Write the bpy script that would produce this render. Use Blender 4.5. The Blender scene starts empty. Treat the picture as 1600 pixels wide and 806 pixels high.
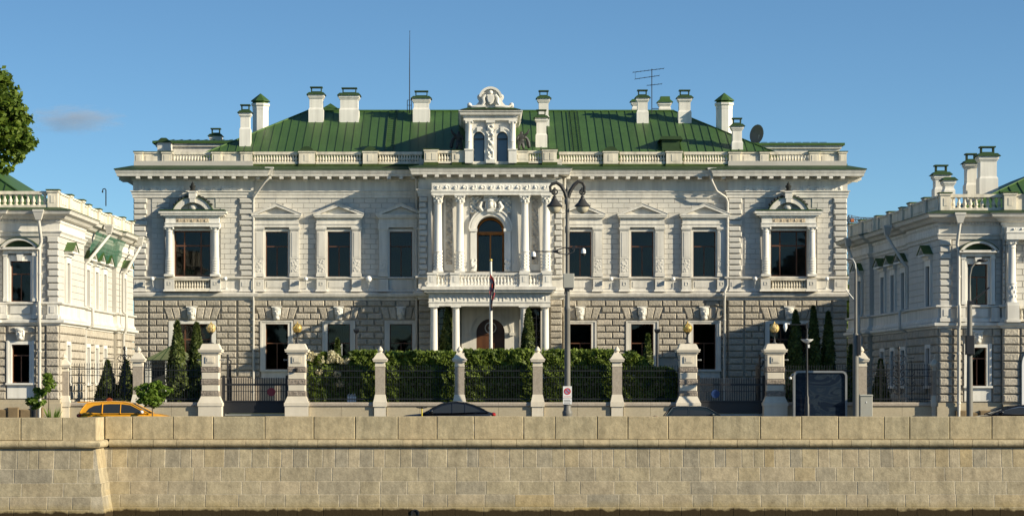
import bpy, bmesh, math, random
import numpy as np
from mathutils import Matrix, Vector

R = math.radians
rnd = random.Random(11)
S = bpy.context.scene
C = S.collection

# ------------------------------------------------------------------ camera, sky, sun, exposure
HC = 2.4                                   # eye height over the embankment road
cd = bpy.data.cameras.new('camera'); cam = bpy.data.objects.new('camera', cd); C.objects.link(cam)
cam.location = (0, 0, HC); cam.rotation_euler = (R(90), 0, 0)
cd.lens = 90; cd.sensor_width = 36; cd.shift_x = 0.0375; cd.shift_y = 0.125
cd.clip_start = 1; cd.clip_end = 20000
S.camera = cam

AZ, EL = 67.0, 21.0                        # sun: degrees to the east of the facade normal, and elevation
to_sun = Vector((math.sin(R(AZ)) * math.cos(R(EL)), -math.cos(R(AZ)) * math.cos(R(EL)), math.sin(R(EL))))
W = bpy.data.worlds.new('World'); S.world = W; W.use_nodes = True
nt = W.node_tree; nt.nodes.clear()
out = nt.nodes.new('ShaderNodeOutputWorld'); bg = nt.nodes.new('ShaderNodeBackground')
sky = nt.nodes.new('ShaderNodeTexSky'); sky.sky_type = 'NISHITA'; sky.sun_disc = False
sky.sun_elevation = R(EL); sky.sun_rotation = R(180 - AZ); sky.altitude = 200
sky.air_density = 1.0; sky.dust_density = 0.4; sky.ozone_density = 2.0
# the clear evening air: the view close to the horizon looks through less of it than the model's, all round alike
geo = nt.nodes.new('ShaderNodeTexCoord'); mp = nt.nodes.new('ShaderNodeMapping')
mp.inputs['Scale'].default_value = (1, 1, 2.0); mp.inputs['Location'].default_value = (0, 0, 0.0)
nrm = nt.nodes.new('ShaderNodeVectorMath'); nrm.operation = 'NORMALIZE'
nt.links.new(geo.outputs['Generated'], mp.inputs['Vector']); nt.links.new(mp.outputs[0], nrm.inputs[0])
nt.links.new(nrm.outputs[0], sky.inputs['Vector'])
tn = nt.nodes.new('ShaderNodeVectorMath'); tn.operation = 'MULTIPLY'; tn.inputs[1].default_value = (0.71, 0.97, 1.10)   # the photograph's white balance
nt.links.new(sky.outputs[0], tn.inputs[0]); nt.links.new(tn.outputs[0], bg.inputs['Color']); bg.inputs['Strength'].default_value = 0.09
nt.links.new(bg.outputs[0], out.inputs[0])
sl = bpy.data.lights.new('sun', 'SUN'); so = bpy.data.objects.new('sun', sl); C.objects.link(so)
sl.energy = 4.8; sl.angle = R(0.5); sl.color = (1.0, 0.88, 0.66)
so.rotation_euler = to_sun.to_track_quat('Z', 'Y').to_euler(); so.location = (60, 60, 60)
S.view_settings.view_transform = 'Standard'; S.view_settings.look = 'None'
S.view_settings.exposure = 0.62; S.view_settings.gamma = 1.0

# ------------------------------------------------------------------ materials
def mat(name, col, rough=0.8, var=0.10, scale=1.2, ovar=0.0, col2=None, streak=0.0, bump=0.0, bscale=12.0,
        metal=0.0, spec=0.3, grain=0.0, gscale=30.0, coat=0.0):
    m = bpy.data.materials.new(name); m.use_nodes = True
    t = m.node_tree; b = t.nodes['Principled BSDF']; L = t.links.new
    def N(k, **kw):
        n = t.nodes.new(k)
        for a, v in kw.items(): setattr(n, a, v)
        return n
    b.inputs['Roughness'].default_value = rough; b.inputs['Metallic'].default_value = metal
    b.inputs['Specular IOR Level'].default_value = spec; b.inputs['Coat Weight'].default_value = coat
    pos = N('ShaderNodeNewGeometry')
    fac = None
    def mult(x, y):
        if x is None: return y
        q = N('ShaderNodeMath', operation='MULTIPLY'); L(x, q.inputs[0]); L(y, q.inputs[1]); return q.outputs[0]
    def layer(vec, sc, amt, detail=4):
        n = N('ShaderNodeTexNoise'); n.inputs['Scale'].default_value = sc; n.inputs['Detail'].default_value = detail
        L(vec, n.inputs['Vector'])
        r = N('ShaderNodeMapRange'); r.inputs[1].default_value = 0.3; r.inputs[2].default_value = 0.7
        r.inputs[3].default_value = 1 - amt; r.inputs[4].default_value = 1 + amt
        L(n.outputs['Fac'], r.inputs[0]); return r.outputs[0]
    if var: fac = layer(pos.outputs['Position'], scale, var)
    if grain: fac = mult(fac, layer(pos.outputs['Position'], gscale, grain, 2))
    if streak:
        mpn = N('ShaderNodeMapping'); mpn.inputs['Scale'].default_value = (2.5, 2.5, 0.18); L(pos.outputs['Position'], mpn.inputs[0])
        fac = mult(fac, layer(mpn.outputs[0], 1.6, streak, 5))
    oi = None
    if ovar:
        oi = N('ShaderNodeObjectInfo')
        r = N('ShaderNodeMapRange'); r.inputs[3].default_value = 1 - ovar; r.inputs[4].default_value = 1 + ovar
        L(oi.outputs['Random'], r.inputs[0]); fac = mult(fac, r.outputs[0])
    base = N('ShaderNodeRGB'); base.outputs[0].default_value = (*col, 1); src = base.outputs[0]
    if col2:
        mx = N('ShaderNodeMix', data_type='RGBA'); mx.inputs[6].default_value = (*col, 1); mx.inputs[7].default_value = (*col2, 1)
        oi = oi or N('ShaderNodeObjectInfo')
        w = N('ShaderNodeTexWhiteNoise', noise_dimensions='1D'); L(oi.outputs['Random'], w.inputs['W'])
        L(w.outputs['Value'], mx.inputs[0]); src = mx.outputs[2]
    if fac is not None:
        v = N('ShaderNodeVectorMath', operation='SCALE'); L(src, v.inputs[0]); L(fac, v.inputs['Scale']); src = v.outputs[0]
    L(src, b.inputs['Base Color'])
    if bump:
        n = N('ShaderNodeTexNoise'); n.inputs['Scale'].default_value = bscale; n.inputs['Detail'].default_value = 4
        L(pos.outputs['Position'], n.inputs['Vector'])
        bp = N('ShaderNodeBump'); bp.inputs['Strength'].default_value = bump; bp.inputs['Distance'].default_value = 0.05
        L(n.outputs['Fac'], bp.inputs['Height']); L(bp.outputs[0], b.inputs['Normal'])
    return m

def leaf_mat(name, dark, light, trans=0.35):
    m = bpy.data.materials.new(name); m.use_nodes = True
    t = m.node_tree; b = t.nodes['Principled BSDF']; L = t.links.new
    g = t.nodes.new('ShaderNodeNewGeometry'); mx = t.nodes.new('ShaderNodeMix'); mx.data_type = 'RGBA'
    mx.inputs[6].default_value = (*dark, 1); mx.inputs[7].default_value = (*light, 1)
    L(g.outputs['Random Per Island'], mx.inputs[0]); L(mx.outputs[2], b.inputs['Base Color'])
    b.inputs['Roughness'].default_value = 0.55; b.inputs['Specular IOR Level'].default_value = 0.3
    tr = t.nodes.new('ShaderNodeBsdfTranslucent'); L(mx.outputs[2], tr.inputs['Color'])
    ms = t.nodes.new('ShaderNodeMixShader'); ms.inputs[0].default_value = trans
    L(b.outputs[0], ms.inputs[1]); L(tr.outputs[0], ms.inputs[2]); L(ms.outputs[0], t.nodes['Material Output'].inputs[0])
    return m

def glass_mat(name, tint, gl=0.03):
    m = bpy.data.materials.new(name); m.use_nodes = True
    t = m.node_tree; t.nodes.remove(t.nodes['Principled BSDF']); L = t.links.new
    tr = t.nodes.new('ShaderNodeBsdfTransparent'); tr.inputs[0].default_value = (*tint, 1)
    go = t.nodes.new('ShaderNodeBsdfGlossy'); go.inputs['Roughness'].default_value = gl
    fr = t.nodes.new('ShaderNodeFresnel'); fr.inputs[0].default_value = 1.45
    n = t.nodes.new('ShaderNodeTexNoise'); n.inputs['Scale'].default_value = 0.9; n.inputs['Detail'].default_value = 1
    g = t.nodes.new('ShaderNodeNewGeometry'); L(g.outputs['Position'], n.inputs['Vector'])
    bp = t.nodes.new('ShaderNodeBump'); bp.inputs['Strength'].default_value = 0.15; bp.inputs['Distance'].default_value = 0.05
    L(n.outputs['Fac'], bp.inputs['Height']); L(bp.outputs[0], go.inputs['Normal'])
    ms = t.nodes.new('ShaderNodeMixShader'); L(fr.outputs[0], ms.inputs[0]); L(tr.outputs[0], ms.inputs[1]); L(go.outputs[0], ms.inputs[2])
    L(ms.outputs[0], t.nodes['Material Output'].inputs[0])
    return m

WALL = mat('pale_wall_paint', (0.555, 0.535, 0.485), 0.85, 0.06, 0.7, ovar=0.04, streak=0.05, bump=0.03)
JOINT = mat('joint_mortar', (0.47, 0.45, 0.41), 0.9, 0.08)
TRIM = mat('white_trim_paint', (0.64, 0.615, 0.555), 0.75, 0.07, 0.8, streak=0.13, bump=0.06)
BRIGHT = mat('fresh_white_paint', (0.71, 0.69, 0.63), 0.7, 0.06, 0.8, streak=0.12)
RUST = mat('rusticated_stone', (0.40, 0.365, 0.30), 0.95, 0.14, 1.5, ovar=0.10, col2=(0.45, 0.405, 0.335), grain=0.16, gscale=9, bump=0.8, bscale=10)
RUSTJ = mat('rusticated_joint', (0.42, 0.385, 0.32), 0.95, 0.1)
OLDWHITE = mat('weathered_balustrade', (0.66, 0.61, 0.50), 0.85, 0.12, 1.5, streak=0.18)
GREEN = mat('green_roof_paint', (0.049, 0.104, 0.024), 0.5, 0.09, 0.5, ovar=0.12, streak=0.12, spec=0.4)
LAMPDARK = mat('dark_lamp_iron', (0.045, 0.044, 0.042), 0.45, 0.1)
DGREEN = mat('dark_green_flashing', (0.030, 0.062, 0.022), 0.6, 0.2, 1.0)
MOSS = mat('mossy_green_base', (0.055, 0.085, 0.022), 0.85, 0.3, 2.5)
BROWN = mat('brown_window_frame', (0.13, 0.058, 0.032), 0.5, 0.1)
DOORWOOD = mat('varnished_door_wood', (0.10, 0.042, 0.018), 0.35, 0.2, 2.0, streak=0.2, coat=0.3)
CURTAIN = mat('grey_curtain', (0.070, 0.070, 0.066), 0.9, 0.2, 3)
BLIND = mat('roller_blind', (0.16, 0.16, 0.145), 0.9, 0.1)
DARKROOM = mat('dark_room', (0.035, 0.037, 0.04), 0.9, 0.1)
GLASS = glass_mat('window_glass', (0.36, 0.39, 0.40))
CARGLASS = glass_mat('car_glass', (0.07, 0.08, 0.085))
CARDARK = mat('dark_car_window', (0.028, 0.033, 0.038), 0.06, 0.0, spec=0.5)
SKYPANE = mat('painted_sky_pane', (0.075, 0.125, 0.185), 0.08, 0.05, spec=0.5)  # reflected sky painted into the pane colour
IRON = mat('black_iron', (0.016, 0.017, 0.02), 0.45, 0.1, spec=0.5)
BRONZE = mat('dark_bronze', (0.05, 0.052, 0.05), 0.5, 0.2, 3, metal=0.4)
STEEL = mat('grey_steel', (0.30, 0.31, 0.31), 0.45, 0.1, metal=0.5)
POLE = mat('grey_lamp_paint', (0.16, 0.155, 0.14), 0.5, 0.08, streak=0.06)
PIPE = mat('drainpipe_paint', (0.55, 0.53, 0.48), 0.6, 0.08, streak=0.08)
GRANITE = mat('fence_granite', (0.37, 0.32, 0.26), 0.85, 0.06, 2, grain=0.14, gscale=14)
PLINTH = mat('fence_plinth_stone', (0.44, 0.38, 0.27), 0.9, 0.08, 1.0, grain=0.06, gscale=8)
PILLAR = mat('pillar_white_stone', (0.66, 0.60, 0.49), 0.85, 0.07, 1.0, streak=0.06)
BANDST = mat('pillar_rough_band', (0.27, 0.23, 0.19), 0.95, 0.2, 3, grain=0.25, gscale=12, bump=0.8)
GOLD = mat('gilded_globe', (0.62, 0.43, 0.13), 0.35, 0.1, metal=0.55)
AMBER = mat('amber_glass', (0.62, 0.47, 0.22), 0.2, 0.15, 3, coat=0.5)
ASPHALT = mat('asphalt', (0.05, 0.05, 0.052), 0.9, 0.15, 0.8, grain=0.2, gscale=20)
PAVING = mat('pavement_slabs', (0.15, 0.14, 0.125), 0.9, 0.1, 0.8, ovar=0.05)
KERB = mat('granite_kerb', (0.32, 0.29, 0.25), 0.9, 0.1)
PAINT = mat('road_paint', (0.75, 0.75, 0.72), 0.7, 0.1)
YARD = mat('courtyard_lawn', (0.060, 0.075, 0.035), 0.95, 0.15, 1.5)
SOIL = mat('open_ground', (0.12, 0.13, 0.07), 0.95, 0.2, 0.2)
WHITE = mat('white_plastic', (0.8, 0.8, 0.78), 0.4, 0.02)
GREYBOX = mat('grey_cabinet', (0.36, 0.36, 0.32), 0.55, 0.06)
RED = mat('sign_red', (0.55, 0.03, 0.03), 0.5, 0.02)
BLACK = mat('rubber_black', (0.015, 0.015, 0.016), 0.7, 0.05)
BARK = mat('bark', (0.10, 0.075, 0.05), 0.9, 0.2, 4)
HEDGE = leaf_mat('hedge_leaf', (0.045, 0.080, 0.012), (0.20, 0.27, 0.040))
TREELEAF = leaf_mat('maple_leaf', (0.050, 0.095, 0.010), (0.155, 0.215, 0.026))
YOUNG = leaf_mat('young_leaf', (0.085, 0.15, 0.016), (0.20, 0.30, 0.04), 0.45)
THUJA = leaf_mat('thuja_needles', (0.024, 0.045, 0.010), (0.115, 0.145, 0.028), 0.2)
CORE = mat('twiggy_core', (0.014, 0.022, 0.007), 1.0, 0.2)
BLOSSOM = leaf_mat('cream_blossom', (0.55, 0.50, 0.30), (0.80, 0.76, 0.55))
BROWNST = mat('brown_stone', (.20, .145, .08), .95, .2, 2, grain=.15)
OCHRE = mat('ochre_stained_relief', (.50, .42, .31), .85, .2, 4)
SHADE_RELIEF = mat('shade_tinted_relief', (.44, .40, .34), .9, .2, 4)  # darker tone: shadow on the hanging ornament painted into its colour
OAK = mat('orange_oak', (.36, .15, .035), .45, .15, 3)
NET = mat('green_scaffold_net', (0.030, 0.125, 0.075), 0.9, 0.15, 2.0, streak=0.25)
_t = NET.node_tree; _tr = _t.nodes.new('ShaderNodeBsdfTransparent'); _ms = _t.nodes.new('ShaderNodeMixShader'); _ms.inputs[0].default_value = 0.30
_t.links.new(_t.nodes['Principled BSDF'].outputs[0], _ms.inputs[1]); _t.links.new(_tr.outputs[0], _ms.inputs[2]); _t.links.new(_ms.outputs[0], _t.nodes['Material Output'].inputs[0])

# ------------------------------------------------------------------ objects
WM = {}
def link(o, parent=None, M=None):
    C.objects.link(o)
    M = M or Matrix.Identity(4)
    if parent is not None:
        o.parent = parent
        o.matrix_basis = WM[parent.name].inverted() @ M
    else:
        o.matrix_basis = M
    WM[o.name] = M
    return o
def props(o, label=None, cat=None, group=None, kind=None):
    if label: o['label'] = label
    if cat: o['category'] = cat
    if group: o['group'] = group
    if kind: o['kind'] = kind
    return o
def thing(name, loc, label, cat, group=None, rz=0.0):
    o = bpy.data.objects.new(name, None); o.empty_display_size = 0.3
    return props(link(o, None, Matrix.Translation(loc) @ Matrix.Rotation(rz, 4, 'Z')), label, cat, group)
def inst(name, mesh, parent, M):
    return link(bpy.data.objects.new(name, mesh), parent, M)
def copy_tree(src, M, label=None, group=None):
    """a copy of a thing with its parts and sub-parts, moved so that its root gets matrix M"""
    r = src.copy(); C.objects.link(r); r.matrix_basis = M; WM[r.name] = M
    if label: r['label'] = label
    if group: r['group'] = group
    for ch in list(src.children):
        c = ch.copy(); C.objects.link(c); c.parent = r; WM[c.name] = M @ ch.matrix_basis
        for g in list(ch.children):
            d = g.copy(); C.objects.link(d); d.parent = c; WM[d.name] = WM[c.name] @ g.matrix_basis
    return r

class Frame:
    """a wall: x runs along it, d stands out of it, z is up; px/py are offsets measured on the front at depth Y"""
    def __init__(s, x, y, ang=0.0):
        s.Y = y; s.M = Matrix.Translation((x, y, 0)) @ Matrix.Rotation(ang, 4, 'Z')
    def U(s, px, d=0.0): return (px - 740) / 4000 * (s.Y - d)
    def Z(s, py, d=0.0): return HC + (603 - py) / 4000 * (s.Y - d)
WORLD = Frame(0, 0)

class MB:
    def __init__(s): s.v, s.f, s.m = [], [], []
    def add(s, vs, fs, mi=0):
        o = len(s.v); s.v += [(a, -b, c) for a, b, c in vs]
        s.f += [tuple(i + o for i in q) for q in fs]; s.m += [mi] * len(fs); return s
    def box(s, u0, u1, d0, d1, z0, z1, mi=0):
        return s.add([(u0, d0, z0), (u1, d0, z0), (u1, d1, z0), (u0, d1, z0), (u0, d0, z1), (u1, d0, z1), (u1, d1, z1), (u0, d1, z1)],
                     [(0, 1, 2, 3), (4, 7, 6, 5), (0, 4, 5, 1), (1, 5, 6, 2), (2, 6, 7, 3), (3, 7, 4, 0)], mi)
    def frustum(s, u0, u1, d0, d1, z0, z1, cu, cd_, mi=0):
        """box whose top is smaller by cu, cd_ on each side"""
        return s.add([(u0, d0, z0), (u1, d0, z0), (u1, d1, z0), (u0, d1, z0), (u0 + cu, d0 + cd_, z1), (u1 - cu, d0 + cd_, z1), (u1 - cu, d1 - cd_, z1), (u0 + cu, d1 - cd_, z1)],
                     [(0, 1, 2, 3), (4, 7, 6, 5), (0, 4, 5, 1), (1, 5, 6, 2), (2, 6, 7, 3), (3, 7, 4, 0)], mi)
    def pillow(s, u0, u1, d0, d1, z0, z1, c, mi=0):
        """block with a chamfered front edge"""
        dm = d1 - c
        return s.add([(u0, d0, z0), (u1, d0, z0), (u1, d0, z1), (u0, d0, z1), (u0, dm, z0), (u1, dm, z0), (u1, dm, z1), (u0, dm, z1),
                      (u0 + c, d1, z0 + c), (u1 - c, d1, z0 + c), (u1 - c, d1, z1 - c), (u0 + c, d1, z1 - c)],
                     [(0, 1, 5, 4), (1, 2, 6, 5), (2, 3, 7, 6), (3, 0, 4, 7), (4, 5, 9, 8), (5, 6, 10, 9), (6, 7, 11, 10), (7, 4, 8, 11), (8, 9, 10, 11)], mi)
    def prism(s, poly, d0, d1, mi=0):
        n = len(poly)
        return s.add([(u, d0, z) for u, z in poly] + [(u, d1, z) for u, z in poly],
                     [tuple(range(n)), tuple(range(2 * n - 1, n - 1, -1))] + [(i, (i + 1) % n, n + (i + 1) % n, n + i) for i in range(n)], mi)
    def ring(s, cu, cz, r0, r1, a0, a1, n, d0, d1, mi=0):
        """part of a flat ring standing out from d0 to d1 (arches)"""
        vs = []; fs = []
        for k in range(n + 1):
            a = a0 + (a1 - a0) * k / n; c_, s_ = math.cos(a), math.sin(a)
            for r, d in ((r0, d0), (r0, d1), (r1, d1), (r1, d0)): vs.append((cu + r * c_, d, cz + r * s_))
        full = abs(abs(a1 - a0) - 2 * math.pi) < 1e-6
        for k in range(n):
            b = 4 * k
            for q in range(4): fs.append((b + q, b + (q + 1) % 4, b + 4 + (q + 1) % 4, b + 4 + q))
        if not full: fs += [(0, 1, 2, 3), (4 * n, 4 * n + 3, 4 * n + 2, 4 * n + 1)]
        return s.add(vs, fs, mi)
    def lathe(s, cu, cd_, prof, n=12, mi=0, a0=0.0):
        vs = [(cu + r * math.cos(a0 + 2 * math.pi * k / n), cd_ + r * math.sin(a0 + 2 * math.pi * k / n), z) for r, z in prof for k in range(n)]
        fs = [(j * n + k, j * n + (k + 1) % n, (j + 1) * n + (k + 1) % n, (j + 1) * n + k) for j in range(len(prof) - 1) for k in range(n)]
        fs += [tuple(range(n - 1, -1, -1)), tuple(range((len(prof) - 1) * n, len(prof) * n))]
        return s.add(vs, fs, mi)
    def ball(s, c, r, n=10, m=6, mi=0):
        rx, ry, rz = (r, r, r) if not isinstance(r, tuple) else r
        vs = [(c[0], c[1], c[2] - rz)]
        for j in range(1, m):
            t = math.pi * j / m
            for k in range(n):
                p = 2 * math.pi * k / n
                vs.append((c[0] + rx * math.sin(t) * math.cos(p), c[1] + ry * math.sin(t) * math.sin(p), c[2] - rz * math.cos(t)))
        vs.append((c[0], c[1], c[2] + rz)); e = len(vs) - 1
        fs = [(0, 1 + (k + 1) % n, 1 + k) for k in range(n)]
        fs += [(1 + j * n + k, 1 + j * n + (k + 1) % n, 1 + (j + 1) * n + (k + 1) % n, 1 + (j + 1) * n + k) for j in range(m - 2) for k in range(n)]
        fs += [(e, 1 + (m - 2) * n + k, 1 + (m - 2) * n + (k + 1) % n) for k in range(n)]
        return s.add(vs, fs, mi)
    def tube(s, pts, r, n=6, mi=0):
        pts = [Vector(p) for p in pts]; rr = r if isinstance(r, (list, tuple)) else [r] * len(pts)
        vs = []; up = None
        for i, p in enumerate(pts):
            t = (pts[min(i + 1, len(pts) - 1)] - pts[max(i - 1, 0)]).normalized()
            if up is None:
                up = t.orthogonal().normalized()
            up = (up - t * up.dot(t)).normalized() if (up - t * up.dot(t)).length > 1e-6 else t.orthogonal().normalized()
            w = t.cross(up)
            for k in range(n):
                a = 2 * math.pi * k / n; q = p + (up * math.cos(a) + w * math.sin(a)) * rr[i]; vs.append(tuple(q))
        fs = [(j * n + k, j * n + (k + 1) % n, (j + 1) * n + (k + 1) % n, (j + 1) * n + k) for j in range(len(pts) - 1) for k in range(n)]
        fs += [tuple(range(n - 1, -1, -1)), tuple(range((len(pts) - 1) * n, len(pts) * n))]
        return s.add(vs, fs, mi)
    def sweep(s, path, prof, mi=0, mis=None, cap=True):
        """profile of (offset, z) run along a plan path of (u, d) with mitred corners"""
        P = [Vector(p) for p in path]; n = len(prof); vs = []
        for i, p in enumerate(P):
            ns = []
            if i > 0: t = (P[i] - P[i - 1]).normalized(); ns.append(Vector((-t.y, t.x)))
            if i < len(P) - 1: t = (P[i + 1] - P[i]).normalized(); ns.append(Vector((-t.y, t.x)))
            m = ns[0] if len(ns) == 1 else (ns[0] + ns[1]) / (1 + ns[0].dot(ns[1]))
            for o, z in prof: q = p + m * o; vs.append((q.x, q.y, z))
        for i in range(len(P) - 1):
            for j in range(n):
                s.add([], [], 0)
        fs = [(i * n + j, i * n + (j + 1) % n, (i + 1) * n + (j + 1) % n, (i + 1) * n + j) for i in range(len(P) - 1) for j in range(n)]
        ms = [(mis[j] if mis else mi) for i in range(len(P) - 1) for j in range(n)]
        if cap: fs += [tuple(range(n - 1, -1, -1)), tuple(range((len(P) - 1) * n, len(P) * n))]; ms += [mi, mi]
        o = len(s.v); s.v += [(a, -b, c) for a, b, c in vs]; s.f += [tuple(i + o for i in q) for q in fs]; s.m += ms
        return s
    def relief(s, u0, u1, z0, z1, d, h, fn, step=0.05, mi=0):
        nx = max(3, int((u1 - u0) / step)); nz = max(3, int((z1 - z0) / step)); vs = []
        for j in range(nz + 1):
            for i in range(nx + 1):
                e = 0 if i in (0, nx) or j in (0, nz) else 1
                a, b = i / nx, j / nz
                vs.append((u0 + (u1 - u0) * a, d + h * fn(a * (u1 - u0), b * (z1 - z0), u1 - u0, z1 - z0) * e, z0 + (z1 - z0) * b))
        w = nx + 1
        return s.add(vs, [(j * w + i, j * w + i + 1, (j + 1) * w + i + 1, (j + 1) * w + i) for j in range(nz) for i in range(nx)], mi)
    def mesh(s, name, mats, smooth=40, recalc=True, org=(0, 0, 0)):
        me = bpy.data.meshes.new(name)
        me.from_pydata([(a - org[0], b - org[1], c - org[2]) for a, b, c in s.v], [], s.f)
        for m in (mats if isinstance(mats, (list, tuple)) else [mats]): me.materials.append(m)
        me.polygons.foreach_set('material_index', s.m)
        if recalc:
            bm = bmesh.new(); bm.from_mesh(me); bmesh.ops.recalc_face_normals(bm, faces=bm.faces); bm.to_mesh(me); bm.free()
        if smooth:
            me.polygons.foreach_set('use_smooth', [True] * len(me.polygons)); me.set_sharp_from_angle(angle=R(smooth))
        me.update(); return me
    def build(s, name, mats, parent=None, F=WORLD, smooth=40, recalc=True, kind=None, label=None):
        a = np.array(s.v); lo, hi = a.min(0), a.max(0)
        org = ((lo[0] + hi[0]) / 2, (lo[1] + hi[1]) / 2, lo[2])
        o = link(bpy.data.objects.new(name, s.mesh(name, mats, smooth, recalc, org)), parent, F.M @ Matrix.Translation(org))
        return props(o, label=label, kind=kind)

def scrolls(cell):
    def fn(u, z, w, h):
        k = u / cell; i = math.floor(k); a = (k - i) * 2 - 1; b = z / h * 2 - 1
        if i % 2: b = -b
        a *= cell / h if cell > h else 1
        r = math.hypot(a, b); t = math.atan2(b, a)
        v = 0.5 + 0.5 * math.cos(t - 6.5 * r)
        q = 0.5 + 0.5 * math.sin(9 * a + 5 * b + i)
        return max(0.0, v * max(0, 1.25 - r)) * 0.9 + 0.25 * q * (r > 0.9)
    return fn
def lumps(seed, sc=7.0):
    q = random.Random(seed); ph = [q.uniform(0, 6.28) for _ in range(8)]
    def fn(u, z, w, h):
        x, y = u * sc, z * sc
        v = math.sin(2.1 * x + ph[0] + 1.5 * math.sin(y + ph[1])) * math.sin(2.3 * y + ph[2] + 1.4 * math.sin(1.3 * x + ph[3])) + 0.5 * math.sin(4.1 * x + ph[4]) * math.sin(4.7 * y + ph[5])
        return max(0.0, 0.45 + 0.6 * v)
    return fn

def split(a, b, cuts):
    """the interval a..b without the intervals in cuts"""
    segs = [(a, b)]
    for c0, c1 in cuts:
        nx = []
        for s0, s1 in segs:
            if c1 <= s0 or c0 >= s1: nx.append((s0, s1)); continue
            if c0 > s0: nx.append((s0, c0))
            if c1 < s1: nx.append((c1, s1))
        segs = nx
    return segs

UNIT = MB().pillow(-0.5, 0.5, -0.5, 0.5, -0.5, 0.5, 0.0)
def block_mesh(name, m, c, w, h, depth, rough=0.0):
    """unit block (scaled by each object) with a chamfer that has its right size at w by h"""
    b = MB(); cu, cz = c / w, c / h; dm = 0.5 - c / depth
    b.add([(-.5, -.5, -.5), (.5, -.5, -.5), (.5, -.5, .5), (-.5, -.5, .5), (-.5, dm, -.5), (.5, dm, -.5), (.5, dm, .5), (-.5, dm, .5),
           (-.5 + cu, .5, -.5 + cz), (.5 - cu, .5, -.5 + cz), (.5 - cu, .5, .5 - cz), (-.5 + cu, .5, .5 - cz)],
          [(0, 1, 5, 4), (1, 2, 6, 5), (2, 3, 7, 6), (3, 0, 4, 7), (4, 5, 9, 8), (5, 6, 10, 9), (6, 7, 11, 10), (7, 4, 8, 11), (8, 9, 10, 11)])
    return b.mesh(name, m, smooth=0)
def courses(name, parent, F, rects, d0, d1, me, limit=300, stuffname=None, mats=None, c=0.012):
    """lay blocks (u0,u1,z0,z1): the largest as objects that share a mesh, the rest joined"""
    rects = sorted(rects, key=lambda r: -(r[1] - r[0]) * (r[3] - r[2]))
    for u0, u1, z0, z1 in rects[:limit]:
        j = rnd.uniform(-0.004, 0.004)
        M = F.M @ Matrix.Translation(((u0 + u1) / 2, -(d0 + d1) / 2 - j, (z0 + z1) / 2)) @ Matrix.Diagonal((u1 - u0, d1 - d0, z1 - z0, 1))
        inst(name, me, parent, M)
    if rects[limit:]:
        b = MB()
        for u0, u1, z0, z1 in rects[limit:]: b.pillow(u0, u1, d0, d1, z0, z1, min(c, (u1 - u0) / 3))
        b.build(stuffname or name, mats or me.materials[0], parent, F, smooth=0, kind='stuff')
def lay(u0, u1, z0, z1, pitch, width, jz, ju, cuts, phase=0.5, minw=0.12, top=True):
    """block rectangles in staggered rows; cuts = (u0,u1,z0,z1) to keep free"""
    out_ = []; n = int(round((z1 - z0) / pitch)); 
    for k in range(n):
        zt = z1 - k * pitch; zb = zt - pitch
        if zb < z0 - 1e-6: zb = z0
        if zt - zb < 0.1: continue
        zc = (zt + zb) / 2
        cs = [(c[0], c[1]) for c in cuts if c[2] < zc < c[3]]
        off = (k % 2) * phase * width
        for s0, s1 in split(u0, u1, cs):
            i0 = math.floor((s0 - u0 - off) / width)
            x = u0 + off + i0 * width; edges = [s0]
            while x < s1:
                if x > s0 + minw and x < s1 - minw: edges.append(x)
                x += width
            edges.append(s1)
            for a, b in zip(edges, edges[1:]):
                if b - a > 0.08: out_.append((a + ju / 2, b - ju / 2, zb + jz / 2, zt - jz / 2))
    return out_
def wall_with_holes(mb, u0, u1, z0, z1, d0, d1, holes, mi=0):
    us = sorted({u0, u1, *[max(u0, min(u1, h[i])) for h in holes for i in (0, 1)]})
    zs = sorted({z0, z1, *[max(z0, min(z1, h[i])) for h in holes for i in (2, 3)]})
    for a, b in zip(zs, zs[1:]):
        run = None
        for p, q in list(zip(us, us[1:])) + [(None, None)]:
            solid = p is not None and not any(h[0] < (p + q) / 2 < h[1] and h[2] < (a + b) / 2 < h[3] for h in holes)
            if solid: run = (run[0], q) if run else (p, q)
            elif run: mb.box(run[0], run[1], d0, d1, a, b, mi); run = None

def baluster_mesh(h, r, m, n=8):
    return MB().lathe(0, 0, [(r * .9, 0), (r * .9, .08 * h), (r * .45, .14 * h), (r * .8, .25 * h), (r, .36 * h), (r * .8, .50 * h), (r * .42, .70 * h), (r * .55, .80 * h), (r * .42, .86 * h), (r * .9, .91 * h), (r * .9, h)], n).mesh('baluster', m)
# ------------------------------------------------------------------ ground, road, river
def sheet(name, mats, u0, u1, y0, y1, z, parent=None, kind='structure'):
    me = bpy.data.meshes.new(name); me.from_pydata([(u0, y0, z), (u1, y0, z), (u1, y1, z), (u0, y1, z)], [], [(0, 1, 2, 3)])
    me.materials.append(mats); return props(link(bpy.data.objects.new(name, me), parent), kind=kind)
def slab(name, m, x0, x1, y0, y1, z0, z1):
    return props(MB().box(x0, x1, -y1, -y0, z0, z1).build(name, m, None, WORLD, smooth=0), kind='structure')
YP = 112.0                                  # river face of the parapet
sheet('ground', SOIL, -4000, 4000, 112.9, 9000, -0.02)
water = bpy.data.materials.new('river_water'); water.use_nodes = True
_b = water.node_tree.nodes['Principled BSDF']; _b.inputs['Base Color'].default_value = (0.030, 0.032, 0.020, 1)
_b.inputs['Roughness'].default_value = 0.12; _b.inputs['Specular IOR Level'].default_value = 0.5
_w = water.node_tree.nodes.new('ShaderNodeTexNoise'); _w.inputs['Scale'].default_value = 1.4
_g = water.node_tree.nodes.new('ShaderNodeNewGeometry'); _bp = water.node_tree.nodes.new('ShaderNodeBump'); _bp.inputs['Strength'].default_value = 0.4
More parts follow.
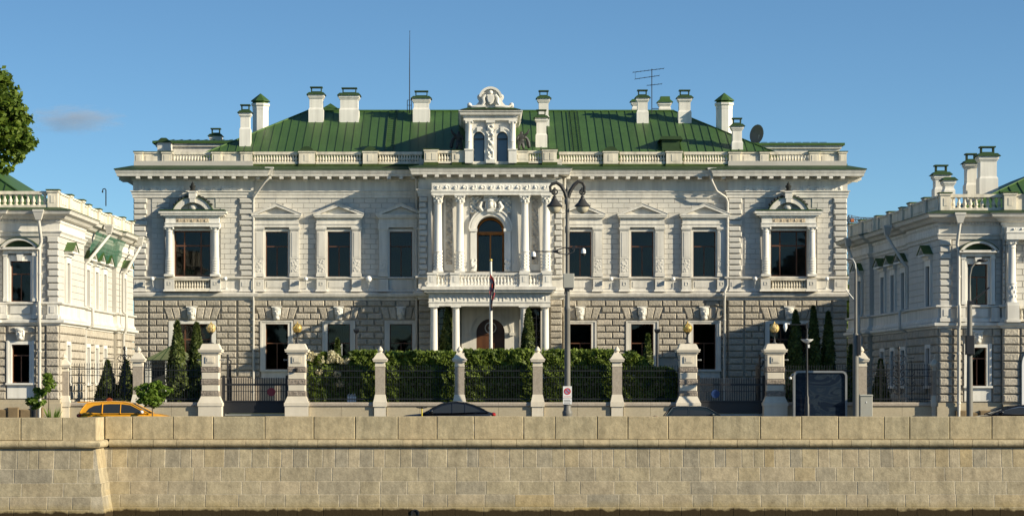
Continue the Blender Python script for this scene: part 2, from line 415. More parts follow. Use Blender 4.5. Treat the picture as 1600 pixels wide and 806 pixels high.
water.node_tree.links.new(_g.outputs['Position'], _w.inputs['Vector']); water.node_tree.links.new(_w.outputs['Fac'], _bp.inputs['Height'])
water.node_tree.links.new(_bp.outputs[0], _b.inputs['Normal'])
sheet('river_water', water, -3000, 3000, 1.5, 113.5, -3.2)
# the bank the photograph is taken from, with its trees (they show in the window panes)
slab('near_bank', SOIL, -3000, 3000, -4000, 1.5, -4.5, .3)
_v, _f = [], []
for i in range(241):
    x_ = -600 + i * 5; h_ = 11 + 3.2 * math.sin(x_ * .071) + 2.3 * math.sin(x_ * .19 + 1) + 1.4 * math.sin(x_ * .53)
    for j in range(7): q_ = j / 6; _v.append((x_, 48 + 5 * math.sin(math.pi * q_) * (1 + .3 * math.sin(x_ * .4)) + 2 * q_, .2 + h_ * q_ * (1 - .06 * math.sin(x_ * 1.3 + j))))
_f = [(i * 7 + j, (i + 1) * 7 + j, (i + 1) * 7 + j + 1, i * 7 + j + 1) for i in range(240) for j in range(6)]
TRM = mat('far_trees', (.035, .05, .018), .9, .5, .25, grain=.4, gscale=1.2)
_m = MB().add(_v, _f); props(_m.build('treeline', TRM, None, WORLD, smooth=60), 'dark row of trees along the bank opposite the mansion', 'trees', kind='stuff')
slab('embankment_pavement', PAVING, -150, 150, 112.7, 115.6, -0.5, 0.25)
slab('road_kerb', KERB, -150, 150, 115.6, 115.8, -0.5, 0.262)
slab('road', ASPHALT, -150, 150, 115.8, 124.2, -0.5, 0.12)
for i in range(34): props(MB().box(-60 + i * 3.6, -58.4 + i * 3.6, -120.05, -119.93, 0.121, 0.126).build('road_marking', PAINT, None, smooth=0), kind='structure')
slab('road_kerb', KERB, -150, 150, 124.2, 124.4, -0.5, 0.262)
slab('pavement', PAVING, -150, 150, 124.4, 127.0, -0.5, 0.25)
slab('courtyard', YARD, -22, 24.5, 127.9, 175, -0.5, 0.85)
for cx in (-10.9, 12.8):                    # drive ramps up to the two gates
    MB().add([(cx - 1.9, -124.45, 0.2), (cx + 1.9, -124.45, 0.2), (cx + 1.9, -127.95, 0.2), (cx - 1.9, -127.95, 0.2), (cx - 1.9, -124.45, 0.256), (cx + 1.9, -124.45, 0.256), (cx + 1.9, -127.95, 0.88), (cx - 1.9, -127.95, 0.88)],
             [(0, 1, 2, 3), (4, 5, 6, 7), (0, 1, 5, 4), (1, 2, 6, 5), (2, 3, 7, 6), (3, 0, 4, 7)]).build('drive', PAVING, None, smooth=0)['kind'] = 'structure'

# ------------------------------------------------------------------ the embankment wall
FE = Frame(0, YP)
STONE = bpy.data.materials.new('embankment_stone'); STONE.use_nodes = True
def embank(m, lo, hi, wet=True):
    t = m.node_tree; L = t.links.new; b = t.nodes['Principled BSDF']; b.inputs['Roughness'].default_value = 0.9; b.inputs['Specular IOR Level'].default_value = 0.2
    oi = t.nodes.new('ShaderNodeObjectInfo'); cr = t.nodes.new('ShaderNodeValToRGB')
    el = cr.color_ramp; el.interpolation = 'LINEAR'
    el.elements[0].position = 0; el.elements[0].color = (*lo[0], 1); el.elements[1].position = 1; el.elements[1].color = (*hi, 1)
    for p, c in lo[1:]: e = el.elements.new(p); e.color = (*c, 1)
    L(oi.outputs['Random'], cr.inputs[0])
    g = t.nodes.new('ShaderNodeNewGeometry')
    n1 = t.nodes.new('ShaderNodeTexNoise'); n1.inputs['Scale'].default_value = 3.2; n1.inputs['Detail'].default_value = 8; n1.inputs['Roughness'].default_value = 0.65
    n2 = t.nodes.new('ShaderNodeTexNoise'); n2.inputs['Scale'].default_value = 22; n2.inputs['Detail'].default_value = 3
    L(g.outputs['Position'], n1.inputs[0]); L(g.outputs['Position'], n2.inputs[0])
    r1 = t.nodes.new('ShaderNodeMapRange'); r1.inputs[1].default_value = .3; r1.inputs[2].default_value = .7; r1.inputs[3].default_value = .74; r1.inputs[4].default_value = 1.18
    r2 = t.nodes.new('ShaderNodeMapRange'); r2.inputs[1].default_value = .3; r2.inputs[2].default_value = .7; r2.inputs[3].default_value = .88; r2.inputs[4].default_value = 1.12
    L(n1.outputs['Fac'], r1.inputs[0]); L(n2.outputs['Fac'], r2.inputs[0])
    mu = t.nodes.new('ShaderNodeMath'); mu.operation = 'MULTIPLY'; L(r1.outputs[0], mu.inputs[0]); L(r2.outputs[0], mu.inputs[1])
    mv = t.nodes.new('ShaderNodeMapping'); mv.inputs['Scale'].default_value = (1.5, 1.5, .14); L(g.outputs['Position'], mv.inputs[0])
    n5 = t.nodes.new('ShaderNodeTexNoise'); n5.inputs['Scale'].default_value = 1.6; n5.inputs['Detail'].default_value = 6; L(mv.outputs[0], n5.inputs[0])
    r5 = t.nodes.new('ShaderNodeMapRange'); r5.inputs[1].default_value = .42; r5.inputs[2].default_value = .68; r5.inputs[3].default_value = 1.03; r5.inputs[4].default_value = .80; L(n5.outputs['Fac'], r5.inputs[0])
    mu2 = t.nodes.new('ShaderNodeMath'); mu2.operation = 'MULTIPLY'; L(mu.outputs[0], mu2.inputs[0]); L(r5.outputs[0], mu2.inputs[1]); mu = mu2
    v = t.nodes.new('ShaderNodeVectorMath'); v.operation = 'SCALE'; L(cr.outputs[0], v.inputs[0]); L(mu.outputs[0], v.inputs['Scale'])
    # algae on the stones by the waterline: a tide mark with a ragged edge
    sx = t.nodes.new('ShaderNodeSeparateXYZ'); L(g.outputs['Position'], sx.inputs[0])
    n3 = t.nodes.new('ShaderNodeTexNoise'); n3.inputs['Scale'].default_value = 2.2; n3.inputs['Detail'].default_value = 6; L(g.outputs['Position'], n3.inputs[0])
    a = t.nodes.new('ShaderNodeMath'); a.operation = 'MULTIPLY_ADD'; L(n3.outputs['Fac'], a.inputs[0]); a.inputs[1].default_value = -0.34; L(sx.outputs[2], a.inputs[2])
    r3 = t.nodes.new('ShaderNodeMapRange'); r3.inputs[1].default_value = -3.19; r3.inputs[2].default_value = -3.10; r3.inputs[3].default_value = 1; r3.inputs[4].default_value = 0; L(a.outputs[0], r3.inputs[0])
    r4 = t.nodes.new('ShaderNodeMapRange'); r4.inputs[1].default_value = -3.12; r4.inputs[2].default_value = -2.75; r4.inputs[3].default_value = 0.55; r4.inputs[4].default_value = 0; L(a.outputs[0], r4.inputs[0])
    m1 = t.nodes.new('ShaderNodeMix'); m1.data_type = 'RGBA'; L(r4.outputs[0], m1.inputs[0]); L(v.outputs[0], m1.inputs[6]); m1.inputs[7].default_value = (.27, .20, .065, 1)
    m2 = t.nodes.new('ShaderNodeMix'); m2.data_type = 'RGBA'; L(r3.outputs[0], m2.inputs[0]); L(m1.outputs[2], m2.inputs[6]); m2.inputs[7].default_value = (.035, .024, .010, 1)
    L(m2.outputs[2], b.inputs['Base Color'])
    n4 = t.nodes.new('ShaderNodeTexNoise'); n4.inputs['Scale'].default_value = 7; n4.inputs['Detail'].default_value = 6; L(g.outputs['Position'], n4.inputs[0])
    bp = t.nodes.new('ShaderNodeBump'); bp.inputs['Strength'].default_value = .5; bp.inputs['Distance'].default_value = .03; L(n4.outputs['Fac'], bp.inputs['Height']); L(bp.outputs[0], b.inputs['Normal'])
embank(STONE, [(.37, .31, .205), (.15, (.415, .35, .24)), (.3, (.34, .295, .21)), (.45, (.315, .28, .21)), (.6, (.41, .35, .235)), (.72, (.35, .30, .205)), (.86, (.385, .33, .22)), (.97, (.40, .325, .20))], (.40, .31, .165))
PSTONE = bpy.data.materials.new('parapet_granite'); PSTONE.use_nodes = True
embank(PSTONE, [(.43, .365, .235), (.5, (.47, .385, .24))], (.41, .355, .235))
MORTAR = bpy.data.materials.new('embankment_mortar'); MORTAR.use_nodes = True
embank(MORTAR, [(.53, .47, .345), (.5, (.54, .48, .36))], (.48, .42, .31))

def embankment():
    root = thing('embankment_wall', (0, YP, -3.4), 'long beige stone river wall with granite parapet blocks and rounded ledge', 'river wall')
    zp, zl0, zl1 = FE.Z(650), FE.Z(686), FE.Z(699)
    dl = 2.5                                 # the west stretch stands 2.5 m nearer the river
    uc = FE.U(163)                           # its return face
    batter = 0.16
    # mortar body, leaning back
    b = MB()
    def lean(u0, u1, d, z0, z1, e0=0.0, e1=0.0):
        k0, k1 = batter * (zl1 - z0), batter * (zl1 - z1)
        b.add([(u0 - e0 * k0, -1.2, z0), (u1 + e1 * k0, -1.2, z0), (u1 + e1 * k0, d + k0, z0), (u0 - e0 * k0, d + k0, z0), (u0 - e0 * k1, -1.2, z1), (u1 + e1 * k1, -1.2, z1), (u1 + e1 * k1, d + k1, z1), (u0 - e0 * k1, d + k1, z1)],
              [(0, 1, 2, 3), (4, 7, 6, 5), (0, 4, 5, 1), (1, 5, 6, 2), (2, 6, 7, 3), (3, 7, 4, 0)])
    lean(uc, 60, -0.005, -4.2, zl1); lean(-60, uc - 0.016, dl - 0.005, -4.2, zl1, 0, 1)
    b.build('wall_core', MORTAR, root, FE, smooth=0)
    # coursed stones
    ys = [699, 729.5, 751, 771.5, 791, 812]
    rr = random.Random(5)
    blocks = {}
    def stone(u0, u1, z0, z1, d, label=None):
        k0, k1 = batter * (zl1 - z0), batter * (zl1 - z1); j = rr.uniform(0, .008); c = .008
        m = MB().add([(u0, -.2, z0), (u1, -.2, z0), (u1, -.2, z1), (u0, -.2, z1), (u0, d + k0 - c, z0), (u1, d + k0 - c, z0), (u1, d + k1 - c, z1), (u0, d + k1 - c, z1),
                      (u0 + c, d + k0 + j, z0 + c), (u1 - c, d + k0 + j, z0 + c), (u1 - c, d + k1 + j, z1 - c), (u0 + c, d + k1 + j, z1 - c)],
                     [(0, 1, 5, 4), (1, 2, 6, 5), (2, 3, 7, 6), (3, 0, 4, 7), (4, 5, 9, 8), (5, 6, 10, 9), (6, 7, 11, 10), (7, 4, 8, 11), (8, 9, 10, 11)])
        m.build('stone', STONE, root, FE, smooth=0, recalc=False)
    rows = [(15, 26), (25, 62), (28, 66), (26, 62), (28, 52)]
    for side in (0, 1):
        for k in range(5):
            z1, z0 = FE.Z(ys[k]), FE.Z(ys[k + 1]); d = dl if side == 0 else 0.0
            lim = uc - 0.02 + (batter * (zl1 - z0) if side == 0 else 0)
            x = -70.0 if side == 0 else 130.0
            xe = 176 if side == 0 else 1690
            first = True
            while x < xe:
                w = rr.uniform(*rows[k]) if rr.random() < .8 else rr.uniform(*rows[k]) * 1.25
                a, e = FE.U(x) + .02, FE.U(min(x + w, xe)) - .02
                if side == 0:
                    a, e = a * (YP - dl) / YP, e * (YP - dl) / YP
                    if a < uc - 0.3:
                        stone(a, min(e, lim), z0 + .012, z1 - .012, d)
                else:
                    a2 = max(a, uc + .15)
                    if e > a2 + .1: stone(a2, e, z0 + .012, z1 - .012, d)
                x += w
    # return face stones between the two stretches (sunlit)
    for k in range(5):
        z1, z0 = FE.Z(ys[k]), FE.Z(ys[k + 1]); k0, k1 = batter * (zl1 - z0), batter * (zl1 - z1)
        for a, e in (((0.02, 1.18), (1.22, dl - .03)) if k % 2 else ((0.02, 1.6), (1.64, dl - .03))):
            g = e > 2
            MB().add([(uc - .2, a, z0 + .012), (uc - .2, e, z0 + .012), (uc - .2, e, z1 - .012), (uc - .2, a, z1 - .012),
                      (uc + k0 - .01, a, z0 + .012), (uc + k0 - .01, e + (k0 if g else 0), z0 + .012), (uc + k1 - .01, e + (k1 if g else 0), z1 - .012), (uc + k1 - .01, a, z1 - .012)],
                     [(0, 1, 5, 4), (1, 2, 6, 5), (2, 3, 7, 6), (3, 0, 4, 7), (4, 5, 6, 7)]).build('stone', STONE, root, FE, smooth=0)
    # rounded ledge in lengths
    prof = [(-.3, zl0)] + [(0.02 + .20 * math.cos(a), (zl0 + zl1 + .02) / 2 + .17 * math.sin(a)) for a in [R(80 - 20 * i) for i in range(9)]] + [(-.3, zl1 + .01)]
    x = 171
    while x < 1690:
        w = rr.uniform(28, 44); a, e = FE.U(x) + .008, FE.U(x + w) - .008
        MB().sweep([(max(a, uc + .22), 0), (e, 0)], prof).build('ledge_stone', PSTONE, root, FE, smooth=50)
        x += w
    x = -60
    while x < 150:
        w = rr.uniform(34, 46); k = (YP - dl) / YP; a, e = FE.U(x) * k + .008, FE.U(min(x + w, 152)) * k - .008
        if e > uc - .6: break
        MB().sweep([(a, dl), (e, dl)], prof).build('ledge_stone', PSTONE, root, FE, smooth=50); x += w
    MB().sweep([(FE.U(x) * (YP - dl) / YP + .008, dl), (uc, dl), (uc, 0.0)], prof).build('ledge_stone', PSTONE, root, FE, smooth=50)
    # parapet blocks
    edges = [163.6, 206.5, 270, 333, 413.5, 490, 555, 621.5, 682.5, 740.5, 818, 867, 933, 981, 1044, 1114, 1188, 1252.5, 1310, 1381.5, 1421.5, 1484, 1550, 1612, 1690]
    for a, e in zip(edges, edges[1:]):
        MB().pillow(FE.U(a) + .012, FE.U(e) - .012, -.62, -.05 + rr.uniform(0, .012), zl0 + .002, zp + rr.uniform(-.012, .006), .025).build('parapet_block', PSTONE, root, FE, smooth=0)
    le = [-60, -20, 32, 97]; k = (YP - dl) / YP
    for a, e in zip(le, le[1:]):
        MB().pillow(FE.U(a) * k + .012, FE.U(e) * k - .012, dl - .62, dl - .05 + rr.uniform(0, .012), zl0 + .002, zp - .03, .025).build('parapet_block', PSTONE, root, FE, smooth=0)
    b = MB().box(FE.U(97) * k + .012, uc - .02, dl - .62, dl - .045, zl0 + .002, zp - .03); b.box(uc - .62, uc - .021, -.62, dl - .622, zl0 + .002, zp - .03)
    b.build('parapet_block', PSTONE, root, FE, smooth=0)
    # capping of the core behind the ledge and an outfall pipe
    MB().box(-60, uc - .63, -1.2, dl - .65, zl1 + .02, .24).build('backfill', PAVING, root, FE, smooth=0)
    o = FE.U(649); zo = FE.Z(801); b = MB()
    b.ring(o, zo, .13, .19, 0, 2 * math.pi, 20, .3, batter * (zl1 - zo) + .05)
    b.build('outfall_pipe', IRON, root, FE)
    MB().add([(o + .13 * math.cos(a), batter * (zl1 - zo) + .01, zo + .13 * math.sin(a)) for a in [R(18 * i) for i in range(20)]], [tuple(range(20))]).build('outfall_bore', BLACK, root, FE, smooth=0)
embankment()

# ------------------------------------------------------------------ the mansion
FM = Frame(0, 160.0); U, Z = FM.U, FM.Z
CX = 766.5
mansion = thing('mansion', (U(CX), 160, 0.85), 'long white two-storey mansion with green metal roof, pillared porch and arched centre window', 'mansion')
def mpx(px): return 2 * CX - px
PAV, RIS = 0.25, 1.50                         # how far the end bays and the centre bay stand out
plan = [(209, PAV), (395, PAV), (395, 0), (655, 0), (655, RIS), (878, RIS), (878, 0), (1138, 0), (1138, PAV), (1323, PAV)]
PATH = [(U(209, PAV), -9.0)] + [(U(p, d), d) for p, d in plan] + [(U(1323, PAV), -9.0)]
PATHC = [(u + (.48 if abs(u - U(655, RIS)) < .01 else -.48 if abs(u - U(878, RIS)) < .01 else 0), d_) for u, d_ in PATH]
PATHC = [((PATHC[i + 1][0] if abs(d_) < .01 and abs(u - U(655)) < .01 else PATHC[i - 1][0] if abs(d_) < .01 and abs(u - U(878)) < .01 else u), d_) for i, (u, d_) in enumerate(PATHC)]
UPW = [529.5 - 97, 529.5, 529.5 + 97]; UPW = UPW + [mpx(p) for p in UPW]
PVW = [300.5, mpx(300.5)]

def zones():
    return [(209, 395, PAV), (395, 655, 0.0), (655, 878, RIS), (878, 1138, 0.0), (1138, 1323, PAV)]

# walls with real openings
hol_up = [(U(c - 17.5), U(c + 17.5), Z(433), Z(362)) for c in UPW]
hol_lo = [(U(c - 17.5), U(c + 17.5), Z(577), Z(505)) for c in UPW]
hol_pu = [(U(c - 28.5, PAV), U(c + 28.5, PAV), Z(432), Z(361)) for c in PVW]
hol_pl = [(U(c - 30, PAV), U(c + 30, PAV), Z(577), Z(505)) for c in PVW]
ARC, ARR = Z(361), 21.5 * .04                 # centre arch: springing and radius
hol_c = [(U(CX - 21.5, RIS), U(CX + 21.5, RIS), Z(426), Z(339)), (U(CX - 22, RIS), U(CX + 22, RIS), 0.85, Z(497))]
b = MB(); ZT, ZS, ZB = Z(252), Z(462), 0.5
for x0, x1, d in zones():
    hs = hol_pu + hol_pl if d == PAV else (hol_c if d == RIS else hol_up + hol_lo)
    u0, u1 = U(x0, d), U(x1, d)
    if d == 0: u0 += .002; u1 -= .002
    wall_with_holes(b, u0, u1, ZS, ZT, -.40, d - .035, hs, 0)
    wall_with_holes(b, u0, u1, ZB, ZS, -.40, d - .045, hs, 1)
for s in (0, 1):
    ue = U(209, PAV) if s == 0 else U(1323, PAV); q = .45 if s == 0 else -.45
    b.box(min(ue, ue + q), max(ue, ue + q), -10, -.401, ZS, ZT, 0); b.box(min(ue, ue + q), max(ue, ue + q), -10, -.401, ZB, ZS, 1)
b.box(U(209) + .5, U(1323) - .5, -10.2, -9.9, ZB, ZT, 0)
b.build('wall', [JOINT, RUSTJ], mansion, FM, smooth=0)
b = MB(); b.box(U(212), U(1320), -2.2, -2.1, 1.0, ZT - .1); b.box(U(212), U(1320), -2.2, -.45, Z(470), Z(466)); b.box(U(212), U(1320), -2.1, -.45, ZT - .3, ZT - .2)
for p in (250, 350, 395, 480, 578, 655, 715, 818, 878, 955, 1053, 1138, 1183, 1283): b.box(U(p) - .06, U(p) + .06, -2.1, -.41, 1.0, ZT - .3)
b.build('dark_interior', DARKROOM, mansion, FM, smooth=0)

# ashlar and rusticated stones
ash_me = block_mesh('ashlar_block', WALL, .012, .7, .318, .06)
rus_me = block_mesh('rusticated_stone', RUST, .05, .9, .33, .16)
quo_me = block_mesh('quoin', WALL, .05, .75, .3, .2)
ash, rus = [], []
PX = .04
for x0, x1, d in zones():
    f = (160 - d) / 160; u0, u1 = U(x0, d), U(x1, d)
    cuts = []
    if d == PAV:
        lo, hi = x0, x1; c = PVW[0] if x0 < 700 else PVW[1]
        u0, u1 = U(x0 + 28, d), U(x1 - 25 if x0 < 700 else x1 - 22, d)
        if x0 > 700: u0 = U(x0 + 25, d)
        cuts = [(U(c - 44, d), U(c + 44, d), Z(436), Z(327)), (U(c - 36, d), U(c + 36, d), Z(330), Z(313))]
        ash += [(a, e, z0, z1, d) for a, e, z0, z1 in lay(u0, u1, Z(432), Z(309.5), 7.95 * PX, 17.5 * PX, .02, .02, cuts)]
    elif d == 0:
        for c in [c for c in UPW if x0 < c < x1]:
            cuts += [(U(c - 34.5), U(c + 34.5), Z(436), Z(335)), (U(c - 24), U(c + 24), Z(336), Z(327)), (U(c - 10), U(c + 10), Z(336), Z(320))]
        if x0 < 700: u1 -= .02
        else: u0 += .02
        ash += [(a, e, z0, z1, d) for a, e, z0, z1 in lay(u0, u1, Z(432), Z(309.5), 7.95 * PX, 17.5 * PX, .02, .02, cuts)]
ash.sort(key=lambda r: -(r[1] - r[0]) * (r[3] - r[2]))
joined = MB()
for i, (a, e, z0, z1, d) in enumerate(ash):
    if i < 300:
        j = rnd.uniform(-.003, .003)
        inst('ashlar_block', ash_me, mansion, FM.M @ Matrix.Translation(((a + e) / 2, -(d - .03 + j), (z0 + z1) / 2)) @ Matrix.Diagonal((e - a, .06, z1 - z0, 1)))
    else: joined.pillow(a, e, d - .06, d, z0, z1, .012)
if joined.v: joined.build('ashlar_infill', WALL, mansion, FM, smooth=0, kind='stuff')

# ground-floor rustication with flat-arch stones over the windows
ytop, pitch = 469.0, 10.0
for x0, x1, d in zones():
    u0, u1 = U(x0, d), U(x1, d); cuts = []
    cs = [c for c in UPW + PVW if x0 < c < x1]
    for c in cs:
        hw = 25.5 if d == 0 else 38; a = 26 if d == 0 else 38
        cuts.append((U(c - hw, d), U(c + hw, d), Z(650), Z(500)))
        cuts += [(U(c - a - 3, d), U(c + a + 3, d), Z(499), Z(489.5)), (U(c - a - 8, d), U(c + a + 8, d), Z(489), Z(479.5))]
        n = 2 if d == 0 else 3
        eb = [6 + (a - 6) * i / n for i in range(n + 1)]; et = [8 + (a + 7 - 8) * i / n for i in range(n + 1)]
        for s in (-1, 1):
            for i in range(n):
                q = [(U(c + s * eb[i], d), Z(499.3)), (U(c + s * eb[i + 1], d), Z(499.3)), (U(c + s * et[i + 1], d), Z(479.4)), (U(c + s * et[i], d), Z(479.4))]
                ctr = (sum(p[0] for p in q) / 4, sum(p[1] for p in q) / 4)
                sh = lambda p, k: (ctr[0] + (p[0] - ctr[0]) * k, ctr[1] + (p[1] - ctr[1]) * k)
                o1 = [sh(p, .92) for p in q]; o2 = [sh(p, .72) for p in q]; m = MB()
                m.add([(p[0], d - .05, p[1]) for p in o1] + [(p[0], d + .05, p[1]) for p in o1] + [(p[0], d + .10, p[1]) for p in o2],
                      [(0, 1, 5, 4), (1, 2, 6, 5), (2, 3, 7, 6), (3, 0, 4, 7), (4, 5, 9, 8), (5, 6, 10, 9), (6, 7, 11, 10), (7, 4, 8, 11), (8, 9, 10, 11)])
                m.build('voussoir', RUST, mansion, FM, smooth=0)
    if d == PAV:                              # end bays: stacked corner strips, then coursed stone between
        L0, L1, R0, R1 = (x0, x0 + 22, x1 - 23, x1) if x0 < 700 else (x0, x0 + 23, x1 - 22, x1)
        for k in range(12):
            zt, zb = Z(ytop + k * pitch) - .03, Z(ytop + (k + 1) * pitch) + .03
            rus.append((U(L0, d) + .01, U(L1, d), zb, zt, d)); rus.append((U(R0, d), U(R1, d) - .01, zb, zt, d))
        u0, u1 = U(L1, d) + .07, U(R0, d) - .07
    elif d == RIS:
        for k in range(8):
            zt, zb = Z(ytop + k * pitch) - .03, Z(ytop + (k + 1) * pitch) + .03
            for a, e in ((655, 673), (860, 878)): rus.append((U(a, d) + .01, U(e, d) - .01, zb, zt, d))
        continue
    yb = 590 if d == PAV or True else 550
    for a, e, z0, z1 in lay(u0 + .02, u1 - .02, Z(590), Z(ytop), pitch * PX, 22.3 * PX, .06, .06, cuts):
        hidden = 470 < 740 + a * 25 < 1065 and z1 < Z(557)
        if not hidden: rus.append((a, e, z0, z1, d))
rus.sort(key=lambda r: -(r[1] - r[0]) * (r[3] - r[2]))
joined = MB()
for i, (a, e, z0, z1, d) in enumerate(rus):
    if i < 300:
        inst('rusticated_stone', rus_me, mansion, FM.M @ Matrix.Translation(((a + e) / 2, -(d + .02), (z0 + z1) / 2)) @ Matrix.Diagonal((e - a, .16, z1 - z0, 1)))
    else: joined.pillow(a, e, d - .06, d + .10, z0, z1, min(.05, (e - a) / 3))
if joined.v: joined.build('rusticated_infill', RUST, mansion, FM, smooth=0, kind='stuff')
# upper quoins
for k in range(14):
    zt, zb = Z(310 + k * 8.7) - .025, Z(310 + (k + 1) * 8.7) + .025
    for a, e, d in ((209, 230, PAV), (374, 395, PAV), (1138, 1159, PAV), (1302, 1323, PAV), (655, 668, RIS), (866, 878, RIS)):
        w = (k % 2) * 2.5
        if a in (209, 655, 1138): e -= w
        else: a += w
        inst('quoin', quo_me, mansion, FM.M @ Matrix.Translation(((U(a, d) + U(e, d)) / 2, -(d + .05), (zt + zb) / 2)) @ Matrix.Diagonal((U(e, d) - U(a, d), .2, zt - zb, 1)))

# horizontal mouldings, each one run right round the front
def H(y, d): return Z(y, d)
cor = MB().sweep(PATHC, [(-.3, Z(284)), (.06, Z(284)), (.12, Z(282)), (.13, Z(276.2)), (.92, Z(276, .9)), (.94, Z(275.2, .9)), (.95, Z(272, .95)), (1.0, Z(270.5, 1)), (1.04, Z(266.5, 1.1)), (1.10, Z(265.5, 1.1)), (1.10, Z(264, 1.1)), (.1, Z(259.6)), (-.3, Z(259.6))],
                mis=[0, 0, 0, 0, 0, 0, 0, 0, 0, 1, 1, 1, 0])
cornice = cor.build('cornice', [TRIM, DGREEN], mansion, FM, smooth=30)
mod_me = MB().box(-.12, .12, 0, .80, -.075, .13).mesh('modillion', TRIM, smooth=0)
for (x0, d0), (x1, d1) in zip(plan, plan[1:]):
    if d0 != d1: continue
    n = round((x1 - x0) / 18.3)
    for i in range(n):
        p = x0 + (x1 - x0) * (i + .5) / n
        inst('modillion', mod_me, cornice, FM.M @ Matrix.Translation((U(p, d0), -(d0 + .12), Z(279.5))))
for s in (0, 1):
    ue, a = (U(209, PAV), 90) if s == 0 else (U(1323, PAV), -90)
    for i in range(3):
        inst('modillion', mod_me, cornice, FM.M @ Matrix.Translation((ue + (-.17 if s == 0 else .17), .2 + i * .75, Z(279.5))) @ Matrix.Rotation(R(-a), 4, 'Z'))
MB().sweep(PATH, [(-.1, Z(309.5)), (.07, Z(309.5)), (.08, Z(305)), (.12, Z(304.6)), (.13, Z(301)), (.20, Z(300)), (.20, Z(298.6)), (.04, Z(298)), (.04, Z(283)), (-.1, Z(283))]).build('architrave', TRIM, mansion, FM, smooth=30)
MB().sweep(PATH, [(-.05, Z(469)), (.10, Z(469)), (.10, Z(465.5)), (.30, Z(464)), (.36, Z(461)), (.36, Z(458.5)), (.22, Z(457)), (-.05, Z(455.6))]).build('string_course', TRIM, mansion, FM, smooth=30)
MB().sweep(PATH, [(-.05, Z(436.6)), (.12, Z(436.6)), (.22, Z(435.4)), (.24, Z(433.4)), (.14, Z(432.4)), (-.05, Z(432.4))]).build('sill_course', TRIM, mansion, FM, smooth=30)
MB().sweep(PATH, [(-.05, Z(456)), (.16, Z(456)), (.16, Z(454)), (.05, Z(451)), (.05, Z(436.4)), (-.05, Z(436.4))]).build('pedestal_course', TRIM, mansion, FM, smooth=0)
MB().sweep(PATH, [(-.05, .6), (.16, .6), (.16, Z(591.5)), (.05, Z(590)), (-.05, Z(590))]).build('base_course', GRANITE, mansion, FM, smooth=0)  # granite grey puts the shade along the base into its colour
# relief friezes of the end bays
for x0, x1 in ((217, 288), (304, 373), (1160, 1229), (1245, 1316)):
    MB().relief(U(x0, PAV), U(x1, PAV), Z(299, PAV), Z(290.5, PAV), PAV + .05, .12, scrolls(.5), .045).build('frieze_relief', BRIGHT, mansion, FM, smooth=60)

# pedestals of the blind balustrade course
def pedestal(c, w, d, y0=436.6, y1=455.8, boss=True, nm='pedestal'):
    m = MB().frustum(U(c - w, d), U(c + w, d), -.02, d, Z(452.5), Z(y0), .0, 0)
    m.frustum(U(c - w - 2.2, d), U(c + w + 2.2, d), -.02, d + .07, Z(y1), Z(452.6), .05, .05)
    if boss:
        m.ring(U(c, d), Z(443.5), .10, .15, R(45), R(405), 4, d, d + .025)
    return m.build(nm, TRIM, mansion, FM, smooth=0)
for c in UPW:
    for s in (-1, 1): pedestal(c + s * 27.5, 7.2, .34)
    MB().box(U(c - 18), U(c + 18), 0, .10, Z(452), Z(437)).box(U(c - 15), U(c + 15), .10, .13, Z(449), Z(440)).build('sill_panel', TRIM, mansion, FM, smooth=0)
for c in PVW:
    for s in (-1, 1): pedestal(c + s * 36, 7.5, .80)
for c in (218, 384, 1149, 1313): 
    m = MB().box(U(c - 9, .45), U(c + 9, .45), 0, .45, Z(453), Z(437)); m.frustum(U(c - 11, .5), U(c + 11, .5), 0, .52, Z(455.8), Z(453), .06, .05)
    m.box(U(c - 6, .45), U(c + 6, .45), .45, .475, Z(448), Z(441)); m.build('pedestal', TRIM, mansion, FM, smooth=0)

# windows
def panes(win, F, u0, u1, z0, z1, d, split_u, split_z, fw=.05, arch=None, m=BROWN, glass=GLASS):
    """frame bars are added to win (an MB); returns pane rectangles"""
    win.box(u0, u0 + fw, d - .08, d, z0, z1); win.box(u1 - fw, u1, d - .08, d, z0, z1)
    win.box(u0 + fw, u1 - fw, d - .08, d, z0, z0 + fw)
    if not arch: win.box(u0 + fw, u1 - fw, d - .08, d, z1 - fw, z1)
    zs = [z0 + fw] + [z for z in split_z] + [z1 - (0 if arch else fw)]
    for z in split_z: win.box(u0 + fw, u1 - fw, d - .08, d + .01, z - fw * .6, z + fw * .6)
    out_ = []
    for k in range(len(zs) - 1):
        us = [u0 + fw] + (split_u(k) if callable(split_u) else split_u) + [u1 - fw]
        a, e = zs[k] + (fw * .6 if k else 0), zs[k + 1] - (fw * .6 if k < len(zs) - 2 else 0)
        for x in us[1:-1]: win.box(x - fw * .5, x + fw * .5, d - .08, d + .005, a, e)
        for i in range(len(us) - 1):
            out_.append((us[i] + (fw * .5 if i else 0), us[i + 1] - (fw * .5 if i < len(us) - 2 else 0), a, e))
    return out_
def add_panes(w, F, ps, d, glass=GLASS):
    for a, e, z0, z1 in ps: MB().box(a, e, d - .05, d - .04, z0, z1).build('pane', glass, w, F, smooth=0)
def curtains(w, F, u0, u1, z0, z1, d, spread=.62):
    uc = (u0 + u1) / 2; h = z1 - z0
    for s in (-1, 1):
        m = MB(); n = 9; vs = []
        edge = u0 if s < 0 else u1
        for j in range(7):
            t = j / 6; wd = (uc - u0) * (.97 - spread * t ** .8)
            for i in range(n):
                a = i / (n - 1); vs.append((edge - s * wd * a, d + .05 * math.sin(a * 19 + t), z1 - h * t))
        m.add(vs, [(j * n + i, j * n + i + 1, (j + 1) * n + i + 1, (j + 1) * n + i) for j in range(6) for i in range(n - 1)])
        m.build('curtain', CURTAIN, w, F, smooth=60)
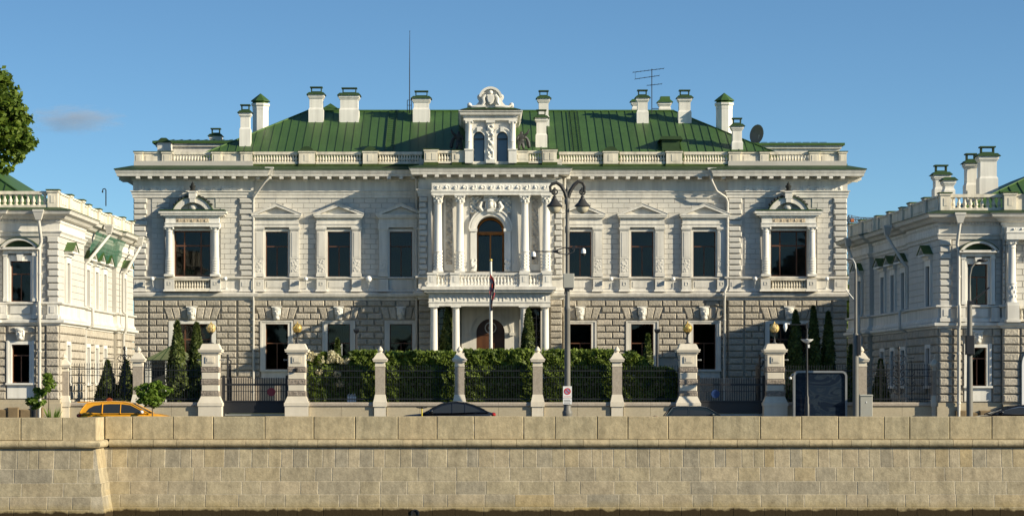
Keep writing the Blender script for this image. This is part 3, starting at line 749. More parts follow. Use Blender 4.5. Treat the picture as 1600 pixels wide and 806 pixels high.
def window(F, parent, u0, u1, z0, z1, d, split_u, split_z, cur=True, fw=.05, glass=GLASS):
    m = MB(); ps = panes(m, F, u0, u1, z0, z1, d, split_u, split_z, fw)
    w = m.build('window', BROWN, parent, F, smooth=0); add_panes(w, F, ps, d, glass)
    if cur:
        q = rnd.random()
        if q < .8: curtains(w, F, u0 + .03, u1 - .03, z0, z1, d - .35 - .1 * rnd.random(), spread=rnd.uniform(.45, .75))
        if q > .55: zb_ = z1 - (z1 - z0) * rnd.uniform(.12, .40); MB().box(u0 + .05, u1 - .05, d - .24, d - .225, zb_, z1).build('blind', BLIND, w, F, smooth=0)
    return w
for c in UPW:
    w = window(FM, mansion, U(c - 17.5), U(c + 17.5), Z(433), Z(362), -.20, (lambda k, c=c: [U(c)] if k == 0 else []), [Z(385)])
    for s in (-1, 1):                         # pilasters with capital, base and carved lower panel
        a, e = (c - 34.5, c - 21) if s < 0 else (c + 21, c + 34.5); d = .24
        m = MB().box(U(a, d), U(e, d), -.03, d, Z(427), Z(360.3)); m.box(U(a + 2.4, d), U(e - 2.4, d), d, d + .02, Z(402), Z(363.5))
        m.box(U(a - 1, d), U(e + 1, d), -.03, d + .06, Z(432.4), Z(428)); m.box(U(a - .5, d), U(e + .5, d), -.03, d + .03, Z(428), Z(426.5))
        m.box(U(a - .6, d), U(e + .6, d), -.03, d + .04, Z(360.5), Z(358.5)); m.box(U(a - 1.6, d), U(e + 1.6, d), -.03, d + .09, Z(358.5), Z(355.6))
        m.box(U(a - .3, d), U(e + .3, d), 0, d + .025, Z(404.5), Z(402.5))
        pl = m.build('pilaster', TRIM, w, FM, smooth=0)
        MB().relief(U(a + 1.5, d), U(e - 1.5, d), Z(426), Z(405), d - .01, .045, lumps(int(c) + s, 11), .04).build('carved_panel', TRIM, w, FM, smooth=60)
    a, e = U(c - 21), U(c - 17.4)
    m = MB().box(U(c - 20.9), U(c - 17.5), -.2, .09, Z(433), Z(358.5)); m.box(U(c + 17.5), U(c + 20.9), -.2, .09, Z(433), Z(358.5)); m.box(U(c - 17.5), U(c + 17.5), -.2, .09, Z(361.9), Z(358.5))
    m.build('architrave', TRIM, w, FM, smooth=0)
    m = MB().box(U(c - 35), U(c + 35), -.03, .26, Z(355.5), Z(351)); m.box(U(c - 35.6), U(c + 35.6), -.03, .30, Z(351), Z(349.5)); m.box(U(c - 34.5), U(c + 34.5), -.03, .23, Z(349.5), Z(342)); m.box(U(c - 36), U(c + 36), -.03, .33, Z(342), Z(340.5))
    m.build('entablature', TRIM, w, FM, smooth=0)
    D = .46; ap, ba = Z(319.3), Z(335.2)
    m = MB().box(U(c - 37.5), U(c + 37.5), -.03, D - .04, Z(340.5), Z(338)); m.box(U(c - 39), U(c + 39), -.03, D, Z(338), Z(335.2))
    for s in (-1, 1):
        m.prism([(U(c + s * 39), ba), (U(c + s * 30), ba), (U(c), Z(323.6)), (U(c), ap)], -.03, D)
        m.prism([(U(c + s * 39.6), ba), (U(c + s * 39.4), ba + .05), (U(c), ap + .05), (U(c), ap + .01)], -.03, D + .03)
    m.prism([(U(c - 29), ba), (U(c + 29), ba), (U(c), Z(324))], -.03, .16)
    m.build('pediment', [TRIM, DGREEN], w, FM, smooth=0)
    # ground floor window below it
    w = window(FM, mansion, U(c - 17.5), U(c + 17.5), Z(577), Z(506), -.22, (lambda k, c=c: [U(c)] if k == 0 else []), [Z(536)])
    m = MB(); d = .10
    m.box(U(c - 24.8), U(c - 17.5), -.22, d, Z(577), Z(502)); m.box(U(c + 17.5), U(c + 24.8), -.22, d, Z(577), Z(502)); m.box(U(c - 17.5), U(c + 17.5), -.22, d, Z(506), Z(502))
    m.box(U(c - 25.6), U(c - 23), -.03, d + .05, Z(577), Z(501)); m.box(U(c + 23), U(c + 25.6), -.03, d + .05, Z(577), Z(501)); m.box(U(c - 23), U(c + 23), -.03, d + .05, Z(503), Z(501))
    m.box(U(c - 26), U(c + 26), -.22, .22, Z(580), Z(577)); m.box(U(c - 24), U(c + 24), -.03, .06, Z(590), Z(580))
    m.build('window_surround', TRIM, w, FM, smooth=0)
def mask(F, c, ztop, zbot, w0, w1, d, parent, sc=1.0):
    """keystone carved with a bearded head"""
    h = ztop - zbot; m = MB()
    m.prism([(c - w0, zbot), (c + w0, zbot), (c + w1, ztop), (c - w1, ztop)], -.05, d)
    z = zbot + h * .52
    m.ball((c, d + .05, z), (w1 * .72, .20 * sc, h * .36), 12, 8); m.ball((c, d + .22 * sc, z - h * .02), (w1 * .16, .08, h * .10), 6, 4)
    m.ball((c, d + .10, z + h * .30), (w1 * .85, .15, h * .13), 10, 5); m.ball((c, d + .06, z - h * .32), (w1 * .50, .15, h * .20), 8, 5)
    for s in (-1, 1): m.ball((c + s * w1 * .62, d + .05, z + h * .02), (w1 * .26, .13, h * .30), 8, 5); m.ball((c + s * w1 * .3, d + .22 * sc, z + h * .12), (w1 * .22, .05, h * .05), 6, 4)
    m.box(c - w1 * 1.08, c + w1 * 1.08, -.05, d + .08, ztop - .04, ztop + .03)
    return m.build('mask_keystone', BRIGHT, parent, F, smooth=50)
for c in UPW: mask(FM, U(c), Z(479.2), Z(499.5), .20, .30, .12, mansion)
for c in PVW: mask(FM, U(c), Z(479.2), Z(499.5), .22, .32, .12 + PAV, mansion)
for c in PVW:
    d0 = PAV
    w = window(FM, mansion, U(c - 28.5, d0), U(c + 28.5, d0), Z(432), Z(361), -.05, [U(c - 13, d0), U(c + 13, d0)], [Z(384)], fw=.075)
    for s in (-1, 1):
        cu = U(c + s * 36, .55); r = .21; m = MB()
        m.box(cu - .30, cu + .30, d0 - .03, .86, Z(432.3), Z(429)); m.lathe(cu, .55, [(.28, Z(429)), (.29, Z(428)), (.24, Z(427)), (.27, Z(426.3)), (.225, Z(425.5)), (.225, Z(405)), (.25, Z(404.5)), (.25, Z(403.5)), (.215, Z(403)), (.19, Z(363.5)), (.23, Z(363)), (.20, Z(362)), (.21, Z(360)), (.29, Z(356))], 16)
        m.box(cu - .31, cu + .31, d0 - .03, .86, Z(356.3), Z(355))
        for q in (-1, 1): m.ball((cu + q * .24, .72, Z(357.6)), (.09, .09, .09), 8, 5)
        m.build('column', BRIGHT, w, FM, smooth=45)
        MB().lathe(cu, .55, [(.235 + .035 * (j % 2), Z(425 - j * 1.35)) for j in range(15)], 14, a0=.2).build('carved_shaft', BRIGHT, w, FM, smooth=50)
    m = MB()
    for s in (-1, 1): a, e = sorted((c + s * 28.5, c + s * 32.5)); m.box(U(a, d0), U(e, d0), -.05, d0 + .12, Z(432.4), Z(358))
    m.box(U(c - 28.5, d0), U(c + 28.5, d0), -.05, d0 + .12, Z(361), Z(358)); m.build('architrave', BRIGHT, w, FM, smooth=0)
    m = MB().box(U(c - 43, .8), U(c + 43, .8), d0 - .03, .84, Z(355), Z(350.5)); m.box(U(c - 43.5, .8), U(c + 43.5, .8), d0 - .03, .88, Z(350.5), Z(349.3)); m.box(U(c - 42, .8), U(c + 42, .8), d0 - .03, .80, Z(349.3), Z(340)); m.box(U(c - 45, .8), U(c + 45, .8), d0 - .03, .92, Z(340), Z(338))
    m.build('entablature', BRIGHT, w, FM, smooth=0)
    MB().relief(U(c - 26, .8), U(c + 26, .8), Z(349), Z(342.5), .80, .09, scrolls(.42), .045).build('frieze_relief', OCHRE, w, FM, smooth=60)
    D = 1.05
    m = MB().box(U(c - 50, D), U(c + 50, D), d0 - .03, D - .05, Z(338), Z(335)); m.box(U(c - 53, D), U(c + 53, D), d0 - .03, D, Z(335), Z(331.2))
    m.prism([(U(c - 53.6, D), Z(331.2)), (U(c + 53.6, D), Z(331.2)), (U(c + 50, D), Z(329)), (U(c - 50, D), Z(329))], d0 - .03, D + .03, 1)
    rr_ = 33 * .04; zc = Z(331.5) - .45; a = math.asin(.45 / rr_ * .9)
    m.ring(U(c, D), zc, rr_ - .34, rr_, a, math.pi - a, 22, d0 - .03, D - .15); m.ring(U(c, D), zc, rr_, rr_ + .05, a, math.pi - a, 22, d0 - .03, D - .08, 1)
    m.prism([(U(c, D) + (rr_ - .3) * math.cos(a + (math.pi - 2 * a) * k / 16), zc + (rr_ - .3) * math.sin(a + (math.pi - 2 * a) * k / 16)) for k in range(17)], d0 - .03, d0 + .18)
    # cartouche in the broken arch, its pedestal on top
    m.ball((U(c, D), d0 + .35, Z(325)), (.28, .2, .22), 10, 6); m.box(U(c - 5.5, D), U(c + 5.5, D), d0, D + .02, Z(312), Z(302)); m.box(U(c - 6.8, D), U(c + 6.8, D), d0, D + .08, Z(302.5), Z(300.5))
    m.box(U(c - 4, D), U(c + 4, D), d0, D, Z(318), Z(312))
    m.build('hood', [TRIM, DGREEN], w, FM, smooth=40)
    m = MB()
    for s in (-1, 1):
        for k in range(5):
            t = R(90 - s * (16 + 9 * k)); m.ball((U(c, D) + (rr_ + .10) * math.cos(t), D - .25, zc + (rr_ + .10) * math.sin(t)), (.13, .16, .09), 7, 5)
    m.build('garland', BRONZE, w, FM)
    m = MB(); x = U(c, D)
    m.lathe(x, D - .2, [(.20, Z(300.5)), (.22, Z(299)), (.12, Z(298)), (.17, Z(295)), (.20, Z(292.5)), (.10, Z(291)), (.12, Z(289.5)), (.04, Z(287)), (.02, Z(285.5))], 10)
    m.build('urn', BRONZE, w, FM)
    # small balustrade under the window
    m = MB().box(U(c - 28, .72), U(c + 28, .72), .45, .74, Z(438.6), Z(436.4)); m.frustum(U(c - 28, .72), U(c + 28, .72), .36, .84, Z(455.8), Z(451), 0, .06); m.box(U(c - 28), U(c + 28), 0, .36, Z(455.8), Z(437), 0)
    bl = m.build('balustrade', OLDWHITE, w, FM, smooth=0)
    bm_ = baluster_mesh(Z(438.6) - Z(451), .075, OLDWHITE, 7)
    for k in range(13): inst('baluster', bm_, w, FM.M @ Matrix.Translation((U(c - 25 + k * 50 / 12, .6), -.60, Z(451))))
    w = window(FM, mansion, U(c - 30, d0), U(c + 30, d0), Z(577), Z(506), -.05, [U(c - 12, d0), U(c + 12, d0)], [Z(530)], fw=.08)
    m = MB(); d = d0 + .10
    m.box(U(c - 37, d), U(c - 30, d), -.2, d, Z(577), Z(501.5)); m.box(U(c + 30, d), U(c + 37, d), -.2, d, Z(577), Z(501.5)); m.box(U(c - 30, d), U(c + 30, d), -.2, d, Z(506), Z(501.5)); m.box(U(c - 39, d), U(c + 39, d), -.2, d + .12, Z(580), Z(577))
    m.build('window_surround', BRIGHT, w, FM, smooth=0)

# ---- centre bay: arched window, columns, balcony, porch
d = RIS
um = U(CX, d)
m = MB()
for s in (-1, 1):
    a, e = sorted((CX + s * 21.5, CX + s * 31.5)); m.box(U(a, d), U(e, d), -.30, d + .12, Z(426), ARC - .12); a, e = sorted((CX + s * 20.6, CX + s * 33)); m.box(U(a, d), U(e, d), -.30, d + .20, ARC - .12, ARC + .06)
    a, e = sorted((CX + s * 21.5, CX + s * 31)); m.relief(U(a, d), U(e, d), Z(425), Z(407), d + .12, .09, lumps(3 + s, 7), .05)
m.ring(um, ARC, ARR, ARR + .42, 0, math.pi, 28, -.30, d + .10); m.ring(um, ARC, ARR + .16, ARR + .36, 0, math.pi, 28, d + .10, d + .17); m.ring(um, ARC, ARR + .40, ARR + .50, 0, math.pi, 28, d - .03, d + .22)
m.build('arch_surround', BRIGHT, mansion, FM, smooth=40)
# wall above the arch: spandrels cut to the curve
m = MB(); hw, zt = 21.6 * .04, Z(338.8)
n = 24; vs = [(um + (ARR + .2) * math.cos(math.pi * k / n), ARC + (ARR + .2) * math.sin(math.pi * k / n)) for k in range(n + 1)]
poly = [(um + ARR + .2, Z(309))] + vs + [(um - ARR - .2, Z(309))]
m.prism(poly, d - .30, d - .005); m.build('spandrel_wall', TRIM, mansion, FM, smooth=0)
for x0, x1 in ((734, 757), (776, 799)):
    MB().relief(U(x0, d), U(x1, d), Z(336), Z(309.5), d - .02, .26, lumps(x0, 5.5), .05).build('spandrel_figure', BRIGHT, mansion, FM, smooth=60)
m = MB().prism([(um - .20, Z(334)), (um + .20, Z(334)), (um + .34, Z(313)), (um - .34, Z(313))], d, d + .34); m.ball((um, d + .38, Z(323)), (.15, .13, .22), 10, 7); m.ball((um, d + .38, Z(316.5)), (.19, .14, .10), 10, 6); m.ball((um, d + .36, Z(312.8)), (.13, .12, .09), 8, 5); m.box(um - .42, um + .42, d, d + .42, Z(312), Z(309))
for s in (-1, 1): m.ball((um + s * .27, d + .28, Z(324)), (.08, .10, .2), 8, 6); m.ball((um + s * .36, d + .26, Z(315)), (.10, .10, .14), 8, 6); m.tube([(um + s * .5, d + .2, Z(333)), (um + s * .7, d + .22, Z(326)), (um + s * .55, d + .24, Z(318))], [.12, .16, .1], 7)
m.build('crest_keystone', BRIGHT, mansion, FM, smooth=50)
# brown arched balcony door
m = MB(); dd = -.05; ps = panes(m, FM, um - ARR + .02, um + ARR - .02, Z(426), ARC - .05, dd, [um], [], .09)
m.ring(um, ARC - .05, ARR - .11, ARR - .02, 0, math.pi, 24, dd - .08, dd); m.box(um - ARR + .02, um + ARR - .02, dd - .08, dd + .02, ARC - .24, ARC - .12)
w = m.build('balcony_door', OAK, mansion, FM, smooth=0)
add_panes(w, FM, [(a, e, z0, min(z1, ARC - .3)) for a, e, z0, z1 in ps], dd)
MB().prism([(um + (ARR - .1) * math.cos(math.pi * k / 20), ARC - .11 + (ARR - .1) * math.sin(math.pi * k / 20)) for k in range(21)], dd - .05, dd - .04).build('pane', GLASS, w, FM, smooth=0)
curtains(w, FM, um - ARR + .1, um + ARR - .1, Z(426), ARC, -.5)
# side panels with hanging ornament
for c in (701.5, 836):
    x = U(c, d); m = MB().box(x - .30, x + .30, d - .03, d + .02, Z(424), Z(309.5)); m.build('ornament_panel', TRIM, mansion, FM, smooth=0)
    MB().relief(x - .21, x + .21, Z(415), Z(313), d + .018, .10, lumps(int(c), 6), .05).build('hanging_ornament', SHADE_RELIEF, mansion, FM, smooth=60)
for a, e in ((668.5, 675), (707, 734), (799, 830.5), (843, 865.5)): MB().box(U(a, d), U(e, d), d - .02, d + .03, Z(426), Z(309.5)).build('wall_facing', TRIM, mansion, FM, smooth=0)
COLS = [684.5, 718.5, 820, 853.5]
def corinthian(m, x, dy, z0, z1, r):
    zc = z1 - .52
    m.box(x - r * 1.35, x + r * 1.35, dy - r * 1.35, dy + r * 1.35, z0, z0 + .10)
    m.lathe(x, dy, [(r * 1.3, z0 + .1), (r * 1.32, z0 + .16), (r * 1.1, z0 + .2), (r * 1.2, z0 + .25), (r * 1.02, z0 + .30), (r * 1.02, z0 + 1.25), (r * 1.15, z0 + 1.28), (r * 1.15, z0 + 1.34), (r, z0 + 1.38), (r * .86, zc - .06), (r * 1.0, zc - .03), (r * .88, zc)], 20)
    m.lathe(x, dy, [(r * .88, zc), (r * .95, zc + .2), (r * 1.1, zc + .32), (r * 1.25, zc + .44)], 16)
    for k in range(8):
        a = R(45 * k); m.ball((x + r * 1.02 * math.cos(a), dy + r * 1.02 * math.sin(a), zc + .13), (.07, .07, .12), 6, 4); a += R(22.5); m.ball((x + r * 1.08 * math.cos(a), dy + r * 1.08 * math.sin(a), zc + .29), (.06, .06, .10), 6, 4)
    for k in range(4):
        a = R(45 + 90 * k); m.ball((x + r * 1.45 * math.cos(a), dy + r * 1.45 * math.sin(a), zc + .40), .085, 6, 4)
    m.box(x - r * 1.4, x + r * 1.4, dy - r * 1.4, dy + r * 1.4, z1 - .08, z1)
for c in COLS:
    m = MB(); dc = RIS + .45; x = U(c, dc); corinthian(m, x, dc, Z(426, dc), Z(304.5, dc), .245)
    for k in range(8):
        a = R(45 * k + 10)
        for q in range(5): m.ball((x + .25 * math.cos(a), dc + .25 * math.sin(a), Z(421) + .19 * q), (.05, .05, .07), 5, 4)
    m.build('column', BRIGHT, mansion, FM, smooth=45)
m = MB(); D = RIS + .72; a, e = U(674, D), U(862, D)
m.box(a, e, d - .02, D, Z(304.5, D), Z(300, D)); m.box(a - .03, e + .03, d - .02, D + .05, Z(300, D), Z(297.5, D)); m.box(a + .02, e - .02, d - .02, D - .04, Z(297.5, D), Z(286, D))
m.build('entablature', BRIGHT, mansion, FM, smooth=0)
MB().relief(U(677, D), U(859, D), Z(297, D), Z(288.5, D), D - .05, .15, scrolls(.55), .045).build('frieze_relief', BRIGHT, mansion, FM, smooth=60)

# porch
DP = 4.9
m = MB(); x0, x1 = U(670, DP), U(860, DP)
m.box(x0, x1, RIS + .12, DP, Z(478, DP), Z(472.5, DP)); m.box(x0 - .04, x1 + .04, RIS + .12, DP + .04, Z(472.5, DP), Z(471, DP)); m.box(x0, x1, RIS + .12, DP, Z(471, DP), Z(458.5, DP))
m.box(x0 - .16, x1 + .16, RIS + .12, DP + .16, Z(458.5, DP), Z(456.5, DP))
en = m.build('porch_entablature', BRIGHT, mansion, FM, smooth=0)
for k in range(10):
    c = 684 + k * 18.1; q = MB(); x = U(c, DP); zc = Z(464.6, DP)
    q.ring(x, zc, .30, .36, R(45), R(405), 4, DP, DP + .03)
    q.ball((x, DP, zc), (.11, .05, .11), 10, 5)
    q.build('rosette_panel', BRIGHT, en, FM, smooth=40)
m = MB(); x0, x1 = U(659, DP + .5), U(869, DP + .5)
m.box(x0, x1, RIS + .12, DP + .5, Z(453, DP), Z(448, DP)); m.box(x0 + .12, x1 - .12, RIS + .12, DP + .38, Z(456.5, DP), Z(453, DP))
m.build('balcony_slab', TRIM, mansion, FM, smooth=0)
MB().box(U(672, DP), U(858, DP), RIS + .15, DP - .03, Z(477, DP), Z(474, DP)).build('porch_ceiling', WALL, mansion, FM, smooth=0)
PC = [678, 712.5, 818.5, 852]
for c in PC:
    x = U(c, DP - .25); dy = DP - .28; m = MB()
    m.lathe(x, dy, [(.30, .85), (.30, 1.0), (.24, 1.05), (.235, 3.0), (.205, Z(483, DP)), (.25, Z(482.5, DP)), (.21, Z(481.5, DP)), (.27, Z(479.6, DP))], 20); m.box(x - .31, x + .31, dy - .31, dy + .31, Z(479.8, DP), Z(478, DP))
    m.build('porch_column', BRIGHT, mansion, FM, smooth=45)
    m = MB().box(x - .2, x + .2, RIS - .02, RIS + .16, .85, Z(478, DP)); m.build('porch_pilaster', TRIM, mansion, FM, smooth=0)
# porch back wall: door arch with moulded archivolt and a blind arch round it
zs = Z(520, RIS); rad = 22 * .04
m = MB(); m.ring(um, zs, rad, rad + .22, 0, math.pi, 24, RIS - .4, RIS + .10); m.ring(um, zs, rad + .36, rad + .52, 0, math.pi, 24, RIS - .03, RIS + .08)
n = 24; zc_ = Z(478)
m.prism([(um + rad + .9, zc_)] + [(um + rad + .9, zs)] + [(um + (rad + .18) * math.cos(math.pi * k / n), zs + (rad + .18) * math.sin(math.pi * k / n)) for k in range(n + 1)] + [(um - rad - .9, zs), (um - rad - .9, zc_)], RIS - .2, RIS + .015)
for s in (-1, 1): a, e = sorted((um + s * rad, um + s * (rad + .9))); m.box(a, e, RIS - .2, RIS + .015, .85, zs); m.box(min(um + s * (rad + .3), um + s * (rad + .6)), max(um + s * (rad + .3), um + s * (rad + .6)), RIS, RIS + .2, zs - .16, zs + .02)
m.build('door_surround', TRIM, mansion, FM, smooth=40)
m = MB(); dd = RIS - .25
m.prism([(um - rad, .85), (um + rad, .85), (um + rad, zs)] + [(um + rad * math.cos(math.pi * k / n), zs + rad * math.sin(math.pi * k / n)) for k in range(1, n)] + [(um - rad, zs)], dd - .1, dd)
for s in (-1, 1):
    for z0, z1 in ((1.2, 2.4), (2.6, 4.4)): m.box(um + s * .42 - .3, um + s * .42 + .3, dd, dd + .03, z0, z1)
m.box(um - rad, um + rad, dd, dd + .05, zs - .12, zs)
dr = m.build('front_door', DOORWOOD, mansion, FM, smooth=0)
m = MB(); m.ring(um, zs + .32, .30, .36, 0, 2 * math.pi, 24, dd, dd + .04); m.ring(um, zs + .32, .0, .13, 0, 2 * math.pi, 18, dd, dd + .03); m.build('round_light', TRIM, dr, FM, smooth=0)
# grille windows either side of the porch back wall
for c in (693, 838):
    x = U(c, RIS); m = MB()
    for k in range(9): m.box(x - .42, x + .42, RIS, RIS + .05, 4.6 + k * .40, 4.64 + k * .40)
    for k in range(3): m.box(x - .42 + k * .40, x - .38 + k * .40, RIS, RIS + .06, 2.2, 7.9)
    m.build('window_grille', IRON, mansion, FM, smooth=0)
    MB().box(x - .42, x + .42, RIS - .02, RIS - .005, 2.2, 7.9).build('pane', GLASS, mansion, FM, smooth=0)
# balcony balustrade
DB = DP + .1
def bal_run(parent, F, u0, u1, dpos, z0, z1, n, r, me=None, along=True, name='balustrade', m=OLDWHITE, rail=.10, base=.12, half=.12):
    b = MB(); zr = z1 - rail * 1.2; zb = z0 + base
    if along:
        b.box(u0, u1, dpos - half, dpos + half, zr, z1); b.box(u0, u1, dpos - half * 1.1, dpos + half * 1.1, z0, zb)
    else:
        b.box(dpos - half, dpos + half, u0, u1, zr, z1); b.box(dpos - half * 1.1, dpos + half * 1.1, u0, u1, z0, zb)
    o = b.build(name, m, parent, F, smooth=0)
    me = me or baluster_mesh(zr - zb, r, m)
    for k in range(n):
        t = u0 + (u1 - u0) * (k + .5) / n
        inst('baluster', me, o, F.M @ Matrix.Translation((t, -dpos, zb) if along else (dpos, -t, zb)))
    return o
zt, zb = Z(426.5, DB), Z(448, DB)
pp = [(668, 682), (704, 718), (812, 826), (848, 862)]
for a, e in pp:
    m = MB().box(U(a, DB), U(e, DB), DB - .28, DB + .2, zb, zt - .09); m.box(U(a - 1, DB), U(e + 1, DB), DB - .33, DB + .25, zt - .09, zt + .02); m.frustum(U(a - 1.5, DB), U(e + 1.5, DB), DB - .3, DB + .28, zb, zb + .14, .04, .04)
    c = (a + e) / 2; m.box(U(c - 2.5, DB), U(c + 2.5, DB), DB + .2, DB + .22, zb + .28, zt - .22); m.build('balcony_pedestal', BRIGHT, mansion, FM, smooth=0)
for a, e, n in ((682, 704, 4), (718, 812, 18), (826, 848, 4)): bal_run(mansion, FM, U(a, DB) + .01, U(e, DB) - .01, DB, zb, zt, n, .085, m=BRIGHT, name='balcony_balustrade')
for c in (675, 855): bal_run(mansion, FM, RIS + .2, DB - .34, U(c, DB), zb, zt, 14, .085, along=False, m=BRIGHT, name='balcony_balustrade')
# ---- attic balustrade along the eaves
def attic_post(x0, x1, d, parent, F, z0, z1, back=.5, cap=True, boss=True, name='attic_pedestal'):
    m = MB(); m.box(F.U(x0, d), F.U(x1, d), d - back, d, z0 + .06, z1 - .1); m.box(F.U(x0, d) - .05, F.U(x1, d) + .05, d - back - .04, d + .05, z1 - .1, z1)
    m.box(F.U(x0, d) - .04, F.U(x1, d) + .04, d - back, d + .04, z0 - .12, z0 + .06, 1); m.box(F.U(x0, d) - .09, F.U(x1, d) + .09, d - back - .06, d + .08, z1, z1 + .04, 1)
    if boss: m.box((F.U(x0, d) + F.U(x1, d)) / 2 - .16, (F.U(x0, d) + F.U(x1, d)) / 2 + .16, d, d + .02, z0 + .22, z1 - .22)
    return m.build(name, [OLDWHITE, MOSS], parent, F, smooth=0)
def attic_panel(x0, x1, d, parent, F, z0, z1):
    m = MB(); m.box(F.U(x0, d) + .002, F.U(x1, d) - .002, d - .4, d - .10, z0 + .06, z1 - .09); m.box(F.U(x0, d) + .2, F.U(x1, d) - .12, d - .1, d - .075, z0 + .25, z1 - .25); m.box(F.U(x0, d) + .002, F.U(x1, d) - .002, d - .42, d - .04, z1 - .09, z1 - .005)
    m.box(F.U(x0, d), F.U(x1, d), d - .4, d - .02, z0 - .12, z0 + .06, 1); m.box(F.U(x0, d), F.U(x1, d), d - .44, d - .02, z1 - .005, z1 + .03, 1)
    return m.build('attic_panel', [OLDWHITE, MOSS], parent, F, smooth=0)
z1, z0 = Z(237.5), Z(258)
DA = .10
left_half = [('p', 210, 222), ('w', 222, 253), ('p', 253, 268), ('b', 268, 331, 13), ('p', 331, 345), ('w', 345, 376), ('p', 376, 394), ('b', 394, 466, 16), ('p', 467, 492), ('b', 492, 566, 16), ('p', 567, 590), ('b', 590, 661, 16)]
att_me = baluster_mesh(z1 - z0 - .36, .105, OLDWHITE)
def run_attic(items, flip):
    for it in items:
        k, a, e = it[:3]
        if flip: a, e = mpx(e), mpx(a)
        if k == 'p': attic_post(a, e, DA + (.1 if e - a > 20 else .05), mansion, FM, z0, z1 + (.04 if e - a > 20 else 0))
        elif k == 'w': attic_panel(a, e, DA, mansion, FM, z0, z1)
        else:
            o = bal_run(mansion, FM, U(a, DA) + .06, U(e, DA) - .06, DA - .15, z0 + .05, z1, it[3], .105, me=att_me, name='attic_balustrade', rail=.14, base=.14)
            MB().box(U(a, DA) + .01, U(e, DA) - .01, DA - .33, DA + .02, z0 - .12, z0 + .06).build('mossy_base', MOSS, mansion, FM, smooth=0)
run_attic(left_half, False); run_attic(left_half, True)
for c in (479, 578.5, mpx(479), mpx(578.5)):     # rounded sheet-metal caps behind the pedestals
    m = MB(); x = U(c); m.prism([(x + .42 * math.cos(math.pi * k / 10), z1 + .04 + .32 * math.sin(math.pi * k / 10)) for k in range(11)], -.55, -.05); m.build('vent_hood', DGREEN, mansion, FM, smooth=50)
DR = 1.9                                          # centre bay balustrade stands forward
for a, e in ((663, 684), (848, 870)): attic_post(a, e, DR, mansion, FM, Z(255, DR), Z(233.5, DR), back=1.4, boss=False)
for a, e in ((684, 706), (826, 848)): bal_run(mansion, FM, U(a, DR), U(e, DR), DR - .25, Z(255, DR), Z(235, DR), 5, .095, name='attic_balustrade', rail=.13, base=.13)
for a, e in ((706, 727), (804, 826)): attic_panel(a, e, DR, mansion, FM, Z(255, DR), Z(235, DR))
for a, e in ((665.5, 672.5), (674.5, 681.5), (850.5, 857.5), (859.5, 866.5)): MB().box(U(a, DR), U(e, DR), DR, DR + .025, Z(250, DR), Z(239, DR)).build('attic_boss', OLDWHITE, mansion, FM, smooth=0)

# ---- central dormer
DD = 1.85; f = lambda p: U(p, DD); zz = lambda p: Z(p, DD)
dor = MB()
A0, A1 = f(727), f(806); ws = [748.3, 784.8]; rw = 8.6 * .04 * .994
hs = [(f(c) - rw, f(c) + rw, zz(253), zz(206)) for c in ws]
wall_with_holes(dor, A0, A1, zz(258), zz(185), DD - .5, DD - .15, [(h[0], h[1], zz(252), zz(214.5)) for h in hs] + [(h[0], h[1], zz(214.5), zz(205)) for h in hs])
for c in ws:
    x = f(c); zs_ = zz(214.5); n = 14
    dor.prism([(x + rw, zz(204.8))] + [(x + rw * math.cos(math.pi * k / n), zs_ + rw * math.sin(math.pi * k / n)) for k in range(n + 1)] + [(x - rw, zz(204.8))], DD - .5, DD - .152)
dor.box(A0, A0 + .3, -9, DD - .5, zz(258), zz(185)); dor.box(A1 - .3, A1, -9, DD - .5, zz(258), zz(185))
dormer = dor.build('dormer', TRIM, mansion, FM, smooth=0)
for c in ws:
    x = f(c); zs_ = zz(214.5); m = MB(); m.ring(x, zs_, rw, rw + .22, 0, math.pi, 18, DD - .3, DD - .06); m.ring(x, zs_, rw + .20, rw + .28, 0, math.pi, 18, DD - .2, DD)
    for s in (-1, 1): a, e = sorted((x + s * rw, x + s * (rw + .2))); m.box(a, e, DD - .3, DD - .07, zz(255), zs_)
    m.box(x - .12, x + .12, DD - .1, DD + .05, zs_ + rw, zs_ + rw + .3); m.build('arch_surround', BRIGHT, dormer, FM, smooth=40)
    m = MB(); m.box(x - rw, x + rw, DD - .34, DD - .28, zz(218), zz(216)); m.box(x - rw, x - rw + .05, DD - .34, DD - .28, zz(253), zs_); m.box(x + rw - .05, x + rw, DD - .34, DD - .28, zz(253), zs_); m.ring(x, zs_, rw - .05, rw, 0, math.pi, 16, DD - .34, DD - .28)
    m.build('window_frame', BRONZE, dormer, FM, smooth=0)
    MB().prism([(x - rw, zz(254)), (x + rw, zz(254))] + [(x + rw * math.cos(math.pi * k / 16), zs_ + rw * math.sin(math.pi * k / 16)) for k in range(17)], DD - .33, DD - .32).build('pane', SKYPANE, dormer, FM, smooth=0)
for c, w_ in ((733, 5), (801, 5)):
    x = f(c); m = MB(); m.box(x - .25, x + .25, DD - .2, DD + .12, zz(255), zz(235)); m.box(x - .30, x + .30, DD - .2, DD + .17, zz(235), zz(233)); m.lathe(x, DD - .08, [(.19, zz(233)), (.17, zz(232)), (.165, zz(222)), (.19, zz(221.5)), (.17, zz(221)), (.15, zz(195)), (.17, zz(194)), (.2, zz(190.5))], 14); m.box(x - .24, x + .24, DD - .25, DD + .12, zz(190.5), zz(188.5))
    for q in (-1, 1): m.ball((x + q * .2, DD + .06, zz(191.5)), .07, 6, 4)
    m.build('dormer_column', BRIGHT, dormer, FM, smooth=45)
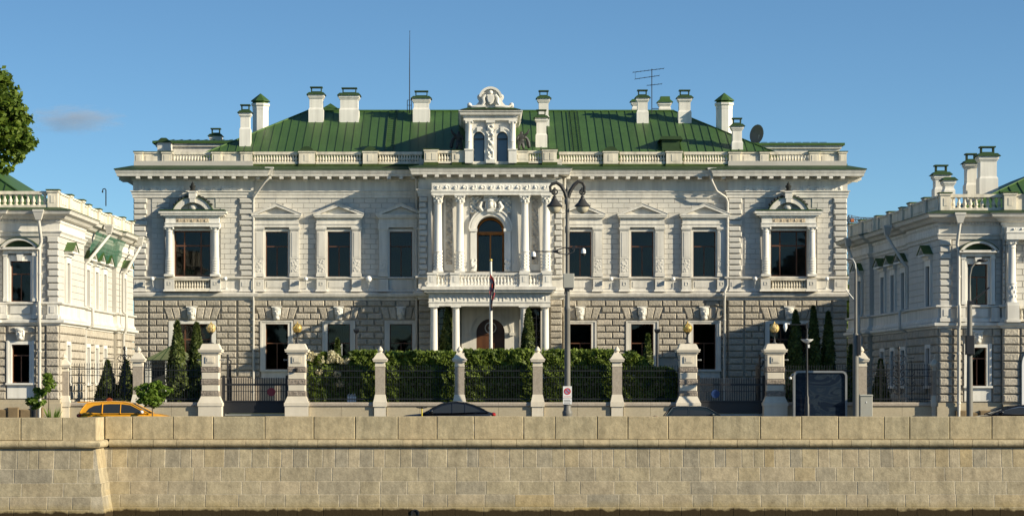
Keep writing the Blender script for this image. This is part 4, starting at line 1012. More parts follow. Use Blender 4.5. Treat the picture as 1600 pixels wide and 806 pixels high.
x = f(766.5); m = MB().box(x - .22, x + .22, DD - .2, DD - .02, zz(255), zz(188.5)); m.relief(x - .2, x + .2, zz(250), zz(195), DD - .03, .18, lumps(77, 5), .05); m.box(x - .28, x + .28, DD - .2, DD + .1, zz(192), zz(188.5)); m.box(x - .28, x + .28, DD - .2, DD + .1, zz(255), zz(249)); m.build('carved_pier', BRIGHT, dormer, FM, smooth=50)
pth = [(A0, -8), (A0, DD - .05), (A1, DD - .05), (A1, -8)]
MB().sweep(pth, [(-.2, zz(188.5)), (.10, zz(188.5)), (.10, zz(184)), (.14, zz(183.5)), (.14, zz(181.5)), (.30, zz(180)), (.34, zz(176.5)), (.40, zz(175)), (.42, zz(173.5)), (-.2, zz(171))], mis=[0, 0, 0, 0, 0, 0, 0, 0, 1, 0]).build('dormer_cornice', [TRIM, DGREEN], dormer, FM, smooth=20)
# scrolled gable with a shield
def arc(cx, cz, r, a0, a1, n): return [(cx + r * math.cos(R(a0 + (a1 - a0) * k / n)), cz + r * math.sin(R(a0 + (a1 - a0) * k / n))) for k in range(n + 1)]
s_ = .04 * .994
zb_ = zz(169.5)
prof = [(f(730), zb_), (f(730), zz(165)), (f(731), zz(161.5)), (f(734), zz(160.5)), (f(737), zz(162.5)), (f(738.5), zz(165)), (f(743), zz(164.5)), (f(747), zz(160)), (f(749), zz(156.5)), (f(747), zz(154.5)), (f(745.5), zz(151)), (f(746.5), zz(148)), (f(749), zz(147)), (f(751), zz(143.5)), (f(755), zz(139.5)), (f(760), zz(137)), (f(766.5), zz(136))]
full = prof + [(2 * f(766.5) - u, z) for u, z in prof[-2::-1]]
m = MB().prism(full, DD - .75, DD - .25)
m.ring(f(766.5), zz(153.5), .58, .72, R(8), R(172), 20, DD - .3, DD - .05)
gab = m.build('gable', BRIGHT, dormer, FM, smooth=40)
m = MB(); x = f(766.5); sh = [(x - .22, zz(148)), (x + .22, zz(148)), (x + .25, zz(154)), (x + .17, zz(160.5)), (x, zz(163.5)), (x - .17, zz(160.5)), (x - .25, zz(154))]
m.prism(sh, DD - .3, DD - .02); m.prism([(x + (u - x) * .75, zz(155) + (z - zz(155)) * .75) for u, z in sh], DD - .02, DD + .04)
m.ball((x, DD - .12, zz(144.5)), (.16, .14, .14), 8, 6)
for s in (-1, 1):
    m.tube([(x + s * .30, DD - .12, zz(148)), (x + s * .44, DD - .1, zz(153)), (x + s * .40, DD - .1, zz(160)), (x + s * .55, DD - .12, zz(165))], [.08, .11, .12, .07], 7); m.tube([(x + s * .3, DD - .1, zz(166)), (x + s * .8, DD - .1, zz(166.5)), (x + s * 1.15, DD - .15, zz(167)), (x + s * 1.35, DD - .2, zz(163))], [.09, .10, .09, .05], 7)
    m.ball((f(766.5 + s * 33), DD - .22, zz(163.5)), (.14, .1, .14), 10, 5)
m.build('shield_crest', BRIGHT, dormer, FM, smooth=50)
MB().prism([(A0 - .3, zz(171.5)), (A1 + .3, zz(171.5)), (f(803), zz(169)), (f(730), zz(169))], -6, DD + .2).build('dormer_roof', DGREEN, dormer, FM, smooth=0)
# dark scrolled statues beside the dormer
def statue(c, flip):
    x = f(c); t = thing('roof_statue', (x, 160 - .5, zz(234)), None, 'statue', 'bronze figures flanking the dormer')
    me = bpy.data.meshes.new('figure'); s = flip
    vs = [(0, 0, .55), (0, 0, .85), (0, -.02, 1.08), (s * .02, -.05, 1.28), (s * .20, -.08, 1.0), (s * .38, -.12, 1.12), (s * .50, -.1, 1.38), (-s * .18, -.1, .95), (-s * .28, -.2, .70), (s * .10, -.22, .52), (s * .14, -.28, .12), (-s * .12, -.25, .48), (-s * .16, -.30, .08), (s * .3, .1, .9), (s * .45, .15, .6), (s * .5, .12, .2)]
    es = [(0, 1), (1, 2), (2, 3), (1, 4), (4, 5), (5, 6), (1, 7), (7, 8), (0, 9), (9, 10), (0, 11), (11, 12), (1, 13), (13, 14), (14, 15)]
    rad_ = [.19, .2, .09, .12, .10, .08, .05, .10, .07, .13, .09, .12, .09, .10, .14, .12]
    me.from_pydata(vs, es, []); o = link(bpy.data.objects.new('figure', me), t, Matrix.Translation((x, 160 - .5, zz(234)))); me.materials.append(BRONZE)
    sk = o.modifiers.new('skin', 'SKIN'); o.modifiers.new('sub', 'SUBSURF').levels = 1
    for v, r in zip(me.skin_vertices[0].data, rad_): v.radius = (r, r)
    me.skin_vertices[0].data[0].use_root = True
    MB().box(x - .4, x + .4, .15, .85, zz(245), zz(234) + .12).build('plinth', BRONZE, t, FM, smooth=0)
    return t
props(statue(717, -1), 'dark bronze roof figure in shade on the shadowed west flank of the dormer')
props(statue(815, 1), 'dark bronze roof figure between the dormer and the small twin chimneys')

# ---- the green standing-seam roof
YR, YE = 169.0, 160.75
ZE, ZR = HC + (603 - 241.5) / 4000 * YE, HC + (603 - 174.5) / 4000 * YR
XE0, XE1 = (316 - 740) / 4000 * YE, (1217 - 740) / 4000 * YE
XR0, XR1 = (480 - 740) / 4000 * YR, (1053 - 740) / 4000 * YR
YB = 177.5
rf = MB()
dz = -.04
P = [(XE0, -YE, ZE + dz), (XE1, -YE, ZE + dz), (XR1, -YR, ZR + dz), (XR0, -YR, ZR + dz), (XE0, -YB, ZE + dz), (XE1, -YB, ZE + dz)]
rf.add(P + [(a, b_, ZE - .4) for a, b_, c_ in (P[0], P[1], P[4], P[5])], [(0, 1, 2, 3), (1, 5, 2), (0, 3, 4), (4, 3, 2, 5), (0, 1, 7, 6), (1, 5, 9, 7), (5, 4, 8, 9), (4, 0, 6, 8)])
roof = rf.build('roof', GREEN, mansion, WORLD, smooth=0)
def zon(y): return ZE + (ZR - ZE) * (y - YE) / (YR - YE)
pitch_ = .52; me_full = None; n = int((XE1 - XE0) / pitch_)
def sheet_mesh(x0, x1, y0l, y1l, y0r, y1r):
    m = MB(); t = .022; s_ = .065
    m.add([(x0, -y0l, zon(y0l)), (x1, -y0r, zon(y0r)), (x1, -y1r, zon(y1r)), (x0, -y1l, zon(y1l)), (x0, -y0l, zon(y0l) + t), (x1, -y0r, zon(y0r) + t), (x1, -y1r, zon(y1r) + t), (x0, -y1l, zon(y1l) + t)],
          [(4, 5, 6, 7), (0, 1, 5, 4), (1, 2, 6, 5), (2, 3, 7, 6), (3, 0, 4, 7)])
    if y1l - y0l > .1: m.add([(x0 - .018, -y0l, zon(y0l)), (x0 + .018, -y0l, zon(y0l)), (x0 + .018, -y1l, zon(y1l)), (x0 - .018, -y1l, zon(y1l)), (x0 - .018, -y0l, zon(y0l) + s_), (x0 + .018, -y0l, zon(y0l) + s_), (x0 + .018, -y1l, zon(y1l) + s_), (x0 - .018, -y1l, zon(y1l) + s_)],
          [(0, 1, 2, 3), (4, 5, 6, 7), (0, 1, 5, 4), (1, 2, 6, 5), (2, 3, 7, 6), (3, 0, 4, 7)])
    return m
for i in range(n + 1):
    x0, x1 = XE0 + i * pitch_, min(XE1, XE0 + (i + 1) * pitch_) - .004
    if x1 - x0 < .05: continue
    top = lambda x: YE + (YR - YE) * max(0, min(1, (x - XE0) / (XR0 - XE0), (XE1 - x) / (XE1 - XR1)))
    tl, tr = top(x0), top(x1)
    if min(tl, tr) >= YR - 1e-6:
        if me_full is None: me_full = sheet_mesh(0, x1 - x0, YE, YR, YE, YR).mesh('roof_sheet', GREEN, smooth=0)
        inst('roof_sheet', me_full, roof, Matrix.Translation((x0, 0, 0)))
    else: sheet_mesh(x0, x1, YE, max(tl, YE + .02), YE, max(tr, YE + .02)).build('roof_sheet', GREEN, roof, WORLD, smooth=0)
MB().tube([(XR0, -YR, ZR + .05), (XR1, -YR, ZR + .05)], .07, 6).build('ridge_cap', GREEN, roof, WORLD)
for xa, xb in ((XR0, XE0), (XR1, XE1)): MB().tube([(xa, -YR, ZR + .03), (xb, -YE, ZE + .03)], .06, 6).build('hip_cap', GREEN, roof, WORLD)
# roof ladders
for px_ in (604, 892):
    y0, y1 = 160.9, 168.8; m = MB(); xb = (px_ - 740) / 4000 * 164
    for s in (0, .55): m.tube([(xb + s, -y0, zon(y0) + .12), (xb + s, -y1, zon(y1) + .12)], .025, 5)
    for k in range(22):
        y = y0 + (y1 - y0) * k / 21; m.tube([(xb, -y, zon(y) + .12), (xb + .55, -y, zon(y) + .12)], .015, 4)
    m.build('roof_ladder', DGREEN, roof, WORLD)
# skylight
xs, ys_ = (1047 - 740) / 4000 * 162, 162.0
m = MB(); m.box(xs - .55, xs + .55, -163.2, -161.3, zon(161.3), zon(161.3) + .75); m.prism([(xs - .75, zon(161.3) + .74), (xs + .75, zon(161.3) + .74), (xs + .6, zon(161.3) + .95), (xs - .6, zon(161.3) + .95)], -164.5, -161.1)
m.build('skylight', DGREEN, roof, WORLD, smooth=0)

# ---- chimneys
def chimney(x0, x1, yt, yb, Y, parent=None, pot=True, cap=DGREEN, depth=None, sc=1.0, step=.62):
    k = Y / 4000; X0, X1 = (x0 - 740) * k, (x1 - 740) * k; zt, zb = HC + (603 - yt) * k, HC + (603 - yb) * k
    w = X1 - X0; dp = depth or max(.7, min(1.3, w)); c = (X0 + X1) / 2; yc = -(Y + dp / 2); m = MB()
    zr = zt - (.42 if pot else 0)
    m.box(c - w / 2 + .04, c + w / 2 - .04, yc - dp / 2 + .04, yc + dp / 2 - .04, zb - .8, zr - .30)
    zs = zb + (zr - zb) * (1 - step) * .9
    m.box(c - w / 2 - .02, c + w / 2 + .02, yc - dp / 2 - .02, yc + dp / 2 + .02, zb - .8, zs); m.frustum(c - w / 2 - .02, c + w / 2 + .02, yc - dp / 2 - .02, yc + dp / 2 + .02, zs, zs + .12, .06, .06)
    m.box(c - w / 2 - .01, c + w / 2 + .01, yc - dp / 2 - .01, yc + dp / 2 + .01, zr - .36, zr - .28); m.box(c - w / 2 - .06, c + w / 2 + .06, yc - dp / 2 - .06, yc + dp / 2 + .06, zr - .28, zr - .12)
    m.frustum(c - w / 2 - .16, c + w / 2 + .16, yc - dp / 2 - .16, yc + dp / 2 + .16, zr - .12, zr + .04, .16, .16, 1)
    if pot:
        pw = w * .34
        for s in (-1, 1): m.box(c + s * pw - .03, c + s * pw + .03, yc - .2, yc + .2, zr + .03, zt - .07, 1)
        m.box(c - pw - .09, c + pw + .09, yc - .3, yc + .3, zt - .07, zt, 1); m.box(c - pw, c + pw, yc - .22, yc + .22, zr + .04, zr + .12, 1)
    return m.build('chimney', [BRIGHT, cap], parent or roof, WORLD, smooth=0)
def oct_tower(c, yt, ycap, yb, Y, wb):
    k = Y / 4000; x = (c - 740) * k; z = lambda p: HC + (603 - p) * k; r = wb / 2 * k * 1.04; m = MB(); a0 = R(22.5)
    m.lathe(x, -Y - r, [(r * .92, z(yb) - 1), (r * .92, z(ycap + 14)), (r * .95, z(ycap + 13)), (r * .95, z(ycap + 9)), (r * 1.08, z(ycap + 7)), (r * 1.08, z(ycap + 4))], 8, 0, a0)
    m.lathe(x, -Y - r, [(r * 1.0, z(ycap + 4)), (r * .8, z(ycap))], 8, 1, a0); m.lathe(x, -Y - r, [(r * 1.13, z(ycap + .6)), (r * 1.10, z(ycap - .5)), (.03, z(yt))], 8, 1, a0)
    return m.build('chimney', [BRIGHT, GREEN], roof, WORLD, smooth=20)
chimney(374.5, 391, 163, 217, 162.2)
oct_tower(406, 145, 157, 205, 165.5, 27)
chimney(482.5, 505, 135, 185, 166.8)
m = MB(); xx = (516 - 740) / 4000 * 171; m.frustum(xx - .65, xx + .65, -172, -170.7, ZR - 1, HC + (603 - 170) / 4000 * 171, 0, 0); m.lathe(xx, -171.35, [(.75, HC + (603 - 170) / 4000 * 171), (.02, HC + (603 - 161) / 4000 * 171)], 4, 0, R(45)); m.build('roof_vent', GREEN, roof, WORLD, smooth=0)
chimney(530.5, 560, 136, 185, 166.8)
chimney(645.5, 671, 141, 185, 166.8, step=.55)
chimney(841, 858, 141, 200, 166); chimney(837.5, 854.5, 171, 227, 162)
chimney(995.5, 1013, 140, 188, 166.6); chimney(988, 1000, 156, 176, 171, pot=False, cap=GREEN)
chimney(1030, 1048, 157, 176, 171, pot=False, cap=GREEN); xx = (1039 - 740) / 4000 * 171.5; zq = HC + (603 - 158) / 4000 * 171.5
MB().frustum(xx - .34, xx + .34, -172.1, -171.2, zq, zq + .28, .03, .03).build('chimney_lid', GREEN, roof, WORLD, smooth=0)
chimney(1060.5, 1080, 140, 188, 166.6)
oct_tower(1133, 144, 156, 212, 165.5, 28)
chimney(1144, 1160.5, 184, 238, 161.6)
chimney(328, 345, 200, 213, 170, pot=True, step=.9)

# ---- low roofs behind the end bays
def rear_range(x0, x1, yt, yg, yb, Y, capx0, capx1):
    k = Y / 4000; X = lambda p: (p - 740) * k; z = lambda p: HC + (603 - p) * k; m = MB()
    m.box(X(x0), X(x1), -Y - 8, -Y, 15.5, z(yg)); m.box(X(x0) - .1, X(x1) + .1, -Y - 8, -Y + .15, z(yg) - .35, z(yg) - .15)
    m.add([(X(x0) - .3, -Y + .3, z(yg)), (X(x1) + .3, -Y + .3, z(yg)), (X(x1) + .1, -Y - 3, z(yt)), (X(x0) - .1, -Y - 3, z(yt)), (X(x0) - .3, -Y + .3, z(yg) - .15), (X(x1) + .3, -Y + .3, z(yg) - .15), (X(x1) + .3, -Y - 8, z(yg) - .15), (X(x0) - .3, -Y - 8, z(yg) - .15)],
          [(0, 1, 2, 3), (4, 5, 1, 0), (5, 6, 2, 1), (6, 7, 3, 2), (7, 4, 0, 3)], 1)
    o = m.build('rear_range', [TRIM, GREEN], mansion, WORLD, smooth=0)
    n = int((X(x1) - X(x0)) / .55)
    for i in range(n):
        u = X(x0) + .2 + i * .55
        MB().tube([(u, -Y + .3, z(yg) + .03), (u, -Y - 3, z(yt) + .03)], .022, 4).build('roof_seam', DGREEN, o, WORLD)
    return o
rear_range(246, 470, 212, 221, 237, 166, 246, 270)
rear_range(1100, 1312, 216.5, 224, 237, 166, 1292, 1312)
m = MB(); k = 166 / 4000; m.box((250 - 740) * k, (270 - 740) * k, -165.8, -164.6, 15.5, HC + (603 - 226) * k); m.prism([((250 - 740) * k - .1, HC + (603 - 226) * k), ((270 - 740) * k + .1, HC + (603 - 226) * k), ((264 - 740) * k, HC + (603 - 219) * k), ((256 - 740) * k, HC + (603 - 219) * k)], -165.9, -164.5, 1)
m.build('corner_dormer', [TRIM, DGREEN], mansion, WORLD, smooth=0)

# ---- rainwater pipes
def drainpipe(parent, F, pts, r=.07, head=None):
    m = MB().tube(pts, r, 8)
    for i in range(len(pts) - 1):
        a, b_ = Vector(pts[i]), Vector(pts[i + 1]); L_ = (b_ - a).length
        if L_ > 2 and abs((b_ - a).normalized().z) > .95:
            for k in range(int(L_ / 2.2)):
                q = a + (b_ - a) * ((k + .5) / int(L_ / 2.2)); m.lathe(q.x, q.y, [(r * 1.3, q.z - .05), (r * 1.3, q.z + .05)], 8)
    if head:
        x, y, z = head; m.frustum(x - .13, x + .13, y - .12, y + .12, z - .45, z - .05, -.12, -.08); m.box(x - .27, x + .27, y - .22, y + .22, z - .05, z + .06)
    return m.build('drainpipe', PIPE, parent, F, smooth=50)
xh, xl = U(421, .9), U(393.6, .3)
drainpipe(mansion, FM, [(xh, .95, Z(268)), (xh, .95, Z(279)), (U(415), .75, Z(286)), (U(397.5), .42, Z(309)), (U(396.6), .36, Z(314)), (U(396.6), .36, Z(430)), (U(396.6), .5, Z(440)), (U(396.6), .5, Z(466)), (U(396.6), .36, Z(472)), (U(396.6), .36, .95)], .075, (xh, .95, Z(265)))
xh = U(1112, .9)
drainpipe(mansion, FM, [(xh, .95, Z(268)), (xh, .95, Z(284)), (U(1118), .75, Z(300)), (U(1133), .42, Z(309)), (U(1136), .36, Z(316)), (U(1136), .36, Z(446)), (U(1131), .55, Z(456)), (U(1131), .55, Z(464)), (U(1131), .36, Z(472)), (U(1131), .36, .95)], .075, (xh, .95, Z(266)))
drainpipe(mansion, FM, [(U(882), .9, Z(280)), (U(882), .3, Z(309)), (U(882), .3, Z(430)), (U(882), .5, Z(440)), (U(882), .5, Z(462)), (U(882), .3, Z(472)), (U(882), .3, .95)], .07)
drainpipe(mansion, FM, [(U(651), .9, Z(280)), (U(651), .25, Z(309)), (U(651), .25, Z(430)), (U(651), .5, Z(440)), (U(651), .5, Z(462)), (U(651), .25, Z(472)), (U(651), .25, .95)], .07)
# ------------------------------------------------------------------ the two street wings
def annexe(s, XC, t, dz, label):
    YA = 127.0; Ls = 24.5; k = YA / 4000
    root = thing('wing_building', (XC + s * 6, YA, .25), label, 'building', 'pale wings flanking the courtyard')
    z = lambda p: HC + (603 - p) * k + dz
    FF = Frame(0, YA)
    X = lambda o: XC + s * o
    def fb(m, o0, o1, d0, d1, z0, z1, mi=0): a, e = sorted((X(o0), X(o1))); return m.box(a, e, d0, d1, z0, z1, mi)
    if s < 0:
        FS = Frame(XC, YA, math.atan2(1, t)); us = lambda v: v
    else:
        FS = Frame(XC - t * Ls, YA + Ls, math.atan2(-1, t)); us = lambda v: Ls - v
    # (side frames: x runs so that the wall faces the court; t is the splay of the wall per metre)
    def sb(m, v0, v1, d0, d1, z0, z1, mi=0): a, e = sorted((us(v0), us(v1))); return m.box(a, e, d0, d1, z0, z1, mi)
    RP = .28; ES = -.25
    W0, W1 = 1.41, 2.39; C0 = 1.9
    zt, zs = z(329), z(503); WZ = (z(471), z(408)); GZ = (z(598), z(538))
    # walls
    m = MB()
    def hole(o0, o1, z0, z1): a, e = sorted((X(o0), X(o1))); return (a, e, z0, z1)
    a, e = sorted((X(0), X(3.1)))
    wall_with_holes(m, a, e, zs, zt, -.35, -.035, [hole(W0, W1, *WZ)], 0); wall_with_holes(m, a, e, .1, zs, -.35, -.045, [hole(W0, W1, *GZ)], 1)
    a, e = sorted((X(3.1), X(14)))
    m.box(a, e, -.35, RP - .035, zs, zt, 0); m.box(a, e, -.35, RP - .045, .1, zs, 1)
    m.build('wall', [JOINT, RUSTJ], root, FF, smooth=0)
    wv = [2.3, 9.7, 12.5, 15.3, 20.8]; hw = .45
    m = MB()
    for v0, v1, d in ((0.36, 7.4, 0), (7.4, 18.2, ES), (18.2, Ls, 0)):
        a, e = sorted((us(v0), us(v1))); hs = [(us(v) - hw, us(v) + hw, z(471), z(408)) for v in wv if v0 < v < v1]; hg = [(us(v) - hw, us(v) + hw, z(598), z(538)) for v in wv if v0 < v < v1]
        wall_with_holes(m, a, e, zs, zt, -.8, d - .03, hs, 0); wall_with_holes(m, a, e, .1, zs, -.8, d - .04, hg, 1)
    sb(m, .36, Ls, -1.4, -1.3, .1, zt, 2)
    m.build('side_wall', [JOINT, RUSTJ, DARKROOM], root, FS, smooth=0)
    m = MB(); a, e = sorted((X(1), X(13.9))); m.box(a, e, -Ls, -Ls + .3, .1, zt); m.box(X(13.7) - .15, X(13.7) + .15, -Ls, -.36, .1, zt); fb(m, .6, 13, -1.6, -1.5, .3, zt - .2, 1)
    m.build('back_wall', [JOINT, DARKROOM], root, FF, smooth=0)
    # stones
    am = block_mesh('ashlar_block', WALL, .012, .62, .30, .06); rm = block_mesh('rusticated_stone', RUST, .05, .6, .40, .16); qm = block_mesh('quoin', WALL, .05, .6, .34, .2)
    def put(me, nm, a, e, d, z0, z1, dep, F): inst(nm, me, root, F.M @ Matrix.Translation(((a + e) / 2, -d, (z0 + z1) / 2)) @ Matrix.Diagonal((e - a, dep, z1 - z0, 1)))
    a, e = sorted((X(.64), X(3.06)))
    cuts = [hole(1.0, 2.8, z(476), z(386)), hole(.9, 2.9, z(391), z(371))]
    for p in lay(a, e, z(474), z(369), .30, .62, .03, .03, cuts): put(am, 'ashlar_block', p[0], p[1], -.03, p[2], p[3], .06, FF)
    a, e = sorted((X(3.75), X(11)))
    for p in lay(a, e, z(474), z(369), .30, .62, .03, .03, []): put(am, 'ashlar_block', p[0], p[1], RP - .03, p[2], p[3], .06, FF)
    n = 10
    for i in range(n):
        z1 = z(369) - i * (z(369) - z(474)) / n - .02; z0 = z(369) - (i + 1) * (z(369) - z(474)) / n + .02
        for o0, o1, d in ((0, .58, .04), (3.1, 3.18, RP + .03)):
            a, e = sorted((X(o0), X(o1 - (i % 2) * .07 if o1 < 1 else o1))); put(qm, 'quoin', a, e, d, z0, z1, .2, FF)
    n = 9; zt_, zb_ = z(508), z(624)
    for i in range(n):
        z1 = zt_ - i * (zt_ - zb_) / n - .025; z0 = zt_ - (i + 1) * (zt_ - zb_) / n + .025
        for o0, o1, d in ((0, .62, .05), (.70, 1.15, .0), (2.65, 3.06, .0), (3.1, 3.9, RP + .05), (3.96, 4.8, RP + .05), *([(4.9, 6.0, RP + .05)] if s > 0 else []), *([(4.9 + q * 1.0, 5.84 + q * 1.0, RP + .05) for q in range(0 if s < 0 else 2, 7)])):
            if o0 in (.7, 2.65) and i == 1: pass
            a, e = sorted((X(o0), X(o1))); put(rm, 'rusticated_stone', a, e, d, z0, z1, .16, FF)
        if i < 1:
            a, e = sorted((X(1.2), X(2.6))); put(rm, 'rusticated_stone', a, e, 0, z0, z1, .16, FF)
    # side stones: thin courses seen at a low angle, joined
    j1, j2 = MB(), MB(); cu = [(us(v) - .75, us(v) + .75, z(476), z(388)) for v in wv]; cg = [(us(v) - .62, us(v) + .62, z(606), z(531)) for v in wv]
    for v0, v1, d in ((.02, 7.38, 0), (7.42, 18.18, ES), (18.22, Ls, 0)):
        a, e = sorted((us(v0), us(v1)))
        for p in lay(a, e, z(474), z(369), .33, .9, .03, .03, cu): j1.pillow(p[0], p[1], d - .06, d + rnd.uniform(-.004, .004), p[2], p[3], .012)
        for p in lay(a, e, z(624), z(508), (z(508) - z(624)) / 9, .75, .05, .05, cg): j2.pillow(p[0], p[1], d - .06, d + .10, p[2], p[3], .045)
    j1.build('ashlar_courses', WALL, root, FS, smooth=0, kind='stuff'); j2.build('rusticated_courses', RUST, root, FS, smooth=0, kind='stuff')
    # basement
    m = MB(); fb(m, -.12, 3.1, -.35, .14, .1, z(630)); fb(m, -.06, 3.1, -.35, .08, z(630), z(624)); fb(m, 3.1, 14, -.35, RP + .12, .1, z(627)); m.build('base_course', PLINTH, root, FF, smooth=0)
    m = MB(); sb(m, .1, Ls, -.35, .12, .1, z(628)); m.build('side_base', PLINTH, root, FS, smooth=0)
    for i in range(4):
        o = .75 + i * .6; m = MB(); a, e = sorted((X(o), X(o + .56))); m.pillow(a, e, .05, .30 - .06 * (i % 2), .2, z(636) - .1 * (i % 2), .05); m.build('basement_stone', BROWNST, root, FF, smooth=0)
    # mouldings all round
    SP = lambda v, e_: (XC - s * 0 + (t * v if s < 0 else -t * v) - s * e_, -(YA + v))
    if s < 0: path = [(X(14), -YA + RP), (X(3.1), -YA + RP), (X(3.1), -YA), (XC, -YA), SP(7.4, 0), SP(7.4, ES), SP(18.2, ES), SP(18.2, 0), SP(Ls, 0), (SP(Ls, 0)[0] - 6, -(YA + Ls))]
    else: path = [(SP(Ls, 0)[0] + 6, -(YA + Ls)), SP(Ls, 0), SP(18.2, 0), SP(18.2, ES), SP(7.4, ES), SP(7.4, 0), (XC, -YA), (X(3.1), -YA), (X(3.1), -YA + RP), (X(14), -YA + RP)]
    MB().sweep(path, [(-.3, z(349)), (.06, z(349)), (.10, z(347)), (.10, z(343.5)), (.30, z(342)), (.42, z(338)), (.62, z(335.5)), (.68, z(331.5)), (.74, z(330)), (.74, z(328.8)), (.1, z(324)), (-.3, z(324))], mis=[0] * 8 + [1, 1, 1, 0]).build('cornice', [TRIM, DGREEN], root, WORLD, smooth=20)
    MB().sweep(path, [(-.1, z(369)), (.06, z(369)), (.09, z(365)), (.16, z(362.5)), (.16, z(361)), (.04, z(360)), (.04, z(349)), (-.1, z(349))]).build('architrave', TRIM, root, WORLD, smooth=20)
    MB().sweep(path, [(-.1, z(508)), (.09, z(508)), (.12, z(505.5)), (.28, z(504)), (.30, z(500)), (.18, z(498.6)), (-.1, z(497.5))]).build('string_course', BRIGHT, root, WORLD, smooth=20)
    MB().sweep(path, [(-.1, z(476)), (.12, z(476)), (.2, z(474.6)), (.2, z(472.6)), (.1, z(471.5)), (-.1, z(471.5))]).build('sill_course', TRIM, root, WORLD, smooth=20)
    MB().sweep(path, [(-.1, z(498)), (.14, z(498)), (.14, z(495)), (.05, z(491)), (.05, z(476)), (-.1, z(476))]).build('pedestal_course', TRIM, root, WORLD, smooth=0)
    # dentils under the front cornice
    dm = MB().box(-.04, .04, 0, .1, -.05, .05).mesh('dentil', TRIM, smooth=0)
    for i in range(20): inst('dentil', dm, root, FF.M @ Matrix.Translation((X(.1 + i * .155), -.09, z(344.6))))
    # pedestals, panel under the window
    for o in (.29, 1.05, 2.75):
        m = MB(); w_ = .24 if o < .5 else .2; fb(m, o - w_, o + w_, 0, .26, z(492), z(476)); fb(m, o - w_ - .06, o + w_ + .06, 0, .32, z(498), z(492)); fb(m, o - w_ * .5, o + w_ * .5, .26, .285, z(489), z(479)); m.build('pedestal', TRIM, root, FF, smooth=0)
    m = MB(); fb(m, 1.4, 2.4, 0, .12, z(490), z(478)); m.build('sill_panel', TRIM, root, FF, smooth=0)
    # front windows
    a, e = sorted((X(W0), X(W1))); um_ = X(C0)
    w = window(FF, root, a, e, *WZ, -.18, (lambda k_: [um_] if k_ == 0 else []), [z(428)])
    m = MB(); d = .2
    for q in (-1, 1):
        a, e = sorted((um_ + q * .5, um_ + q * .64)); m.box(a, e, -.18, .08, z(471), z(399)); a, e = sorted((um_ + q * .64, um_ + q * .82)); m.box(a, e, -.03, d, z(471), z(400)); m.box(a - .03, e + .03, -.03, d + .05, z(400), z(396)); m.box(a - .02, e + .02, -.03, d + .04, z(471), z(466))
    m.box(um_ - .5, um_ + .5, -.18, .08, z(408), z(399)); m.box(um_ - .83, um_ + .83, -.03, d + .02, z(396), z(391)); m.prism([(um_ - .12, z(408)), (um_ + .12, z(408)), (um_ + .17, z(397)), (um_ - .17, z(397))], 0, .25)
    m.build('window_surround', BRIGHT, w, FF, smooth=0)
    rr_ = 1.18; h = z(372) - z(387); zc = z(387) + h - rr_; a0 = math.asin((z(387) - zc) / rr_); m = MB(); D = .5
    m.box(um_ - .98, um_ + .98, -.03, D, z(390.5), z(386.8)); m.ring(um_, zc, rr_ - .13, rr_, a0, math.pi - a0, 18, -.03, D); m.ring(um_, zc, rr_, rr_ + .03, a0, math.pi - a0, 18, -.03, D + .05, 1)
    m.prism([(um_ + (rr_ - .1) * math.cos(a0 + (math.pi - 2 * a0) * k_ / 14), zc + (rr_ - .1) * math.sin(a0 + (math.pi - 2 * a0) * k_ / 14)) for k_ in range(15)], -.03, .1, 1)
    m.build('arched_hood', [TRIM, DGREEN], w, FF, smooth=40)
    w = window(FF, root, *sorted((X(W0 + .05), X(W1 - .05))), *GZ, -.18, (lambda k_: [um_] if k_ == 0 else []), [z(555)])
    m = MB()
    for q in (-1, 1): a, e = sorted((um_ + q * .44, um_ + q * .66)); m.box(a, e, -.18, .08, z(598), z(533)); a, e = sorted((um_ + q * .58, um_ + q * .68)); m.box(a, e, -.18, .12, z(600), z(532))
    m.box(um_ - .44, um_ + .44, -.18, .08, z(538), z(533)); m.box(um_ - .72, um_ + .72, -.18, .2, z(601), z(598)); m.box(um_ - .66, um_ + .66, -.03, .05, z(622), z(601)); m.build('window_surround', BRIGHT, w, FF, smooth=0)
    mask(FF, um_, z(512), z(531), .17, .25, .10, root, .8)
    # column and panel of the projecting bay
    m = MB(); x = X(3.48); r = .2
    m.box(x - .28, x + .28, RP, RP + .62, z(473), z(468)); m.lathe(x, RP + .32, [(.26, z(468)), (.22, z(465)), (.21, z(463)), (.21, z(440)), (.235, z(439.5)), (.235, z(438)), (.205, z(437)), (.18, z(384)), (.21, z(383.4)), (.19, z(382)), (.2, z(379)), (.28, z(373))], 18); m.box(x - .29, x + .29, RP, RP + .62, z(373), z(371)); m.box(x - .25, x + .25, RP, RP + .05, z(468), z(373))
    for q in range(24):
        a_ = R(45 * q + 20 * (q // 8)); m.ball((x + .21 * math.cos(a_), RP + .32 + .21 * math.sin(a_), z(459) + .22 * (q // 8)), (.045, .045, .08), 5, 4)
    for q in range(6): m.ball((x + .24 * math.cos(R(60 * q)), RP + .32 + .24 * math.sin(R(60 * q)), z(376.5)), .07, 6, 4)
    m.build('column', BRIGHT, root, FF, smooth=45)
    m = MB(); fb(m, 3.15, 14, RP, RP + .7, z(371), z(352)); fb(m, 3.12, 14, RP, RP + .74, z(361), z(359)); m.build('entablature', BRIGHT, root, FF, smooth=0)
    a, e = sorted((X(3.3), X(5.2))); MB().relief(a, e, z(358), z(352.5), RP + .69, .10, scrolls(.4), .04).build('frieze_relief', BRIGHT, root, FF, smooth=60)
    m = MB(); fb(m, 3.2, 3.78, RP, RP + .66, z(495), z(473)); fb(m, 3.14, 3.84, RP, RP + .7, z(499), z(495)); m.build('pedestal', TRIM, root, FF, smooth=0)
